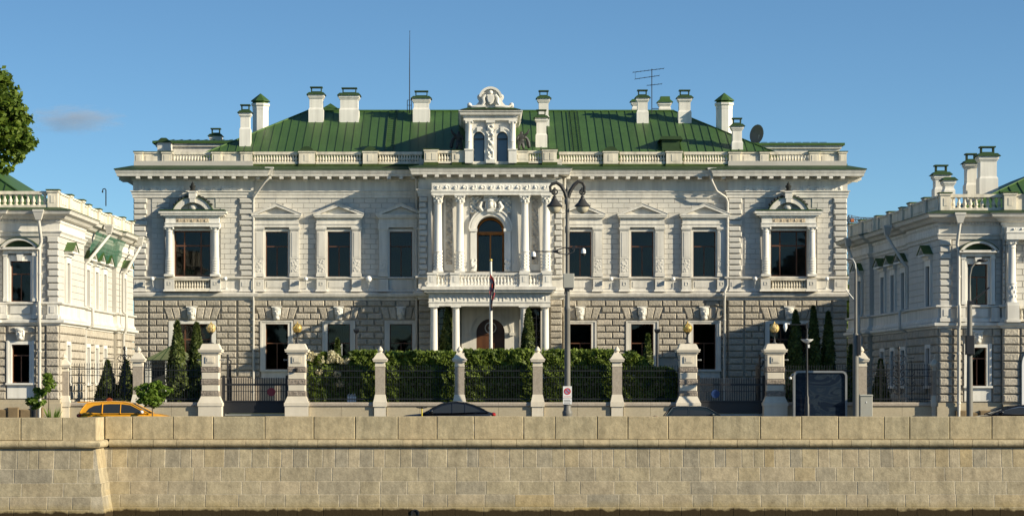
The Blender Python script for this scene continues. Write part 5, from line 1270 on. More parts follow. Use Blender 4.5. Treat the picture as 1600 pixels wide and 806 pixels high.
    a, e = sorted((X(3.86), X(5.6))); bal_run(root, FF, a, e, RP + .35, z(498), z(474), 9, .07, name='window_balustrade', m=OLDWHITE)
    if s > 0:                                # edge of the arched entrance
        m = MB(); m.ring(X(5.0), z(565), .82, 1.0, 0, math.pi, 20, RP - .1, RP + .22)
        for q in (-1, 1): a, e = sorted((X(5.0) + q * .82, X(5.0) + q * 1.0)); m.box(a, e, RP - .1, RP + .22, .3, z(565))
        m.prism([(X(5) - .82, .3), (X(5) + .82, .3), (X(5) + .82, z(565))] + [(X(5) + .82 * math.cos(math.pi * i / 16), z(565) + .82 * math.sin(math.pi * i / 16)) for i in range(1, 16)] + [(X(5) - .82, z(565))], RP - .1, RP + .19); m.build('arched_door', WHITE, root, FF, smooth=40)
        a, e = sorted((X(4.5), X(5.8))); m = MB(); m.box(a, e, RP, RP + .3, z(396), z(391)); m.ring((a + e) / 2, z(397), .5, .62, R(10), R(170), 14, RP, RP + .3); m.build('arched_hood', TRIM, root, FF, smooth=40)
    # side windows
    for v in wv:
        d = ES if 7.4 < v < 18.2 else 0; u = us(v)
        w = window(FS, root, u - hw, u + hw, z(471), z(408), d - .14, (lambda k_, u=u: [u] if k_ == 0 else []), [z(428)], cur=False)
        m = MB()
        for q in (-1, 1): a, e = sorted((u + q * hw, u + q * (hw + .24))); m.box(a, e, d - .3, d + .10, z(471), z(398)); 
        m.box(u - hw, u + hw, d - .3, d + .10, z(408), z(398)); m.box(u - .78, u + .78, d - .03, d + .20, z(398), z(393)); m.box(u - .85, u + .85, d - .03, d + .42, z(393), z(390))
        m.build('window_surround', BRIGHT, w, FS, smooth=0)
        m = MB()
        for q in (-1, 1): m.prism([(u + q * .88, z(390)), (u + q * .70, z(390)), (u, z(379.5)), (u, z(376))], d - .03, d + .42); m.prism([(u + q * .92, z(390)), (u + q * .88, z(390)), (u, z(376)), (u, z(374.5))], d - .03, d + .48, 1)
        m.prism([(u - .7, z(390)), (u + .7, z(390)), (u, z(380))], d - .03, d + .1); m.build('pediment', [BRIGHT, GREEN], w, FS, smooth=0)
        w = window(FS, root, u - hw, u + hw, z(598), z(538), d - .14, [u], [z(555)], cur=False)
        m = MB()
        for q in (-1, 1): a, e = sorted((u + q * hw, u + q * (hw + .2))); m.box(a, e, d - .3, d + .1, z(598), z(532))
        m.box(u - hw, u + hw, d - .3, d + .1, z(538), z(532)); m.box(u - .72, u + .72, d - .3, d + .16, z(602), z(598)); m.build('window_surround', BRIGHT, w, FS, smooth=0)
    for v0, v1 in ((1, 5.5), (19.2, 23.5)):
        a, e = sorted((us(v0), us(v1))); MB().relief(a, e, z(359), z(351.5), .04, .08, scrolls(.5), .06).build('frieze_relief', BRIGHT, root, FS, smooth=60)
    # roof balustrade
    zz0, zz1 = z(325), z(297.5); da = .1
    def post(o0, o1, d=da): 
        m = MB(); a, e = sorted((X(o0), X(o1))); m.box(a, e, d - .5, d, zz0, zz1 - .1); m.box(a - .05, e + .05, d - .55, d + .05, zz1 - .1, zz1); m.box(a - .09, e + .09, d - .58, d + .09, zz1, zz1 + .05, 1); m.box((a + e) / 2 - .1, (a + e) / 2 + .1, d, d + .02, zz0 + .25, zz1 - .25); return m.build('attic_pedestal', [OLDWHITE, MOSS], root, FF, smooth=0)
    post(.05, .55); post(3.15, 3.75, RP + .1); post(4.4, 5.0, RP + .1)
    a, e = sorted((X(.56), X(3.14))); bal_run(root, FF, a, e, da - .2, zz0, zz1 - .04, 9, .115, name='attic_balustrade', rail=.13, base=.15, half=.15)
    a, e = sorted((X(3.76), X(14))); m = MB(); m.box(a, e, RP - .3, RP - .05, zz0, zz1 - .05); m.build('attic_panel', OLDWHITE, root, FF, smooth=0)
    pv = [.28, 3.3, 6.9, 10.3, 13.7, 17.1, 20.6, 24.1]
    for i, v in enumerate(pv):
        d = (ES if 7.4 < v < 18.2 else 0) + .05; u = us(v)
        if i: m = MB().box(u - .32, u + .32, d - .5, d, zz0, zz1 - .12); m.box(u - .37, u + .37, d - .55, d + .05, zz1 - .12, zz1 - .02); m.box(u - .42, u + .42, d - .58, d + .09, zz1 - .02, zz1 + .04, 1); m.build('attic_pedestal', [OLDWHITE, MOSS], root, FS, smooth=0)
        if i + 1 < len(pv):
            a, e = sorted((us(v + (.33 if i else .3)), us(pv[i + 1] - .33))); d2 = (ES if 7.4 < (v + pv[i + 1]) / 2 < 18.2 else 0)
            m = MB().box(a, e, d2 - .4, d2 - .06, zz0, zz1 - .16); m.box(a, e, d2 - .44, d2, zz1 - .16, zz1 - .07); m.box(a + .35, e - .35, d2 - .06, d2 - .03, zz0 + .25, zz1 - .38); m.build('attic_panel', OLDWHITE, root, FS, smooth=0)
    # roof
    zr = z(326); m = MB(); x0, x1 = sorted((X(.9), X(13.6))); y0, y1 = YA + 1.0, YA + Ls - .6; h = 4.1 if s < 0 else 2.9; q = (x1 - x0) / 2
    xm = (x0 + x1) / 2
    m.add([(x0, -y0, zr), (x1, -y0, zr), (x1, -y1, zr), (x0, -y1, zr), (xm, -(y0 + q), zr + h), (xm, -(y1 - q), zr + h)], [(0, 1, 4), (1, 2, 5, 4), (2, 3, 5), (3, 0, 4, 5), (0, 1, 2, 3)])
    rf_ = m.build('roof', GREEN, root, WORLD, smooth=0)
    for i in range(1, 22):
        x = x0 + (x1 - x0) * i / 22; f_ = min(x - x0, x1 - x) / q
        MB().tube([(x, -y0, zr + .03), (x, -(y0 + q * f_), zr + h * f_ + .03)], .025, 4).build('roof_seam', DGREEN, rf_, WORLD)
    for c_ in (x0, x1): MB().tube([(c_, -y0, zr + .02), (xm, -(y0 + q), zr + h + .02)], .05, 5).build('hip_cap', GREEN, rf_, WORLD)
    # rainwater pipes: one on the front, two on the court side
    xo = X(.89)
    drainpipe(root, FF, [(xo, .72, z(334)), (xo, .72, z(345)), (X(.84), .35, z(372)), (X(.84), .25, z(378)), (X(.92), .25, z(386)), (X(.92), .25, z(470)), (X(.92), .42, z(474)), (X(.92), .42, z(503)), (X(.92), .25, z(509)), (X(.92), .25, .35)], .085, (xo, .72, z(331)))
    for v in (7.7, 19.2):
        d = (ES if 7.4 < v < 18.2 else 0); u = us(v); ut = us(v + (3.2 if v < 10 else 3.0) * (1 if s < 0 else .5))
        drainpipe(root, FS, [(ut, .75, z(334)), (ut, .75, z(348)), (u, d + .45, z(395)), (u, d + .22, z(402)), (u, d + .22, z(470)), (u, .40, z(474)), (u, .40, z(503)), (u, d + .25, z(510)), (u, d + .25, .4)], .085, (ut, .75, z(331)))
    return root, FF, FS, us, z, X, sb
LW = annexe(-1, -20.57, .0175, 0.0, 'pale wing with sunlit court side and green netting under its eaves')
RW = annexe(1, 23.1, .036, -.15, 'pale wing with shaded court side, tall chimneys and an arched white door')

# netting under the court eaves of the sunlit wing
root, FF, FS, us, z, X, sb = LW
m = MB(); n1, n2 = 18, 8; vs = []
for j in range(n2 + 1):
    for i in range(n1 + 1):
        v = 8.6 + (19.0 - 8.6 - .8 * j / n2) * i / n1; q = j / n2
        vs.append((us(v), .42 - .40 * q + .07 * math.sin(i * 1.9 + j) * math.sin(math.pi * q), z(345) + (z(392) - z(345)) * q * (.93 + .07 * math.sin(i * .8))))
m.add(vs, [(j * (n1 + 1) + i, j * (n1 + 1) + i + 1, (j + 1) * (n1 + 1) + i + 1, (j + 1) * (n1 + 1) + i) for j in range(n2) for i in range(n1)])
props(m.build('scaffold_net', NET, None, FS, smooth=60), 'green scaffold netting hung under the eaves of the sunlit wing', 'netting')
# rear block on its roof
m = MB(); sb(m, 11, 24.2, -4.2, -1.4, z(326), z(292)); sb(m, 10.9, 24.3, -4.3, -1.3, z(292), z(289.5)); m.build('roof_block', TRIM, root, FS, smooth=0)
# chimneys of the shaded wing and an unseen block added behind it for its shadow
root, FF, FS, us, z, X, sb = RW
def ch2(x0, x1, yt, yb, Y, pot=True): chimney(x0, x1, yt, yb, Y, parent=root, pot=pot, depth=.9, step=.75)
ch2(1461, 1484, 257, 303, 134); ch2(1476, 1492, 278, 303, 131.5, False); ch2(1510, 1528, 239, 300, 136); ch2(1531, 1559, 228, 290, 134.5)
m = MB()
pl = [(25.6, -151.4), (32.4, -158.3), (37.5, -158.3), (37.5, -151.4)]
m.add([(x, y, .3) for x, y in pl] + [(x, y, 11.0) for x, y in pl], [(0, 1, 2, 3), (4, 5, 6, 7), (0, 1, 5, 4), (1, 2, 6, 5), (2, 3, 7, 6), (3, 0, 4, 7)])
m.build('rear_range', WALL, root, WORLD, smooth=0)  # added out of view, angled to throw a slanting shadow on the mansion
# ------------------------------------------------------------------ fence along the street
FF_ = Frame(0, 127.5); FU, FZ = FF_.U, FF_.Z
PL_T = FZ(628)                                # top of the plinth coping
def plinth(x0, x1, label):
    t = thing('plinth_wall', (FU((x0 + x1) / 2), 127.5, .2), label, 'low wall', 'low stone walls under the railings')
    a, e = FU(x0), FU(x1); n = max(1, round((e - a) / 1.5))
    for i in range(n):
        MB().box(a + (e - a) * i / n + .006, a + (e - a) * (i + 1) / n - .006, -.30, .12 + rnd.uniform(-.004, .004), .2, FZ(634.5)).build('stone', PLINTH, t, FF_, smooth=0)
        MB().sweep([(a + (e - a) * i / n + .003, .12), (a + (e - a) * (i + 1) / n - .003, .12)], [(-.46, FZ(634.5)), (.05, FZ(634.5)), (.08, FZ(633.5)), (.08, FZ(630.5)), (.02, PL_T), (-.46, PL_T)]).build('coping', GRANITE, t, FF_, smooth=0)
    return t
def slim_pillar(px, label, top=541, sc=1.0):
    t = thing('fence_pillar', (FU(px), 127.5, .2), label, 'stone pillar', 'slim stone pillars of the fence')
    x = FU(px); k = (628 - top) / 87
    Y_ = lambda p: FZ(628 - (628 - p) * k); m = MB(); w = .24
    m.box(x - .29, x + .29, -.35, .24, .2, FZ(635)); m.build('pedestal', PILLAR, t, FF_, smooth=0)
    MB().box(x - .34, x + .34, -.40, .30, FZ(635), PL_T + .02).frustum(x - .33, x + .33, -.38, .28, PL_T + .02, Y_(616), .08, .08).build('pillar_base', PILLAR, t, FF_, smooth=0)
    MB().box(x - w, x + w, -.30, .19, Y_(616), Y_(572)).build('shaft', GRANITE, t, FF_, smooth=0)
    m = MB().box(x - w, x + w, -.30, .19, Y_(572), Y_(565)); m.box(x - w - .02, x + w + .02, -.32, .21, Y_(572.5), Y_(570.8)); m.frustum(x - w - .10, x + w + .10, -.40, .29, Y_(565), Y_(562.5), -.0, 0); m.frustum(x - w - .13, x + w + .13, -.43, .32, Y_(562.5), Y_(560), 0, 0); m.frustum(x - w - .09, x + w + .09, -.40, .28, Y_(560), Y_(551), .19, .19)
    m.build('cap', PILLAR, t, FF_, smooth=0)
    MB().lathe(x, -.055, [(.13, Y_(551.2)), (.09, Y_(550)), (.15, Y_(547.5)), (.12, Y_(545)), (.03, Y_(541))], 10).build('finial', PILLAR, t, FF_, smooth=50)
    return t
def gate_pillar(px, label, tint=None):
    t = thing('gate_pillar', (FU(px), 127.5, .2), label, 'gate pillar', 'banded stone gate pillars')
    x = FU(px); w = .43
    MB().box(x - .58, x + .58, -.85, .34, .2, FZ(634)).build('pedestal', PILLAR, t, FF_, smooth=0)
    MB().box(x - .62, x + .62, -.88, .38, FZ(634), FZ(629)).frustum(x - .60, x + .60, -.86, .36, FZ(629), FZ(618.5), .15, .13).build('pillar_base', PILLAR, t, FF_, smooth=0)
    y = 618.5
    for y2, kind in ((611, 'b'), (601, 'w'), (592.5, 'b'), (581.5, 'w'), (573.5, 'b'), (553, 'w')):
        c = .03 if kind == 'b' else 0
        m = MB().pillow(x - w - c, x + w + c, -.74 - c, .24 + c, FZ(y) + .004, FZ(y2) - .004, .03); m.build('rough_band' if kind == 'b' else 'smooth_band', BANDST if kind == 'b' else PILLAR, t, FF_, smooth=0); y = y2
    m = MB().box(x - .22, x + .22, .24, .28, FZ(567), FZ(557)); m.box(x - .14, x + .14, .28, .30, FZ(565), FZ(559)); m.build('panel', PILLAR, t, FF_, smooth=0)
    m = MB(); m.box(x - w - .05, x + w + .05, -.80, .29, FZ(553), FZ(550)); m.box(x - w - .14, x + w + .14, -.88, .37, FZ(550), FZ(547.5)); m.box(x - w - .16, x + w + .16, -.90, .40, FZ(547.5), FZ(545.5)); m.frustum(x - w - .08, x + w + .08, -.84, .33, FZ(545.5), FZ(538), .10, .10); m.box(x - w + .04, x + w - .04, -.72, .21, FZ(538), FZ(536.8))
    m.build('cap', PILLAR, t, FF_, smooth=0)
    for s in (-1, 1): MB().tube([(x + s * w, -.1, FZ(562)), (x + s * (w + .20), -.1, FZ(562))], .03, 6).ball((x + s * (w + .21), -.1, FZ(562)), .05, 6, 4).build('hinge_pin', STEEL, t, FF_)
    return t
def globe_lamp(px, label, lit=AMBER):
    t = thing('globe_lamp', (FU(px), 127.75, FZ(537)), label, 'lamp', 'globe lamps on the gate pillars'); x = FU(px); c = (x, -.25, FZ(512.5)); r = .225
    m = MB().lathe(x, -.25, [(.16, FZ(537)), (.15, FZ(535.8)), (.06, FZ(534.5)), (.045, FZ(531)), (.03, FZ(528)), (.035, FZ(523)), (.09, FZ(520.5)), (.13, FZ(519))], 10); m.build('stem', IRON, t, FF_)
    MB().ball(c, r, 18, 10).build('globe', lit, t, FF_)
    m = MB()
    for k in range(3): m.tube([(c[0] + r * 1.03 * math.cos(R(a)) * math.cos(R(60 * k)), c[1] + r * 1.03 * math.cos(R(a)) * math.sin(R(60 * k)), c[2] + r * 1.03 * math.sin(R(a))) for a in range(-90, 271, 20)], .014, 4)
    m.tube([(c[0] + r * 1.03 * math.cos(R(a)), c[1] + r * 1.03 * math.sin(R(a)), c[2]) for a in range(0, 361, 24)], .018, 4); m.lathe(c[0], c[1], [(.06, c[2] + r), (.03, c[2] + r + .06), (.01, c[2] + r + .12)], 8)
    m.build('globe_cage', GOLD, t, FF_)
    return t

plinth(102, 206, 'low stone wall behind the taxi, under the railings before the sunlit wing')
plinth(226, 311, 'low stone wall between the taxi-side slim pillar and the arborvitae gate pillar')
plinth(483, 584, 'low stone wall under the white flowering shrub')
plinth(604, 708, 'low stone wall behind the black car bonnet and the scooter')
plinth(728, 830, 'low stone wall under the hedge in front of the porch and flagpole')
plinth(850, 954, 'low stone wall behind the tall twin-lantern lamp post')
plinth(974, 1058, 'low stone wall under the thin hedge with the young spruce')
plinth(1228, 1336, 'low stone wall hidden behind the dark advertising panel')
plinth(1356, 1462, 'low stone wall beside the grey cabinet, before the shaded wing')
slim_pillar(216, 'slim stone pillar with finial above the taxi, beside the small roadside tree')
slim_pillar(594, 'slim stone pillar with finial next to the white flowering shrub')
slim_pillar(718, 'slim stone pillar with finial right behind the black car roof')
slim_pillar(840, 'slim stone pillar with finial between the porch hedge and the tall twin-lantern post')
slim_pillar(964, 'slim stone pillar with finial beside the young spruce in the thin hedge')
slim_pillar(1346, 'slim stone pillar with finial behind the grey cabinet and slender lamp post')
slim_pillar(100, 'short plain stone pillar where the railings meet the sunlit wing', top=553)
slim_pillar(1464, 'short stone pillar where the railings meet the shaded wing', top=551)
gate_pillar(329, 'banded stone gate pillar beside the two dark arborvitae')
gate_pillar(464, 'banded stone gate pillar beside the white flowering shrub')
gate_pillar(1075, 'banded stone gate pillar directly behind the dark hatchback')
gate_pillar(1211, 'banded stone gate pillar half in shade beside the dark advertising panel')
globe_lamp(329, 'amber globe lamp on the gate pillar beside the two dark arborvitae')
globe_lamp(464, 'gilded globe lamp on the gate pillar beside the white flowering shrub', GOLD)
globe_lamp(1075, 'gilded globe lamp on the gate pillar behind the dark hatchback', GOLD)
globe_lamp(1211, 'amber globe lamp on the gate pillar beside the advertising panel')

def railings(x0, x1, label, ytop=572, orn=None, dense=False):
    t = thing('iron_railings', (FU((x0 + x1) / 2), 127.5, PL_T), label, 'railings', 'black iron railings on the low walls')
    a, e = FU(x0), FU(x1); n = int((e - a) / .125); zt = FZ(ytop); zr = FZ(ytop + 6); m = MB()
    for i in range(n + 1):
        x = a + (e - a) * i / n; m.box(x - .009, x + .009, -.09, -.07, PL_T, zt); m.frustum(x - .020, x + .020, -.10, -.06, zt, zt + .12, .022, .022)
        if dense and i % 2 == 0: m.ring(x + .06, zr - .16, .045, .06, 0, 2 * math.pi, 8, -.085, -.07)
        if i % 3 == 1: m.ring(x, FZ(600), .05, .07, 0, 2 * math.pi, 8, -.085, -.07)
    m.build('bar_row', IRON, t, FF_, smooth=0, kind='stuff')
    for z, h in ((zr, .045), (zr - .32, .03), (PL_T + .16, .05)): MB().box(a, e, -.10, -.055, z - h / 2, z + h / 2).build('rail', IRON, t, FF_, smooth=0)
    if orn:
        x = FU(orn); m = MB(); zc = FZ(548)
        m.tube([(x, -.1, PL_T), (x, -.1, FZ(546))], .035, 6); m.ball((x, -.1, FZ(544)), (.07, .07, .12), 8, 5); m.box(x - .22, x + .22, -.12, -.09, FZ(556), FZ(554.5))
        for z0, w_ in ((560, .35), (574, .26), (585, .28), (597, .3), (611, .26)):
            for s in (-1, 1):
                m.tube([(x, -.11, FZ(z0 + 6)), (x + s * w_ * .6, -.11, FZ(z0 + 4)), (x + s * w_, -.11, FZ(z0)), (x + s * w_ * .8, -.11, FZ(z0 - 4)), (x + s * w_ * .5, -.11, FZ(z0 - 2)), (x + s * w_ * .55, -.11, FZ(z0 + 1))], .026, 5)
                m.tube([(x, -.11, FZ(z0 - 1)), (x + s * .1, -.11, FZ(z0 - 4)), (x, -.11, FZ(z0 - 8))], .024, 5)
            m.ball((x, -.11, FZ(z0)), (.08, .05, .1), 7, 4)
        for s in (-.9, -.62, .62): 
            m.tube([(x + s, -.1, PL_T), (x + s, -.1, FZ(563))], .02, 5); m.box(x + s - .14, x + s + .14, -.11, -.09, FZ(560), FZ(559))
            for z0 in (580, 592, 604): m.tube([(x + s + .02, -.1, FZ(z0)), (x + s + .16, -.1, FZ(z0 - 2)), (x + s + .17, -.1, FZ(z0 + 3)), (x + s + .06, -.1, FZ(z0 + 6)), (x + s - .02, -.1, FZ(z0 + 8))], .018, 5)
        m.build('wrought_scrollwork', IRON, t, FF_, smooth=40)
    return t
railings(104, 207, 'iron railings with wrought scrollwork against the bright sunlit wing', 570, orn=194, dense=True)
railings(225, 312, 'iron railings in front of the arborvitae and the green entrance canopy', 572, dense=True)
railings(482, 586, 'iron railings in front of the white flowering shrub', 573)
railings(604, 709, 'iron railings behind the black car bonnet and scooter', 573)
railings(727, 831, 'iron railings in front of the hedge below the porch', 573)
railings(850, 955, 'iron railings behind the tall twin-lantern lamp post', 573)
railings(973, 1059, 'iron railings in front of the thin hedge with the young spruce', 573)
railings(1228, 1337, 'iron railings behind the dark advertising panel', 573)
railings(1355, 1461, 'ornate iron railings before the shaded wing, beside the grey cabinet', 571, orn=1405, dense=True)

def gate(x0, x1, label, sgn):
    t = thing('iron_gate', (FU((x0 + x1) / 2), 128.0, FZ(648)), label, 'gate', 'sliding iron gates'); a, e = FU(x0), FU(x1); G = Frame(0, 128.0)
    m = MB(); n = int((e - a) / .115)
    for i in range(n + 1): x = a + (e - a) * i / n; m.box(x - .020, x + .020, -.02, .015, FZ(627), FZ(591)); m.frustum(x - .017, x + .017, -.02, .015, FZ(591), FZ(589), .015, .015)
    m.build('bar_row', IRON, t, G, smooth=0, kind='stuff')
    for y, h in ((600.5, .10), (627, .10), (611, .03)): MB().box(a, e, -.035, .03, FZ(y) - h / 2, FZ(y) + h / 2).build('rail', IRON, t, G, smooth=0)
    MB().box(a, e, -.03, .03, FZ(645.5), FZ(628)).build('kick_panel', IRON, t, G, smooth=0)
    MB().box(a, e, -.05, .05, FZ(649), FZ(646.8)).build('track', STEEL, t, G, smooth=0)
    x = e if sgn > 0 else a
    for q in (a + .06, e - .06): MB().box(q - .06, q + .06, -.08, .06, FZ(660), FZ(586)).build('gate_post', IRON, t, G, smooth=0)
    # old wrought leaf folded back against the pillar
    q = a + .25 if sgn > 0 else e - .25; m = MB()
    m.box(q - .04, q + .04, -1.9, -.1, FZ(640), FZ(636))
    for i in range(12): m.box(q - .02, q + .02, -.2 - i * .15, -.17 - i * .15, FZ(645), FZ(566 + 6 * abs(math.sin(i * .5))))
    for y in (575, 590, 612): m.box(q - .03, q + .03, -1.9, -.1, FZ(y), FZ(y - 1.5))
    m.tube([(q, -.1, FZ(575)), (q + .14, -.1, FZ(570)), (q + .18, -.1, FZ(564)), (q + .06, -.1, FZ(561)), (q, -.1, FZ(556))], .035, 6); m.tube([(q, -.1, FZ(648)), (q, -.1, FZ(553))], .05, 6)
    m.build('folded_leaf', IRON, t, G, smooth=0)
    return t
g = gate(346, 449, 'black sliding gate between the arborvitae pillar and the flowering-shrub pillar', 1)
gate(1091, 1197, 'black sliding gate in shade beside the dark hatchback', -1)
def round_sign(px, py, label, ring, face):
    t = thing('round_sign', (FU(px), 127.9, FZ(py)), label, 'sign'); x, z = FU(px), FZ(py); G = Frame(0, 127.9)
    MB().ring(x, z, .0, .17, 0, 2 * math.pi, 24, .02, .035).build('face', face, t, G, smooth=0); MB().ring(x, z, .15, .21, 0, 2 * math.pi, 24, .02, .05).build('rim', ring, t, G, smooth=0); None
DULLRED = mat('dull_red', (.30, .05, .06), .6, .05); BLUE = mat('sign_blue', (.02, .05, .16), .5, .03)
round_sign(423, 612, 'faded red round sign on the gate by the flowering-shrub pillar', DULLRED, DULLRED)
round_sign(1119, 615, 'dark blue round sign on the shaded gate', BLUE, BLUE)
# intercom plates on two pillars
for px, lab in ((464, 'small black intercom on the gate pillar beside the white flowering shrub'),):
    t = thing('intercom', (FU(px), 127.2, FZ(574)), lab, 'intercom'); x = FU(px)
    MB().box(x - .06, x + .06, .27, .33, FZ(580), FZ(574.5)).build('housing', BLACK, t, FF_, smooth=0); MB().ball((x, .34, FZ(579)), .07, 8, 5).build('lens', BLACK, t, FF_)

# ------------------------------------------------------------------ plants
rng = np.random.default_rng(3)
def leaves(name, pts, size, m, parent, kind=None, nrm=None, up=.0, jitter=.35, stretch=1.5):
    """one small quad per point, facing any way or loosely along nrm"""
    n = len(pts); v = rng.normal(size=(n, 3))
    if nrm is not None: v = v * .6 + nrm
    v[:, 2] += up; v /= np.linalg.norm(v, axis=1)[:, None] + 1e-9
    a = np.cross(v, rng.normal(size=(n, 3))); a /= np.linalg.norm(a, axis=1)[:, None] + 1e-9; b = np.cross(v, a)
    s = size * (1 + jitter * rng.uniform(-1, 1, (n, 1)))
    a *= s * .5 * stretch; b *= s * .5
    co = np.empty((n, 4, 3)); co[:, 0] = pts - a; co[:, 1] = pts + b * .9 - a * .1; co[:, 2] = pts + a; co[:, 3] = pts - b * .9 - a * .1
    org = pts.mean(0); co -= org
    me = bpy.data.meshes.new(name); me.vertices.add(4 * n); me.vertices.foreach_set('co', co.reshape(-1)); me.loops.add(4 * n); me.loops.foreach_set('vertex_index', np.arange(4 * n, dtype=np.int32))
    me.polygons.add(n); me.polygons.foreach_set('loop_start', np.arange(0, 4 * n, 4, dtype=np.int32)); me.polygons.foreach_set('loop_total', np.full(n, 4, dtype=np.int32)); me.update(); me.validate()
    me.materials.append(m)
    return props(link(bpy.data.objects.new(name, me), parent, Matrix.Translation(org)), kind=kind)
def wob(x, y, s): return np.sin(x * 2.1 + s) * .5 + np.sin(x * 4.7 + 1.3 * s + y * 3) * .3 + np.sin(x * 9.1 + 2 * s + y * 5) * .2

def hedge(x0, x1, ytop, label, seed, Y=129.1, depth=1.6, n=9000, mt=HEDGE, taper=None, zlow=1.3):
    t = thing('hedge', (FU((x0 + x1) / 2), Y, .85), label, 'hedge', 'clipped hedges behind the railings'); a, e = (x0 - 740) / 4000 * Y, (x1 - 740) / 4000 * Y; zt = HC + (603 - ytop) / 4000 * Y
    x = rng.uniform(a, e, n); q = rng.random(n); top = zt + .16 * wob(x, 0, seed) + (taper(x, a, e) if taper else 0)
    front = q < .62
    zz_ = np.where(front, zlow - .35 + (top - zlow + .35) * rng.random(n) ** .9, top - .06 * rng.random(n))
    y = np.where(front, Y - depth / 2 + .12 * wob(x * 1.3, zz_ * 2, seed + 2) + .25 * rng.random(n) ** 2, Y - depth / 2 + depth * rng.random(n))
    bump = rng.integers(0, 60, n); cx_ = rng.uniform(a, e, 60); cz_ = rng.uniform(zlow, zt, 60)
    leaves('foliage', np.stack([x, y, zz_], 1), .15, mt, t, nrm=np.array([.3, -.6, .35]))
    k = 60                                     # loose shoots above the cut
    p = []
    for i in range(k * 2):
        xx_ = rng.uniform(a, e); h = rng.uniform(.05, .2); yy_ = Y + rng.uniform(-depth / 2, depth / 2); tz = zt + (taper(np.array([xx_]), a, e)[0] if taper else 0)
        for j in range(7): p.append((xx_ + rng.normal() * .06, yy_ + rng.normal() * .06, tz + h * j / 6))
    leaves('shoots', np.array(p), .13, mt, t, up=.3)
    z_in = zt - .35 - (0 if not taper else 1.0)
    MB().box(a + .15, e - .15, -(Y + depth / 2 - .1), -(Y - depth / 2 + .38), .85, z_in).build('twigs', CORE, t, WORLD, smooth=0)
    return t
hedge(548, 588, 553, 'narrow clipped hedge between the white flowering shrub and the slim pillar', 1, n=4500)
hedge(602, 711, 554, 'long clipped hedge behind the black car, before the shadowed windows', 2)
hedge(726, 833, 551, 'clipped hedge below the porch and flagpole', 3)
hedge(848, 957, 551, 'clipped hedge behind the tall twin-lantern lamp post', 4)
hedge(971, 1062, 561, 'thin uneven hedge with a young spruce in it', 5, taper=lambda x, a, e: -1.3 * np.clip((x - a) / (e - a), 0, 1) ** 2.5 + .25 * np.sin((x - a) * 3), n=7000)
# flowering shrub
t = thing('flowering_shrub', (FU(513), 129, .85), 'big shrub with cream white blossom heads behind the railings', 'shrub')
a, e, Y = FU(480), FU(549), 129.0; n = 8000
x = rng.uniform(a, e, n); top = FZ(556) + .22 * wob(x, 0, 4) - .5 * ((x - (a + e) / 2) / (e - a)) ** 2; zq = np.where(rng.random(n) < .6, 1.2 + (top - 1.2) * rng.random(n), top - .1 * rng.random(n)); y = Y - .6 + .2 * wob(x, zq, 3) + .8 * rng.random(n) ** 2
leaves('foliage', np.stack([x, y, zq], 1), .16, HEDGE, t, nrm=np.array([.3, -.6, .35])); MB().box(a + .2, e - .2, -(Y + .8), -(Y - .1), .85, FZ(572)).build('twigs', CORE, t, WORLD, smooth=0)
for i in range(26):
    cx_ = rng.uniform(a + .1, e - .1); cz_ = FZ(rng.choice([rng.uniform(551, 566), rng.uniform(556, 600)], p=[.75, .25])); r = rng.uniform(.10, .2); q = rng.normal(size=(70, 3)); q /= np.linalg.norm(q, axis=1)[:, None]
    leaves('blossom_head', q * r * np.array([1, .8, .8]) + np.array([cx_, Y - .65, cz_]), .09, BLOSSOM, t)

def conifer(name, px, ytop, Y, w, label, zb=.85, n=5200, mt=THUJA, blunt=.72, cat='conifer', group=None, size=.13):
    x = (px - 740) / 4000 * Y; zt = HC + (603 - ytop) / 4000 * Y; h = zt - zb; t = thing(name, (x, Y, zb), label, cat, group)
    u = rng.random(n) ** .85; r = w * np.minimum(1, (1 - u) ** blunt * 1.25 + .02) * np.minimum(1, .55 + u * 3); th = rng.uniform(0, 6.283, n)
    lob = 1 + .16 * np.sin(3 * th + 9 * u) + .10 * np.sin(7 * th - 17 * u) + .08 * rng.normal(size=n); rr_ = r * lob * np.sqrt(rng.uniform(.55, 1, n))
    P_ = np.stack([x + rr_ * np.cos(th), Y + rr_ * np.sin(th), zb + .12 + h * u * .99], 1); nr = np.stack([np.cos(th), np.sin(th), np.full(n, .5)], 1)
    leaves('crown', P_, size, mt, t, nrm=nr, stretch=2.0)
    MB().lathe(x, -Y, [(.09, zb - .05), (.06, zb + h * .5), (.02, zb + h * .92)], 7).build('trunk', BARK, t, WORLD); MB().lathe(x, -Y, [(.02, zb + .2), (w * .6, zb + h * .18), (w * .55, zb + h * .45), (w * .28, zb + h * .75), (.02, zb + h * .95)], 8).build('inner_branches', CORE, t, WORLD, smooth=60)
    return t
g = 'columnar conifers behind the railings'
conifer('arborvitae', 277, 505, 130.0, .55, 'taller of two dark arborvitae in front of the green entrance canopy', group=g)
conifer('arborvitae', 307, 507, 130.4, .52, 'dark arborvitae close beside the banded gate pillar, next to the canopy', group=g)
conifer('arborvitae', 1243, 488, 131.0, .48, 'arborvitae first of three in a row behind the globe lamp and camera arm', group=g)
conifer('arborvitae', 1271, 481, 131.4, .46, 'tallest arborvitae, middle one of three behind the advertising panel', group=g)
conifer('arborvitae', 1294, 490, 131.8, .44, 'arborvitae last of three in a row, nearest the slender lamp post', group=g)
conifer('arborvitae', 1330, 542, 130.5, .30, 'small thin arborvitae wedged beside the slender lamp post', n=2500, group=g)
conifer('dwarf_conifer', 168, 567, 129.3, .62, 'dark cone-shaped dwarf conifer in the middle of the scrollwork railings', n=4500, blunt=.9)
conifer('dwarf_conifer', 197, 567, 129.0, .55, 'dark cone-shaped dwarf conifer next to the slim pillar above the taxi', n=4500, blunt=.9)
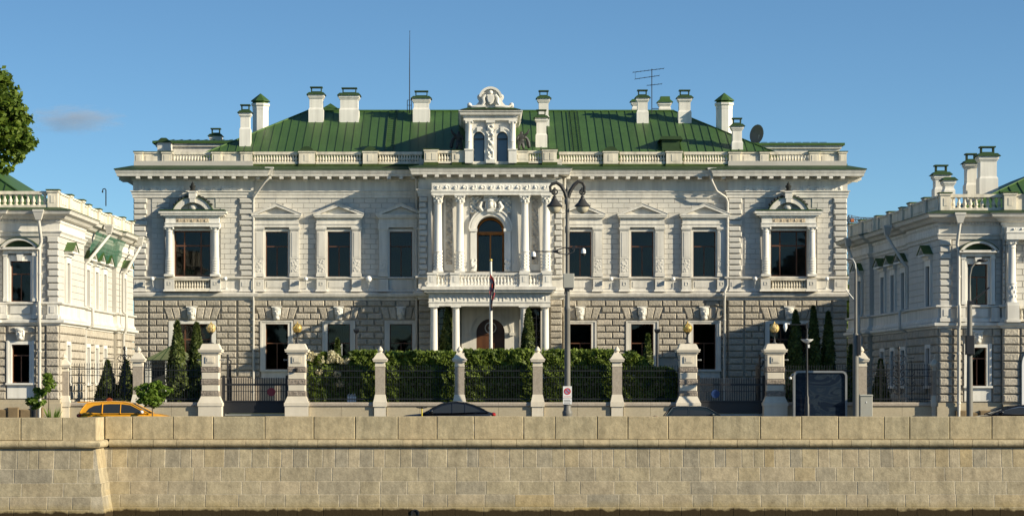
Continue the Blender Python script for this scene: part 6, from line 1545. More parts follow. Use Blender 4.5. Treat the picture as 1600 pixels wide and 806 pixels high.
conifer('dwarf_conifer', 1376, 565, 129.3, .45, 'dark cone-shaped dwarf conifer behind the railings of the shaded wing', n=3000, blunt=.9)
conifer('porch_conifer', 700, 479, 155.9, .58, 'clipped conifer standing between the first two porch columns', blunt=.6)
conifer('porch_conifer', 825, 484, 154.2, .54, 'clipped conifer in front of the third porch column', blunt=.6)
conifer('young_spruce', 1012, 525, 130.2, .5, 'young spruce sticking out of the thin hedge', n=2600, blunt=1.0)
conifer('young_spruce', 527, 532, 130.6, .42, 'small dark spruce tip above the white flowering shrub', n=2400, blunt=.9)

def broadleaf(name, x, Y, zb, zc, rad, label, n, size, mt, cat='tree', nclump=60, clump=.55, trunk=.22, seed=1, shape=None, limbs=8):
    t = thing(name, (x, Y, zb), label, cat); q = np.random.default_rng(seed); c = q.normal(size=(nclump, 3)); c /= np.linalg.norm(c, axis=1)[:, None]; c *= (q.uniform(.25, 1, (nclump, 1)) ** .5); c = c * np.array(rad) + np.array([x, Y, zc])
    per = n // nclump; P_ = []; Nn = []
    for i in range(nclump):
        d = q.normal(size=(per, 3)); d /= np.linalg.norm(d, axis=1)[:, None]; rr_ = clump * q.uniform(.6, 1.3) * q.uniform(.5, 1, (per, 1)); P_.append(c[i] + d * rr_ * np.array([1.1, 1.1, .7])); Nn.append(d * .7 + np.array([0, 0, .6]))
    leaves('crown', np.concatenate(P_), size, mt, t, nrm=np.concatenate(Nn), stretch=1.3)
    m = MB(); m.tube([(x, -Y, zb - .1), (x + .1 * trunk, -Y, (zb + zc) / 2), (x, -Y, zc + rad[2] * .5)], [trunk, trunk * .75, trunk * .2], 9); m.build('trunk', BARK, t, WORLD)
    for i in range(limbs):
        e_ = c[i]; z0 = zb + (zc - zb) * q.uniform(.55, 1.0); MB().tube([(x, -Y, z0), ((x + e_[0]) / 2, -(Y + e_[1]) / 2, (z0 + e_[2]) / 2 + .1 * rad[2]), (e_[0], -e_[1], e_[2])], [trunk * .4, trunk * .25, trunk * .08], 6).build('limb', BARK, t, WORLD)
    return t
broadleaf('maple_tree', -27.5, 140, .2, 16.5, (3.3, 3.6, 3.6), 'big leafy green tree rising behind the sunlit wing', 26000, .24, TREELEAF, nclump=170, clump=.66, trunk=.4, seed=4, limbs=14)
broadleaf('roadside_sapling', (238 - 740) / 4000 * 117, 117, .25, HC + (603 - 615) / 4000 * 117, (.74, .6, .66), 'small leafy sapling by the parapet in front of the yellow taxi', 2300, .12, YOUNG, nclump=46, clump=.22, trunk=.035, seed=8, limbs=7)
broadleaf('roadside_sapling', (76 - 740) / 4000 * 123, 123, .25, HC + (603 - 598) / 4000 * 123, (.32, .3, .42), 'young sapling with a small leafy head at the corner of the sunlit wing', 700, .12, YOUNG, nclump=16, clump=.2, trunk=.03, seed=9, limbs=5)
broadleaf('low_shrub', (57 - 740) / 4000 * 123.5, 123.5, .25, HC + (603 - 622) / 4000 * 123.5, (.38, .3, .62), 'straggly green shrub in front of the drainpipe of the sunlit wing', 900, .12, YOUNG, cat='shrub', nclump=18, clump=.2, trunk=.03, seed=12, limbs=5)
t = thing('grass_clump', ((82 - 740) / 4000 * 122.5, 122.5, .25), 'spiky ornamental grass clump at the foot of the corner sapling', 'plant'); xx = (82 - 740) / 4000 * 122.5
m = MB()
for i in range(120):
    a_ = rng.uniform(0, 6.28); L_ = rng.uniform(.5, 1.25); o = rng.uniform(.15, .55); m.add([(xx - .012, -122.5, .25), (xx + .012, -122.5, .25), (xx + o * math.cos(a_) * .6, -122.5 + o * math.sin(a_) * .6, .25 + L_ * .7), (xx + o * math.cos(a_), -122.5 + o * math.sin(a_), .25 + L_)], [(0, 1, 2), (1, 3, 2)])
m.build('blade_tuft', YOUNG, t, WORLD, smooth=0, recalc=False, kind='stuff')
broadleaf('background_tree', 24.9, 176, .3, 6.5, (2.4, 2, 5.2), 'dark tree seen in the gap between the mansion and the shaded wing', 6000, .3, TREELEAF, nclump=60, clump=.8, trunk=.25, seed=21)
# ------------------------------------------------------------------ vehicles (local x forward, built round the origin, then set down)
TAXI = mat('taxi_yellow', (.74, .345, .015), .3, .03, spec=.5, coat=.6)
CARBLACK = mat('black_car_paint', (.008, .009, .011), .25, .05, spec=.5, coat=.8)
CARGREEN = mat('dark_green_car_paint', (.012, .018, .018), .3, .05, spec=.5, coat=.7)
TAIL = mat('tail_lamp_red', (.35, .015, .012), .2, .05, coat=.6); CHROME = mat('chrome_strip', (.7, .7, .7), .2, .02, metal=.9); SEAT = mat('car_seat', (.03, .03, .032), .9, .05); PAPER = mat('pale_paper', (.45, .55, .45), .8, .1); LAMPW = mat('lamp_white', (.8, .75, .72), .2, .02, coat=.5)
def car(label, px, Y, facing, paint, L, W_, hull, cabin, wins, zb, zground=.12, belt=1.0, extras=None, cat='car', name='parked_car'):
    t = thing(name, (0, 0, 0), label, cat, None)
    def half(z): return W_ / 2 * (1.0 if z < belt else 1 - .30 * (z - belt) / .62)
    m = MB(); secs = []
    for x, zt_ in hull:
        e = min(1, (L / 2 - abs(x)) / .5 + .72); w = W_ / 2 * e
        secs.append([(x, -w * .86, .22), (x, -w * .98, .34), (x, -w, .62), (x, -w * .985, max(.63, zt_ - .12)), (x, -w * .90, max(.64, zt_ - .02)), (x, -w * .5, zt_ + .015), (x, 0, zt_ + .02), (x, w * .5, zt_ + .015), (x, w * .90, max(.64, zt_ - .02)), (x, w * .985, max(.63, zt_ - .12)), (x, w, .62), (x, w * .98, .34), (x, w * .86, .22)])
    n = len(secs[0]); vs = [p for s in secs for p in s]
    fs = [(i * n + j, i * n + (j + 1) % n, (i + 1) * n + (j + 1) % n, (i + 1) * n + j) for i in range(len(secs) - 1) for j in range(n)] + [tuple(range(n)), tuple(range((len(secs) - 1) * n, len(secs) * n))]
    m.add(vs, fs); m.build('body', paint, t, WORLD, smooth=50)
    # cabin: roof skin between two tapered side frames
    k = len(cabin); m = MB(); top = [(x, z) for x, z in cabin]
    prof = []
    for x, z in top: h = half(z); prof.append([(x, -h, z), (x, -h * .88, z + .03), (x, 0, z + .05), (x, h * .88, z + .03), (x, h, z)])
    glassy = {i for i, (a, b) in enumerate(zip(top, top[1:])) if abs(b[1] - a[1]) > .32 * abs(b[0] - a[0])}
    for i in range(k - 1):
        if i in glassy: continue
        m.add(prof[i] + prof[i + 1], [(j, j + 1, 6 + j, 5 + j) for j in range(4)])
    # side frames as rails along the outline
    for s in (-1, 1):
        for (x0, z0), (x1, z1) in zip(top, top[1:]): m.tube([(x0, s * half(z0) * .985, z0), (x1, s * half(z1) * .985, z1)], .028, 6)
        for x0, z0, x1, z1 in extras.get('pillars', []): m.tube([(x0, s * half(z0) * .99, z0), (x1, s * half(z1) * .99, z1)], .026, 6)
    m.build('roof', paint, t, WORLD, smooth=50)
    for i in sorted(glassy): 
        MB().add([prof[i][0], prof[i][2], prof[i][4], prof[i + 1][4], prof[i + 1][2], prof[i + 1][0]], [(0, 1, 4, 5), (1, 2, 3, 4)]).build('windscreen' if top[i][0] > 0 else 'rear_window', CARGLASS, t, WORLD)
    for s in (-1, 1):
        MB().add([(x, s * half(z) * .985, z) for x, z in cabin] , [tuple(range(len(cabin)))]).build('side_frame', paint, t, WORLD, smooth=0)
        for poly in wins: MB().add([(x, s * (half(z) * .985 + .012), z) for x, z in poly], [tuple(range(len(poly)))]).build('side_window', CARDARK, t, WORLD, smooth=0)
    for s in (-1, 1): MB().box(-.1, .35, s * .38 - .22, s * .38 + .22, .5, 1.22).box(-.05, .1, s * .38 - .12, s * .38 + .12, 1.2, 1.36).build('seat', SEAT, t, WORLD, smooth=0)
    MB().box(-1.2, -.9, -.55, .55, .5, 1.18).build('rear_seat', SEAT, t, WORLD, smooth=0)
    for x in (-L * .30, L * .31):
        for s in (-1, 1):
            c = (x, s * (W_ / 2 - .10)); q = MB(); r = .33; q.ring(x, r, .20, r, 0, 2 * math.pi, 20, c[1] - .11, c[1] + .11); w = q.build('wheel', BLACK, t, WORLD, smooth=30); q = MB(); q.ring(x, r, .0, .21, 0, 2 * math.pi, 16, c[1] - .09, c[1] + .09); q.build('rim', STEEL, w, WORLD, smooth=0)
    for s in (-1, 1):
        xm = extras.get('mirror', .75); MB().ball((xm, s * (W_ / 2 + .10), belt + .08), (.10, .12, .08), 8, 6).build('mirror', extras.get('mirror_mat', paint), t, WORLD)
        MB().ball((-L / 2 + .12, s * (W_ / 2 - .22), belt - .08), (.13, .2, .10), 8, 5).build('tail_light', TAIL, t, WORLD); MB().ball((L / 2 - .25, s * (W_ / 2 - .28), .68), (.2, .2, .09), 8, 5).build('headlight', LAMPW, t, WORLD)
        MB().box(-.25, -.08, s * (W_ / 2 + .004) - .012, s * (W_ / 2 + .004) + .012, belt - .16, belt - .13).build('door_handle', paint, t, WORLD, smooth=0)
    if 'more' in extras: extras['more'](t)
    M = Matrix.Translation(((px - 740) / 4000 * Y, Y, zground)) @ Matrix.Rotation(0 if facing > 0 else math.pi, 4, 'Z'); t.matrix_basis = M
    return t
def taxi_more(t):
    MB().box(-.95, -.72, -.12, .12, 1.60, 1.70).frustum(-.9, -.78, -.10, .10, 1.70, 1.74, .03, .03).build('roof_beacon', mat('beacon_brown', (.25, .06, .02), .5, .1), t, WORLD, smooth=0)
    for a, e in ((-1.0, -.62), (-.5, -.2), (-.1, .12)): MB().box(a, e, .922, .929, .86, .885).build('side_marking', BLACK, t, WORLD, smooth=0)
    MB().box(-2.24, -1.75, -.6, .6, 1.52, 1.56).build('spoiler', TAXI, t, WORLD, smooth=0)
car('bright yellow taxi estate with roof beacon, driving past the railings of the sunlit wing', 199, 119.7, 1, TAXI, 4.55, 1.84,
    [(-2.27, .72), (-2.2, .92), (-1.9, .98), (-.8, 1.0), (.6, 1.02), (.95, 1.03), (1.5, .98), (1.95, .88), (2.2, .72), (2.27, .6)],
    [(-2.12, .98), (-2.0, 1.22), (-1.82, 1.46), (-1.5, 1.52), (-.7, 1.555), (-.1, 1.535), (.32, 1.45), (.75, 1.22), (1.15, 1.0)],
    [[(-1.80, 1.08), (-1.66, 1.26), (-1.45, 1.37), (-1.04, 1.43), (-1.04, 1.03)], [(-1.01, 1.03), (-1.01, 1.43), (-.7, 1.455), (-.22, 1.45), (-.22, 1.03)], [(-.19, 1.03), (-.19, 1.45), (.24, 1.40), (.60, 1.22), (.95, 1.04)]], 1.0,
    extras={'pillars': [(-1.06, 1.0, -1.06, 1.47), (-.21, 1.0, -.21, 1.47)], 'mirror_mat': LAMPW, 'mirror': .8, 'more': taxi_more}, name='taxi', cat='taxi')
car('sleek black fastback car with dark windows, in front of the slim pillars', 694, 121.2, -1, CARBLACK, 4.9, 1.9,
    [(-2.45, .7), (-2.38, .96), (-2.1, 1.04), (-.8, .98), (.7, .96), (1.2, .94), (1.8, .88), (2.25, .74), (2.45, .58)],
    [(-2.1, 1.03), (-1.75, 1.19), (-1.4, 1.34), (-1.0, 1.46), (-.6, 1.51), (-.25, 1.49), (.15, 1.39), (.55, 1.2), (1.0, .96)],
    [[(-1.75, 1.08), (-1.40, 1.25), (-1.0, 1.38), (-1.0, 1.02)], [(-.97, 1.02), (-.97, 1.385), (-.6, 1.43), (-.40, 1.425), (-.40, 1.0)], [(-.36, 1.0), (-.36, 1.42), (.10, 1.32), (.45, 1.15), (.72, 1.0)]], 1.0, zground=.14,
    extras={'pillars': [(-.985, 1.0, -.985, 1.43), (-.38, 1.0, -.38, 1.46)], 'mirror': .60})
def hatch_more(t): MB().box(-.95, -.55, -.815, -.81, 1.0, 1.2).build('paper_sheet', PAPER, t, WORLD, smooth=0)
car('dark green boxy hatchback with a pale sheet in its side window, before the gate pillar', 1084, 122.4, 1, CARGREEN, 3.9, 1.65,
    [(-1.95, .66), (-1.88, .80), (-1.5, .88), (-.2, .90), (.7, .88), (1.2, .82), (1.7, .74), (1.95, .58)],
    [(-1.40, .92), (-1.08, 1.30), (-.75, 1.36), (.3, 1.36), (.6, 1.31), (1.30, .9)],
    [[(-1.2, .96), (-.98, 1.2), (-.35, 1.23), (-.35, .96)], [(-.27, .96), (-.27, 1.23), (.45, 1.2), (1.0, .96)]], .9, zground=.05, belt=.92,
    extras={'pillars': [(-.31, .92, -.31, 1.28)], 'mirror': .8, 'more': hatch_more})
def sedan_more(t):
    for s in (-1, 1): MB().tube([(-1.35, s * .865, .98), (-.9, s * .80, 1.22), (0, s * .775, 1.3), (.4, s * .79, 1.22), (1.15, s * .875, 1.0), (.2, s * .885, .965), (-1.35, s * .88, .98)], .018, 5).build('chrome_trim', CHROME, t, WORLD)
car('black saloon car with chrome window trim beside the shaded wing', 1588, 121.5, -1, CARBLACK, 4.7, 1.82,
    [(-2.35, .7), (-2.28, .92), (-1.8, .98), (-.8, .95), (.7, .94), (1.25, .93), (1.8, .86), (2.2, .72), (2.35, .58)],
    [(-1.75, .97), (-1.1, 1.30), (-.4, 1.37), (.1, 1.36), (.5, 1.27), (1.35, .94)],
    [[(-1.3, 1.0), (-.95, 1.23), (-.5, 1.29), (-.5, .97)], [(-.42, .97), (-.42, 1.29), (.02, 1.3), (.38, 1.24), (1.05, .98)]], .97, zground=.12, belt=.97,
    extras={'pillars': [(-.46, .95, -.46, 1.34)], 'mirror': .9, 'more': sedan_more})
# kick scooter leaning by the parapet
Y = 114.6; k = Y / 4000; x = (659 - 740) * k; zt = HC + (603 - 637) * k
SCY = mat('scooter_yellow', (.62, .48, .03), .4, .05)
t = thing('kick_scooter', (x, Y, .25), 'yellow kick scooter with dark handlebar parked by the parapet, before the black car', 'scooter')
MB().tube([(x + .02, -Y, .38), (x, -Y, zt)], .028, 8).build('stem', SCY, t, WORLD); MB().tube([(x - .24, -Y - .05, zt + .03), (x - .10, -Y, zt), (x + .10, -Y, zt), (x + .24, -Y + .05, zt + .03)], .022, 7).box(x - .04, x + .05, -Y - .03, -Y + .03, zt - .03, zt + .06).build('handlebar', BLACK, t, WORLD)
MB().box(x + .06, x + .75, -Y - .07, -Y + .07, .38, .42).build('deck', BLACK, t, WORLD, smooth=0)
for q in (.0, .82): MB().ring(x + q, .36, .05, .11, 0, 2 * math.pi, 16, -Y - .025, -Y + .025).build('wheel', BLACK, t, WORLD)

# ------------------------------------------------------------------ street furniture
class At:
    def __init__(s, Y): s.Y = Y; s.k = Y / 4000
    def x(s, p): return (p - 740) * s.k
    def z(s, p): return HC + (603 - p) * s.k
a_ = At(124.9); x, z, y = a_.x, a_.z, -124.9
t = thing('street_lamp', (x(886.5), 124.9, .25), 'tall grey twin-lantern street lamp with cameras, box and no-parking sign', 'street lamp'); c = x(886.5)
MB().lathe(c, y, [(.30, .25), (.30, .7), (.24, .78), (.235, z(649)), (.25, z(647)), (.25, z(643)), (.19, z(640)), (.18, z(633)), (.21, z(632)), (.21, z(630)), (.155, z(628)), (.15, z(600)), (.135, z(486)), (.15, z(485)), (.15, z(480)), (.125, z(478)), (.115, z(455)), (.10, z(440)), (.095, z(365)), (.12, z(363)), (.12, z(355)), (.095, z(352)), (.10, z(320)), (.13, z(318)), (.14, z(312)), (.09, z(309)), (.05, z(300)), (.09, z(296)), (.02, z(290))], 18).build('pole', POLE, t, WORLD, smooth=35)
for s, xe, yt in ((-1, 866.5, 285.5), (1, 910, 283.5)):
    pts = [(c, y, z(312)), (x(886.5 + s * 4), y, z(300)), (x(886.5 + s * 10), y, z(290)), (x(886.5 + s * 17), y, z(yt)), (x(886.5 + s * 24), y, z(yt + 2.5)), (x(886.5 + s * 27), y, z(292)), (x(886.5 + s * 26), y, z(299)), (x(886.5 + s * 23), y, z(301)), (x(886.5 + s * 21.5), y, z(297.5))]
    arm = MB().tube(pts, [.10, .095, .09, .085, .08, .075, .07, .06, .05], 8); arm.tube([(x(xe), y, z(293)), (x(xe), y, z(310))], .055, 6); arm.ring(x(xe), z(300), .10, .17, 0, 2 * math.pi, 12, y - .02, y + .02)
    arm.build('curved_arm', LAMPDARK, t, WORLD); q = x(xe)
    L_ = MB().lathe(q, y, [(.05, z(306)), (.10, z(308)), (.09, z(309.5)), (.14, z(312)), (.24, z(317)), (.36, z(320.5)), (.40, z(322.5)), (.37, z(323.4))], 18).build('lantern_hood', LAMPDARK, t, WORLD, smooth=50)
    MB().lathe(q, y, [(.33, z(323.4)), (.31, z(326)), (.24, z(330.5)), (.12, z(333)), (.02, z(334))], 16).build('glass_bowl', mat('frosted_bowl', (.55, .50, .38), .25, .1, coat=.3), L_, WORLD, smooth=60)
m = MB().tube([(x(836), y + .1, z(393)), (x(866), y + .12, z(393)), (x(870), y + .14, z(391)), (x(882), y + .12, z(387)), (x(905), y + .1, z(388)), (x(911), y + .1, z(389))], .028, 6); m.tube([(x(866), y + .12, z(394)), (x(874), y + .3, z(397)), (x(886), y + .2, z(398)), (x(896), y + .2, z(394)), (x(898), y + .1, z(388))], .025, 6); m.tube([(x(864), y + .12, z(393)), (x(872), y + .1, z(393))], .05, 8); m.box(x(894), x(899), y - .05, y + .15, z(390), z(384)); m.build('camera_bracket', IRON, t, WORLD)
for p, q in ((833.5, 395), (911.5, 390)):
    MB().lathe(x(p), y + .1, [(.03, z(q - 2)), (.10, z(q)), (.115, z(q + 3)), (.115, z(q + 6)), (.05, z(q + 6.5))], 12).build('camera_housing', WHITE, t, WORLD, smooth=50); MB().ball((x(p), y + .1, z(q + 7.5)), .10, 10, 6).build('camera_dome', BLACK, t, WORLD)
MB().pillow(x(880), x(897), y - .12, y + .22, z(450), z(427.5), .02).build('control_box', GREYBOX, t, WORLD, smooth=0); MB().box(x(882), x(895), y - .1, y + .18, z(453), z(450)).tube([(x(883), y + .1, z(453)), (x(882), y + .1, z(458)), (x(884), y + .08, z(462))], .03, 5).build('cable_glands', IRON, t, WORLD)
# no-stopping sign with its plate
t = thing('traffic_sign', (x(886), 124.7, z(631)), 'small white no-parking sign with red ring strapped to the twin-lantern pole', 'sign'); f_ = y + .19
MB().box(x(879.5), x(893.2), f_, f_ + .02, z(621.5), z(603)).build('sign_board', WHITE, t, WORLD, smooth=0); MB().box(x(879.5), x(893.2), f_, f_ + .02, z(631), z(622)).build('lower_plate', WHITE, t, WORLD, smooth=0)
q, w = x(886.4), z(611); SR = .155
MB().ring(q, w, .0, SR, 0, 2 * math.pi, 24, f_ + .021, f_ + .024).build('blue_disc', mat('sign_pale_blue', (.25, .28, .42), .5, .03), t, WORLD, smooth=0); MB().ring(q, w, SR - .035, SR + .01, 0, 2 * math.pi, 28, f_ + .025, f_ + .028).build('red_ring', RED, t, WORLD, smooth=0)
MB().prism([(q - .12, w + .085), (q - .085, w + .12), (q + .12, w - .085), (q + .085, w - .12)], f_ + .025, f_ + .027).build('red_slash', RED, t, WORLD, smooth=0)
for i, zz_ in enumerate((z(619.3), z(624.5), z(626.7), z(629))): MB().box(x(881), x(891.5 - i % 2), f_ + .021, f_ + .023, zz_ - .012, zz_ + .012).build('text_line', RED if i == 0 else BLACK, t, WORLD, smooth=0)

a_ = At(125.2); x, z, y = a_.x, a_.z, -125.2
t = thing('street_lamp', (x(1337), 125.2, .25), 'slender grey lamp post with small hooked head next to the grey cabinet', 'street lamp')
MB().lathe(x(1337), y, [(.16, .25), (.15, z(560)), (.13, z(522)), (.075, z(520)), (.06, z(430)), (.05, z(420))], 12).build('pole', POLE, t, WORLD); MB().tube([(x(1337), y, z(421)), (x(1336.3), y, z(413)), (x(1334), y, z(408)), (x(1331), y, z(405.5))], .045, 7).build('curved_arm', STEEL, t, WORLD); MB().ball((x(1329.5), y, z(405)), (.16, .1, .06), 8, 5).build('lamp_head', STEEL, t, WORLD)
MB().pillow(x(1338), x(1344.5), y - .1, y + .2, z(555), z(523), .03).build('signal_box', IRON, t, WORLD, smooth=0); MB().tube([(x(1336), y, z(470)), (x(1322), y, z(453))], .035, 6).build('camera_arm', STEEL, t, WORLD)
a_ = At(125.0); x, z, y = a_.x, a_.z, -125.0
t = thing('street_lamp', (x(1515), 125, .25), 'grey lamp post with signal box and slanting arm before the shaded wing', 'street lamp')
MB().lathe(x(1515), y, [(.17, .25), (.16, z(620)), (.14, z(560)), (.12, z(478)), (.13, z(476)), (.12, z(470)), (.07, z(468)), (.06, z(445))], 12).build('pole', POLE, t, WORLD); MB().tube([(x(1515), y, z(446)), (x(1515.5), y, z(430)), (x(1518), y, z(418)), (x(1523), y, z(411)), (x(1529), y, z(408))], .05, 7).build('curved_arm', POLE, t, WORLD); MB().ball((x(1535), y, z(407)), (.28, .12, .09), 10, 6).build('lamp_head', IRON, t, WORLD)
MB().tube([(x(1516), y + .1, z(473)), (x(1530), y + .1, z(462)), (x(1545), y + .1, z(449))], .04, 6).box(x(1512), x(1521), y - .1, y + .16, z(475), z(470)).build('camera_arm', IRON, t, WORLD)
MB().pillow(x(1508), x(1521), y - .05, y + .3, z(554), z(524), .03).build('signal_box', IRON, t, WORLD, smooth=0)
# slim camera column in front of the advertising panel
a_ = At(124.8); x, z, y = a_.x, a_.z, -124.8
t = thing('camera_post', (x(1261), 124.8, .25), 'slim dark camera post with shell-shaped lamp in front of the advertising panel', 'post')
MB().lathe(x(1261), y, [(.13, .25), (.13, z(632)), (.10, z(629)), (.11, z(622)), (.06, z(617)), (.05, z(585)), (.04, z(535)), (.035, z(505))], 12).build('pole', IRON, t, WORLD, smooth=35); MB().tube([(x(1261), y, z(507)), (x(1234), y, z(507))], .02, 6).box(x(1259.5), x(1263), y - .05, y + .05, z(513), z(504)).build('cross_arm', IRON, t, WORLD)
MB().lathe(x(1227), y, [(.04, z(505)), (.09, z(507)), (.10, z(512)), (.05, z(516)), (.01, z(518))], 10).tube([(x(1234), y, z(506)), (x(1227), y, z(505))], .025, 6).build('camera_housing', WHITE, t, WORLD)
m = MB().lathe(x(1261), y, [(.06, z(536)), (.20, z(533.5)), (.30, z(530.5)), (.31, z(529.8)), (.18, z(531.5)), (.04, z(529))], 14); m.build('lamp_shade', WHITE, t, WORLD)
MB().box(x(1262), x(1265), y - .04, y + .06, z(543), z(538)).build('sensor', WHITE, t, WORLD, smooth=0)
# advertising panel
a_ = At(126.4); x, z, y = a_.x, a_.z, -126.4
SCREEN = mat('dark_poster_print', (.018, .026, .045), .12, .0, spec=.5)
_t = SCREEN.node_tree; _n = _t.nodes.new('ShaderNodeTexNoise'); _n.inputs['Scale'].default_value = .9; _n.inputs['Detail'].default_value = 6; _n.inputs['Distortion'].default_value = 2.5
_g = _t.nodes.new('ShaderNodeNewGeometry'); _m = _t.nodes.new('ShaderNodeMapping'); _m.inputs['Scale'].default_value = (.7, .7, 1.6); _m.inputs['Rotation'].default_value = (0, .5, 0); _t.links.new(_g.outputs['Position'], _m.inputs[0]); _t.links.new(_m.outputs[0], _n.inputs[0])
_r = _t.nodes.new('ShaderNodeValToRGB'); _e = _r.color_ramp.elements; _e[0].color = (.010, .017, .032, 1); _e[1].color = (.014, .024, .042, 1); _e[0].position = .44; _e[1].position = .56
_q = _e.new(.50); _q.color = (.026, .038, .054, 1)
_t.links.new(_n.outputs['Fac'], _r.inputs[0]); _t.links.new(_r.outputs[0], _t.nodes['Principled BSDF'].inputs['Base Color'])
t = thing('advertising_panel', (x(1281), 126.4, .25), 'big dark advertising panel in a rounded silver frame in front of the arborvitae', 'billboard')
X0, X1, Z1, Z0 = x(1239), x(1323), z(579), .55; r = .28
def rrect(i): return [(X1 - r + (r - i) * math.cos(R(b)), Z1 - r + (r - i) * math.sin(R(b))) for b in range(0, 91, 15)] + [(X0 + r + (r - i) * math.cos(R(b)), Z1 - r + (r - i) * math.sin(R(b))) for b in range(90, 181, 15)] + [(X0 + i, Z0 + i), (X1 - i, Z0 + i)]
o, i_ = rrect(0), rrect(.10); n = len(o); m = MB()
vs = [(u, y - .18, w) for u, w in o] + [(u, y + .18, w) for u, w in o] + [(u, y + .18, w) for u, w in i_] + [(u, y + .10, w) for u, w in i_]
m.add(vs, [(q * n + k_, q * n + (k_ + 1) % n, (q + 1) * n + (k_ + 1) % n, (q + 1) * n + k_) for q in range(3) for k_ in range(n)] + [tuple(range(n))]); m.build('frame', STEEL, t, WORLD, smooth=40)
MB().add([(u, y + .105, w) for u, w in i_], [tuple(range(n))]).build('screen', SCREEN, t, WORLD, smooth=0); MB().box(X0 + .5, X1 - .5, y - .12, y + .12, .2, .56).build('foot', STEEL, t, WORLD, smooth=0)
MB().tube([(X0 + .02, y + .05, z(584)), (x(1236), y + .1, z(587))], .05, 6).build('camera_bracket', STEEL, t, WORLD); MB().ball((x(1234.5), y + .12, z(590.5)), .075, 10, 6).build('camera_dome', WHITE, t, WORLD)
# cabinet, bin
a_ = At(126.0); x, z, y = a_.x, a_.z, -126.0
t = thing('utility_cabinet', (x(1353), 126, .25), 'grey metal utility cabinet beside the slender lamp post and low wall', 'cabinet')
MB().pillow(x(1343), x(1362.5), y - .35, y + .2, .25, z(618), .02).build('housing', GREYBOX, t, WORLD, smooth=0); MB().frustum(x(1342), x(1363.5), y - .4, y + .25, z(618), z(616), .05, .05).build('lid', GREYBOX, t, WORLD, smooth=0); MB().box(x(1352), x(1353.5), y + .2, y + .22, z(629), z(627)).build('lock', WHITE, t, WORLD, smooth=0)
a_ = At(124.6); x, z, y = a_.x, a_.z, -124.6
t = thing('litter_bin', (x(54), 124.6, .25), 'small dark litter bin by the straggly shrub at the sunlit wing', 'bin')
MB().lathe(x(54), y, [(.16, .25), (.2, z(638)), (.22, z(637.5)), (.22, z(636)), (.19, z(636))], 14).build('bucket', IRON, t, WORLD, smooth=40); MB().tube([(x(49), y, .25), (x(49), y, z(633)), (x(51), y, z(631))], .025, 6).build('post', IRON, t, WORLD)
# flag pole with a drooping flag
a_ = At(141); x, z, y = a_.x, a_.z, -141
t = thing('flagpole', (x(767), 141, .85), 'white flagpole standing in front of the porch', 'flagpole'); MB().lathe(x(767), y, [(.11, .8), (.10, z(545)), (.085, z(480)), (.06, z(408))], 12).build('mast', BRIGHT, t, WORLD); MB().ball((x(767), y, z(406.5)), .09, 10, 6).build('finial', GOLD, t, WORLD)
FR, FB, FW = mat('flag_red', (.30, .035, .025), .8, .05), mat('flag_blue', (.018, .022, .06), .8, .05), mat('flag_white', (.42, .38, .33), .8, .05)
t2 = thing('flag', (x(767), 141, z(455)), 'red, white and blue flag hanging limp from the flagpole', 'flag')
nx, nz = 14, 26; vs = []
for j in range(nz + 1):
    q = j / nz; wd = .07 + .20 * math.sin(math.pi * min(1, q * 1.25 + .05)) * (1 - .35 * q)
    for i in range(nx + 1):
        p = i / nx; vs.append((x(767) + .03 + (p - .35) * wd * 1.4, y + .10 + .10 * math.sin(p * 16 + q * 3) * (.4 + q), z(428) + (z(485) - z(428)) * q - .22 * p * (1 - q)))
stripe = lambda i, j: (0 if (j // 3 + i // 3) % 4 in (0,) else 1 if (j // 3 + i // 3) % 4 in (1, 3) else 2) if j > 2 else 0
m = MB()
for j in range(nz):
    for i in range(nx): m.add([], [], 0)
m.add(vs, [(j * (nx + 1) + i, j * (nx + 1) + i + 1, (j + 1) * (nx + 1) + i + 1, (j + 1) * (nx + 1) + i) for j in range(nz) for i in range(nx)])
m.m = [stripe(i, j) for j in range(nz) for i in range(nx)]
m.build('cloth', [FR, FB, FW], t2, WORLD, smooth=60, recalc=False)

# floodlights on arms over the string course
for px, lab in ((238, 'small white floodlight under the west corner stones of the mansion'), (352, 'small white floodlight beside the west hooded window balustrade'), (478, 'small white floodlight between the first two gabled windows from the west'), (576, 'round white floodlight in the porch shadow between two gabled windows'),
                (955, 'small white floodlight between the gabled windows just east of the lamp post'), (1052, 'small white floodlight between the two easternmost gabled windows'), (1180, 'small white floodlight beside the east hooded window, drainpipe side'), (1292, 'small white floodlight beside the east hooded window, corner side')):
    d0 = PAV if px < 395 or px > 1138 else 0; X_ = U(px, d0 + .6); t = thing('floodlight', (X_, 160 - d0, Z(446)), lab, 'floodlight', 'floodlights along the first floor')
    MB().tube([(X_, d0 + .05, Z(452)), (X_, d0 + .35, Z(446)), (X_, d0 + .6, Z(438.5))], .03, 6).box(X_ - .08, X_ + .08, d0 + .04, d0 + .1, Z(454.5), Z(450)).build('bracket', WHITE, t, FM); MB().ball((X_, d0 + .62, Z(436.5)), (.13, .15, .14) if px != 576 else (.19, .17, .20), 10, 7).build('lamp_head', WHITE, t, FM)

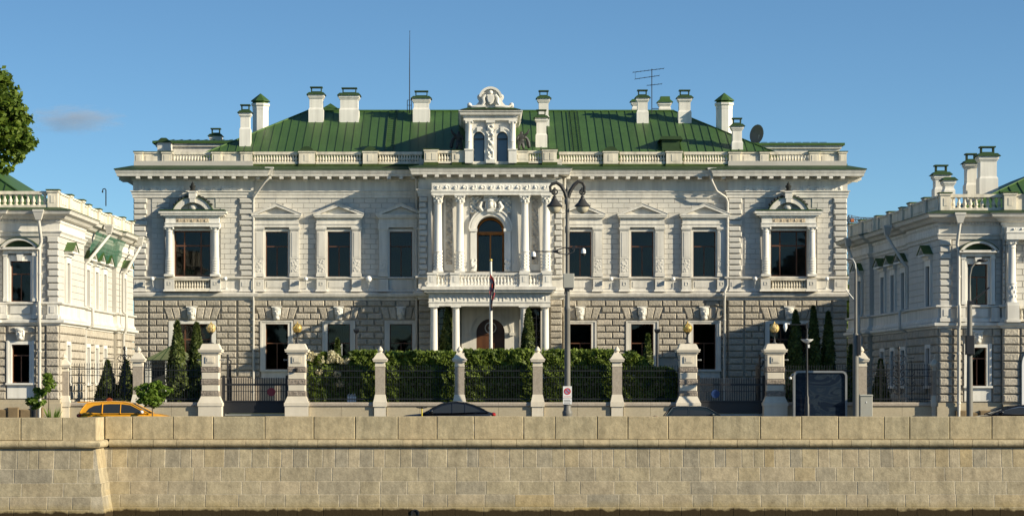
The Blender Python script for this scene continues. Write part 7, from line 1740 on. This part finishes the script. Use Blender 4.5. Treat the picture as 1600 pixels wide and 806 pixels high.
# roof-top things
Y = 168.6; a_ = At(Y); x, z = a_.x, a_.z
t = thing('radio_mast', (x(640), Y, z(176)), 'thin tall whip mast on the roof ridge beside the wide chimney', 'mast'); MB().tube([(x(640), -Y, z(180)), (x(640), -Y, z(110)), (x(640.3), -Y, z(49))], [.035, .03, .015], 6).ball((x(640.3), -Y, z(49)), .03, 6, 4).build('rod', IRON, t, WORLD)
m = MB()
for p in (636.5, 643): m.tube([(x(p), -Y + .1, z(176)), (x(p), -Y + .1, z(157))], .025, 5)
for q in (157, 165): m.tube([(x(636.5), -Y + .1, z(q)), (x(643), -Y + .1, z(q))], .02, 5)
m.build('mast_cage', IRON, t, WORLD)
t = thing('roof_aerial', (x(1018.5), Y, z(176)), 'television aerial with slanted booms behind the east chimneys', 'aerial'); MB().tube([(x(1018.5), -Y, z(178)), (x(1018.5), -Y, z(108))], .03, 6).tube([(x(1018.5), -Y, z(170)), (x(1029), -Y, z(170))], .025, 5).build('mast', IRON, t, WORLD)
for p0, q0, p1, q1, n in ((989, 113.5, 1037, 107.5, 9), (992, 124, 1030, 118.5, 6), (1011, 134, 1034, 131.5, 5)):
    m = MB().tube([(x(p0), -Y + .05, z(q0)), (x(p1), -Y + .05, z(q1))], .022, 5)
    for i in range(n):
        f_ = i / (n - 1); xx_, zq = x(p0 + (p1 - p0) * f_), z(q0 + (q1 - q0) * f_); m.tube([(xx_, -Y - .35, zq), (xx_, -Y + .45, zq)], .010, 4)
    m.build('boom', IRON, t, WORLD)
MB().tube([(x(992.5), -Y + .05, z(113)), (x(992.5), -Y + .05, z(124))], .012, 4).build('boom_strut', IRON, t, WORLD)
Yd = 167.0; a_ = At(Yd); x, z = a_.x, a_.z
t = thing('satellite_dish', (x(1186), Yd, z(222)), 'grey satellite dish turned aside on the roof behind the east corner', 'satellite dish')
m = MB(); n, r_ = 20, .62; ax = Vector((-.80, .62, .10)).normalized(); u_ = ax.cross(Vector((0, 0, 1))).normalized(); w_ = ax.cross(u_); vs = []; c0 = Vector((x(1186), -Yd, z(211)))
for j in range(6):
    q = j / 5
    for i in range(n): p = c0 + (u_ * math.cos(2 * math.pi * i / n) + w_ * math.sin(2 * math.pi * i / n)) * r_ * q * 1.05 + ax * (.22 * q * q); vs.append(tuple(p))
m.add(vs, [(j * n + i, j * n + (i + 1) % n, (j + 1) * n + (i + 1) % n, (j + 1) * n + i) for j in range(5) for i in range(n)]); m.build('dish', mat('dish_grey', (.14, .15, .15), .6, .1), t, WORLD, smooth=60, recalc=False); MB().tube([tuple(c0 - ax * .02), (x(1186) - .1, -Yd, z(222) - .5)], .06, 7).build('mount', STEEL, t, WORLD)
Yl = 136.0; a_ = At(Yl); x, z = a_.x, a_.z
t = thing('roof_lamp', (x(165), Yl, z(320)), 'thin hooked lamp on the roof of the sunlit wing', 'lamp'); MB().tube([(x(165.5), -Yl, z(322)), (x(165.5), -Yl, z(297)), (x(164), -Yl, z(295)), (x(161), -Yl, z(295.5)), (x(160.2), -Yl, z(299))], .03, 6).ball((x(160.2), -Yl, z(300)), .05, 6, 4).build('hook_pole', IRON, t, WORLD)
# entrance canopy between the west end bay and the fence
Yc = 156.0; a_ = At(Yc); x, z, y = a_.x, a_.z, -Yc
CANOPY = mat('faded_green_canopy', (.12, .14, .07), .6, .15, 1, streak=.1)
t = thing('entrance_canopy', (x(262), Yc, .85), 'faded green hipped entrance canopy behind the two arborvitae', 'canopy')
m = MB(); m.add([(x(225), y, z(562)), (x(300), y, z(562)), (x(300), y - 3.5, z(562)), (x(225), y - 3.5, z(562)), (x(262), y - 1.4, z(540)), (x(268), y - 3.5, z(540))], [(0, 1, 4), (1, 2, 5, 4), (2, 3, 5), (3, 0, 4, 5)]); cr = m.build('roof', CANOPY, t, WORLD, smooth=0)
for p in (238, 251, 275, 288): MB().tube([(x(p), y + .02, z(562)), (x(262) + (x(p) - x(262)) * .05, y - 1.35, z(540.6))], .02, 4).build('seam', DGREEN, cr, WORLD)
m = MB()
for i in range(24): q = x(226 + i * 3.1); m.ring(q + .06, z(567.5), .05, .075, 0, 2 * math.pi, 8, y - .01, y + .02); m.box(q - .01, q + .01, y - .01, y + .02, z(574), z(562.5))
m.box(x(225), x(300), y - .02, y + .03, z(563.5), z(562)); m.box(x(225), x(300), y - .02, y + .03, z(574.6), z(573.2)); m.build('valance', IRON, t, WORLD, smooth=0)
for p in (229, 234, 260, 296): MB().box(x(p) - .07, x(p) + .07, y - .14, y, .85, z(563)).build('post', BRIGHT, t, WORLD, smooth=0)
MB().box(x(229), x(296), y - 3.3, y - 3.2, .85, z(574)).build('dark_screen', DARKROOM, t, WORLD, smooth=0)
# garden lamps, camera, planter
for px, yt, lab in ((557, 514, 'black garden lamp with flat head above the flowering shrub'), (1027, 515, 'black garden lamp with flat head beside the young spruce')):
    a_ = At(132); x, z, y = a_.x, a_.z, -132; t = thing('garden_lamp', (x(px), 132, .85), lab, 'lamp', 'garden lamps'); MB().lathe(x(px), y, [(.07, .85), (.06, z(560)), (.05, z(520))], 8).build('pole', IRON, t, WORLD); MB().box(x(px - 4.5), x(px + 4.5), y - .15, y + .15, z(517), z(514)).frustum(x(px - 3), x(px + 3), y - .1, y + .1, z(520), z(517), -.04, -.04).build('lamp_head', IRON, t, WORLD, smooth=0)
a_ = At(131); x, z, y = a_.x, a_.z, -131
t = thing('security_camera', (x(533), 131, .85), 'white security camera on a thin post above the flowering shrub', 'camera'); MB().tube([(x(534), y, .85), (x(534), y, z(537))], .03, 6).build('post', STEEL, t, WORLD); MB().tube([(x(525), y + .3, z(536)), (x(531.5), y + .1, z(542))], .085, 8).build('housing', WHITE, t, WORLD)
a_ = At(128.3); x, z, y = a_.x, a_.z, -128.3
t = thing('planter', (x(550), 128.3, .85), 'small white planter behind the railings below the flowering shrub', 'planter'); MB().frustum(x(543.5), x(556), y - .2, y + .15, .85, z(619), -.02, -.02).build('tub', WHITE, t, WORLD, smooth=0)
m = MB()
for i in range(9): m.box(x(543.5 + i * 1.4), x(544.1 + i * 1.4), y + .12, y + .15, z(620), z(616 - (i % 3)))
m.build('picket_edge', WHITE, t, WORLD, smooth=0)
# far crane
Yk = 900.0; a_ = At(Yk); x, z, y = a_.x, a_.z, -Yk
t = thing('tower_crane', (x(1326), Yk, 0), 'tiny distant tower crane in the gap beside the mansion', 'crane'); LT = mat('crane_steel', (.10, .11, .13), .6, .1)
def lattice(p0, p1, w, n):
    m = MB(); p0, p1 = Vector(p0), Vector(p1)
    dirv = (p1 - p0).normalized(); a = dirv.orthogonal().normalized() * w; b_ = dirv.cross(a)
    cs = [a + b_, a - b_, -a - b_, -a + b_]
    for c_ in cs: m.tube([tuple(p0 + c_), tuple(p1 + c_)], .14, 4)
    for i in range(n):
        q0, q1 = p0 + (p1 - p0) * i / n, p0 + (p1 - p0) * (i + 1) / n
        for k_ in range(4): m.tube([tuple(q0 + cs[k_]), tuple(q1 + cs[(k_ + 1) % 4])], .09, 4)
    return m
lattice((x(1326), y, 0), (x(1326), y, z(336)), .8, 24).build('tower', LT, t, WORLD, smooth=0); lattice((x(1310), y, z(343)), (x(1368), y, z(344)), .6, 14).build('jib', LT, t, WORLD, smooth=0); MB().box(x(1329), x(1334), y - 1, y + 1, z(347), z(342)).build('cab', mat('crane_orange', (.45, .14, .05), .6, .1), t, WORLD, smooth=0)
MB().tube([(x(1326), y, z(336)), (x(1360), y, z(343))], .10, 4).build('stay', LT, t, WORLD)
# small cloud low over the tree
Yc = 2600.0; a_ = At(Yc); x, z = a_.x, a_.z
CM = bpy.data.materials.new('cloud_vapour'); CM.use_nodes = True; q = CM.node_tree; q.nodes.remove(q.nodes['Principled BSDF'])
pv = q.nodes.new('ShaderNodeVolumePrincipled'); pv.inputs['Color'].default_value = (.88, .92, 1, 1); pv.inputs['Anisotropy'].default_value = .2
tc = q.nodes.new('ShaderNodeTexCoord'); nz_ = q.nodes.new('ShaderNodeTexNoise'); nz_.inputs['Scale'].default_value = 2.6; nz_.inputs['Detail'].default_value = 5; ln = q.nodes.new('ShaderNodeVectorMath'); ln.operation = 'LENGTH'
mg = q.nodes.new('ShaderNodeMapping'); mg.inputs['Location'].default_value = (-1, -1, -1); mg.inputs['Scale'].default_value = (2, 2, 2)
q.links.new(tc.outputs['Generated'], mg.inputs[0]); q.links.new(mg.outputs[0], ln.inputs[0]); q.links.new(mg.outputs[0], nz_.inputs[0])
s1 = q.nodes.new('ShaderNodeMath'); s1.operation = 'MULTIPLY_ADD'; q.links.new(ln.outputs['Value'], s1.inputs[0]); s1.inputs[1].default_value = -.55; q.links.new(nz_.outputs['Fac'], s1.inputs[2])
mr = q.nodes.new('ShaderNodeMapRange'); mr.inputs[1].default_value = .02; mr.inputs[2].default_value = .38; mr.inputs[3].default_value = 0; mr.inputs[4].default_value = .020; q.links.new(s1.outputs[0], mr.inputs[0]); q.links.new(mr.outputs[0], pv.inputs['Density']); q.links.new(pv.outputs[0], q.nodes['Material Output'].inputs['Volume'])
co = MB().ball((x(116), -Yc, z(187)), ((x(205) - x(30)) / 2, 45, 16), 24, 12).build('cloud', CM, None, WORLD, smooth=60)
props(co, 'small grey cloud drifting in the blue sky beside the tree', 'cloud', kind='stuff')
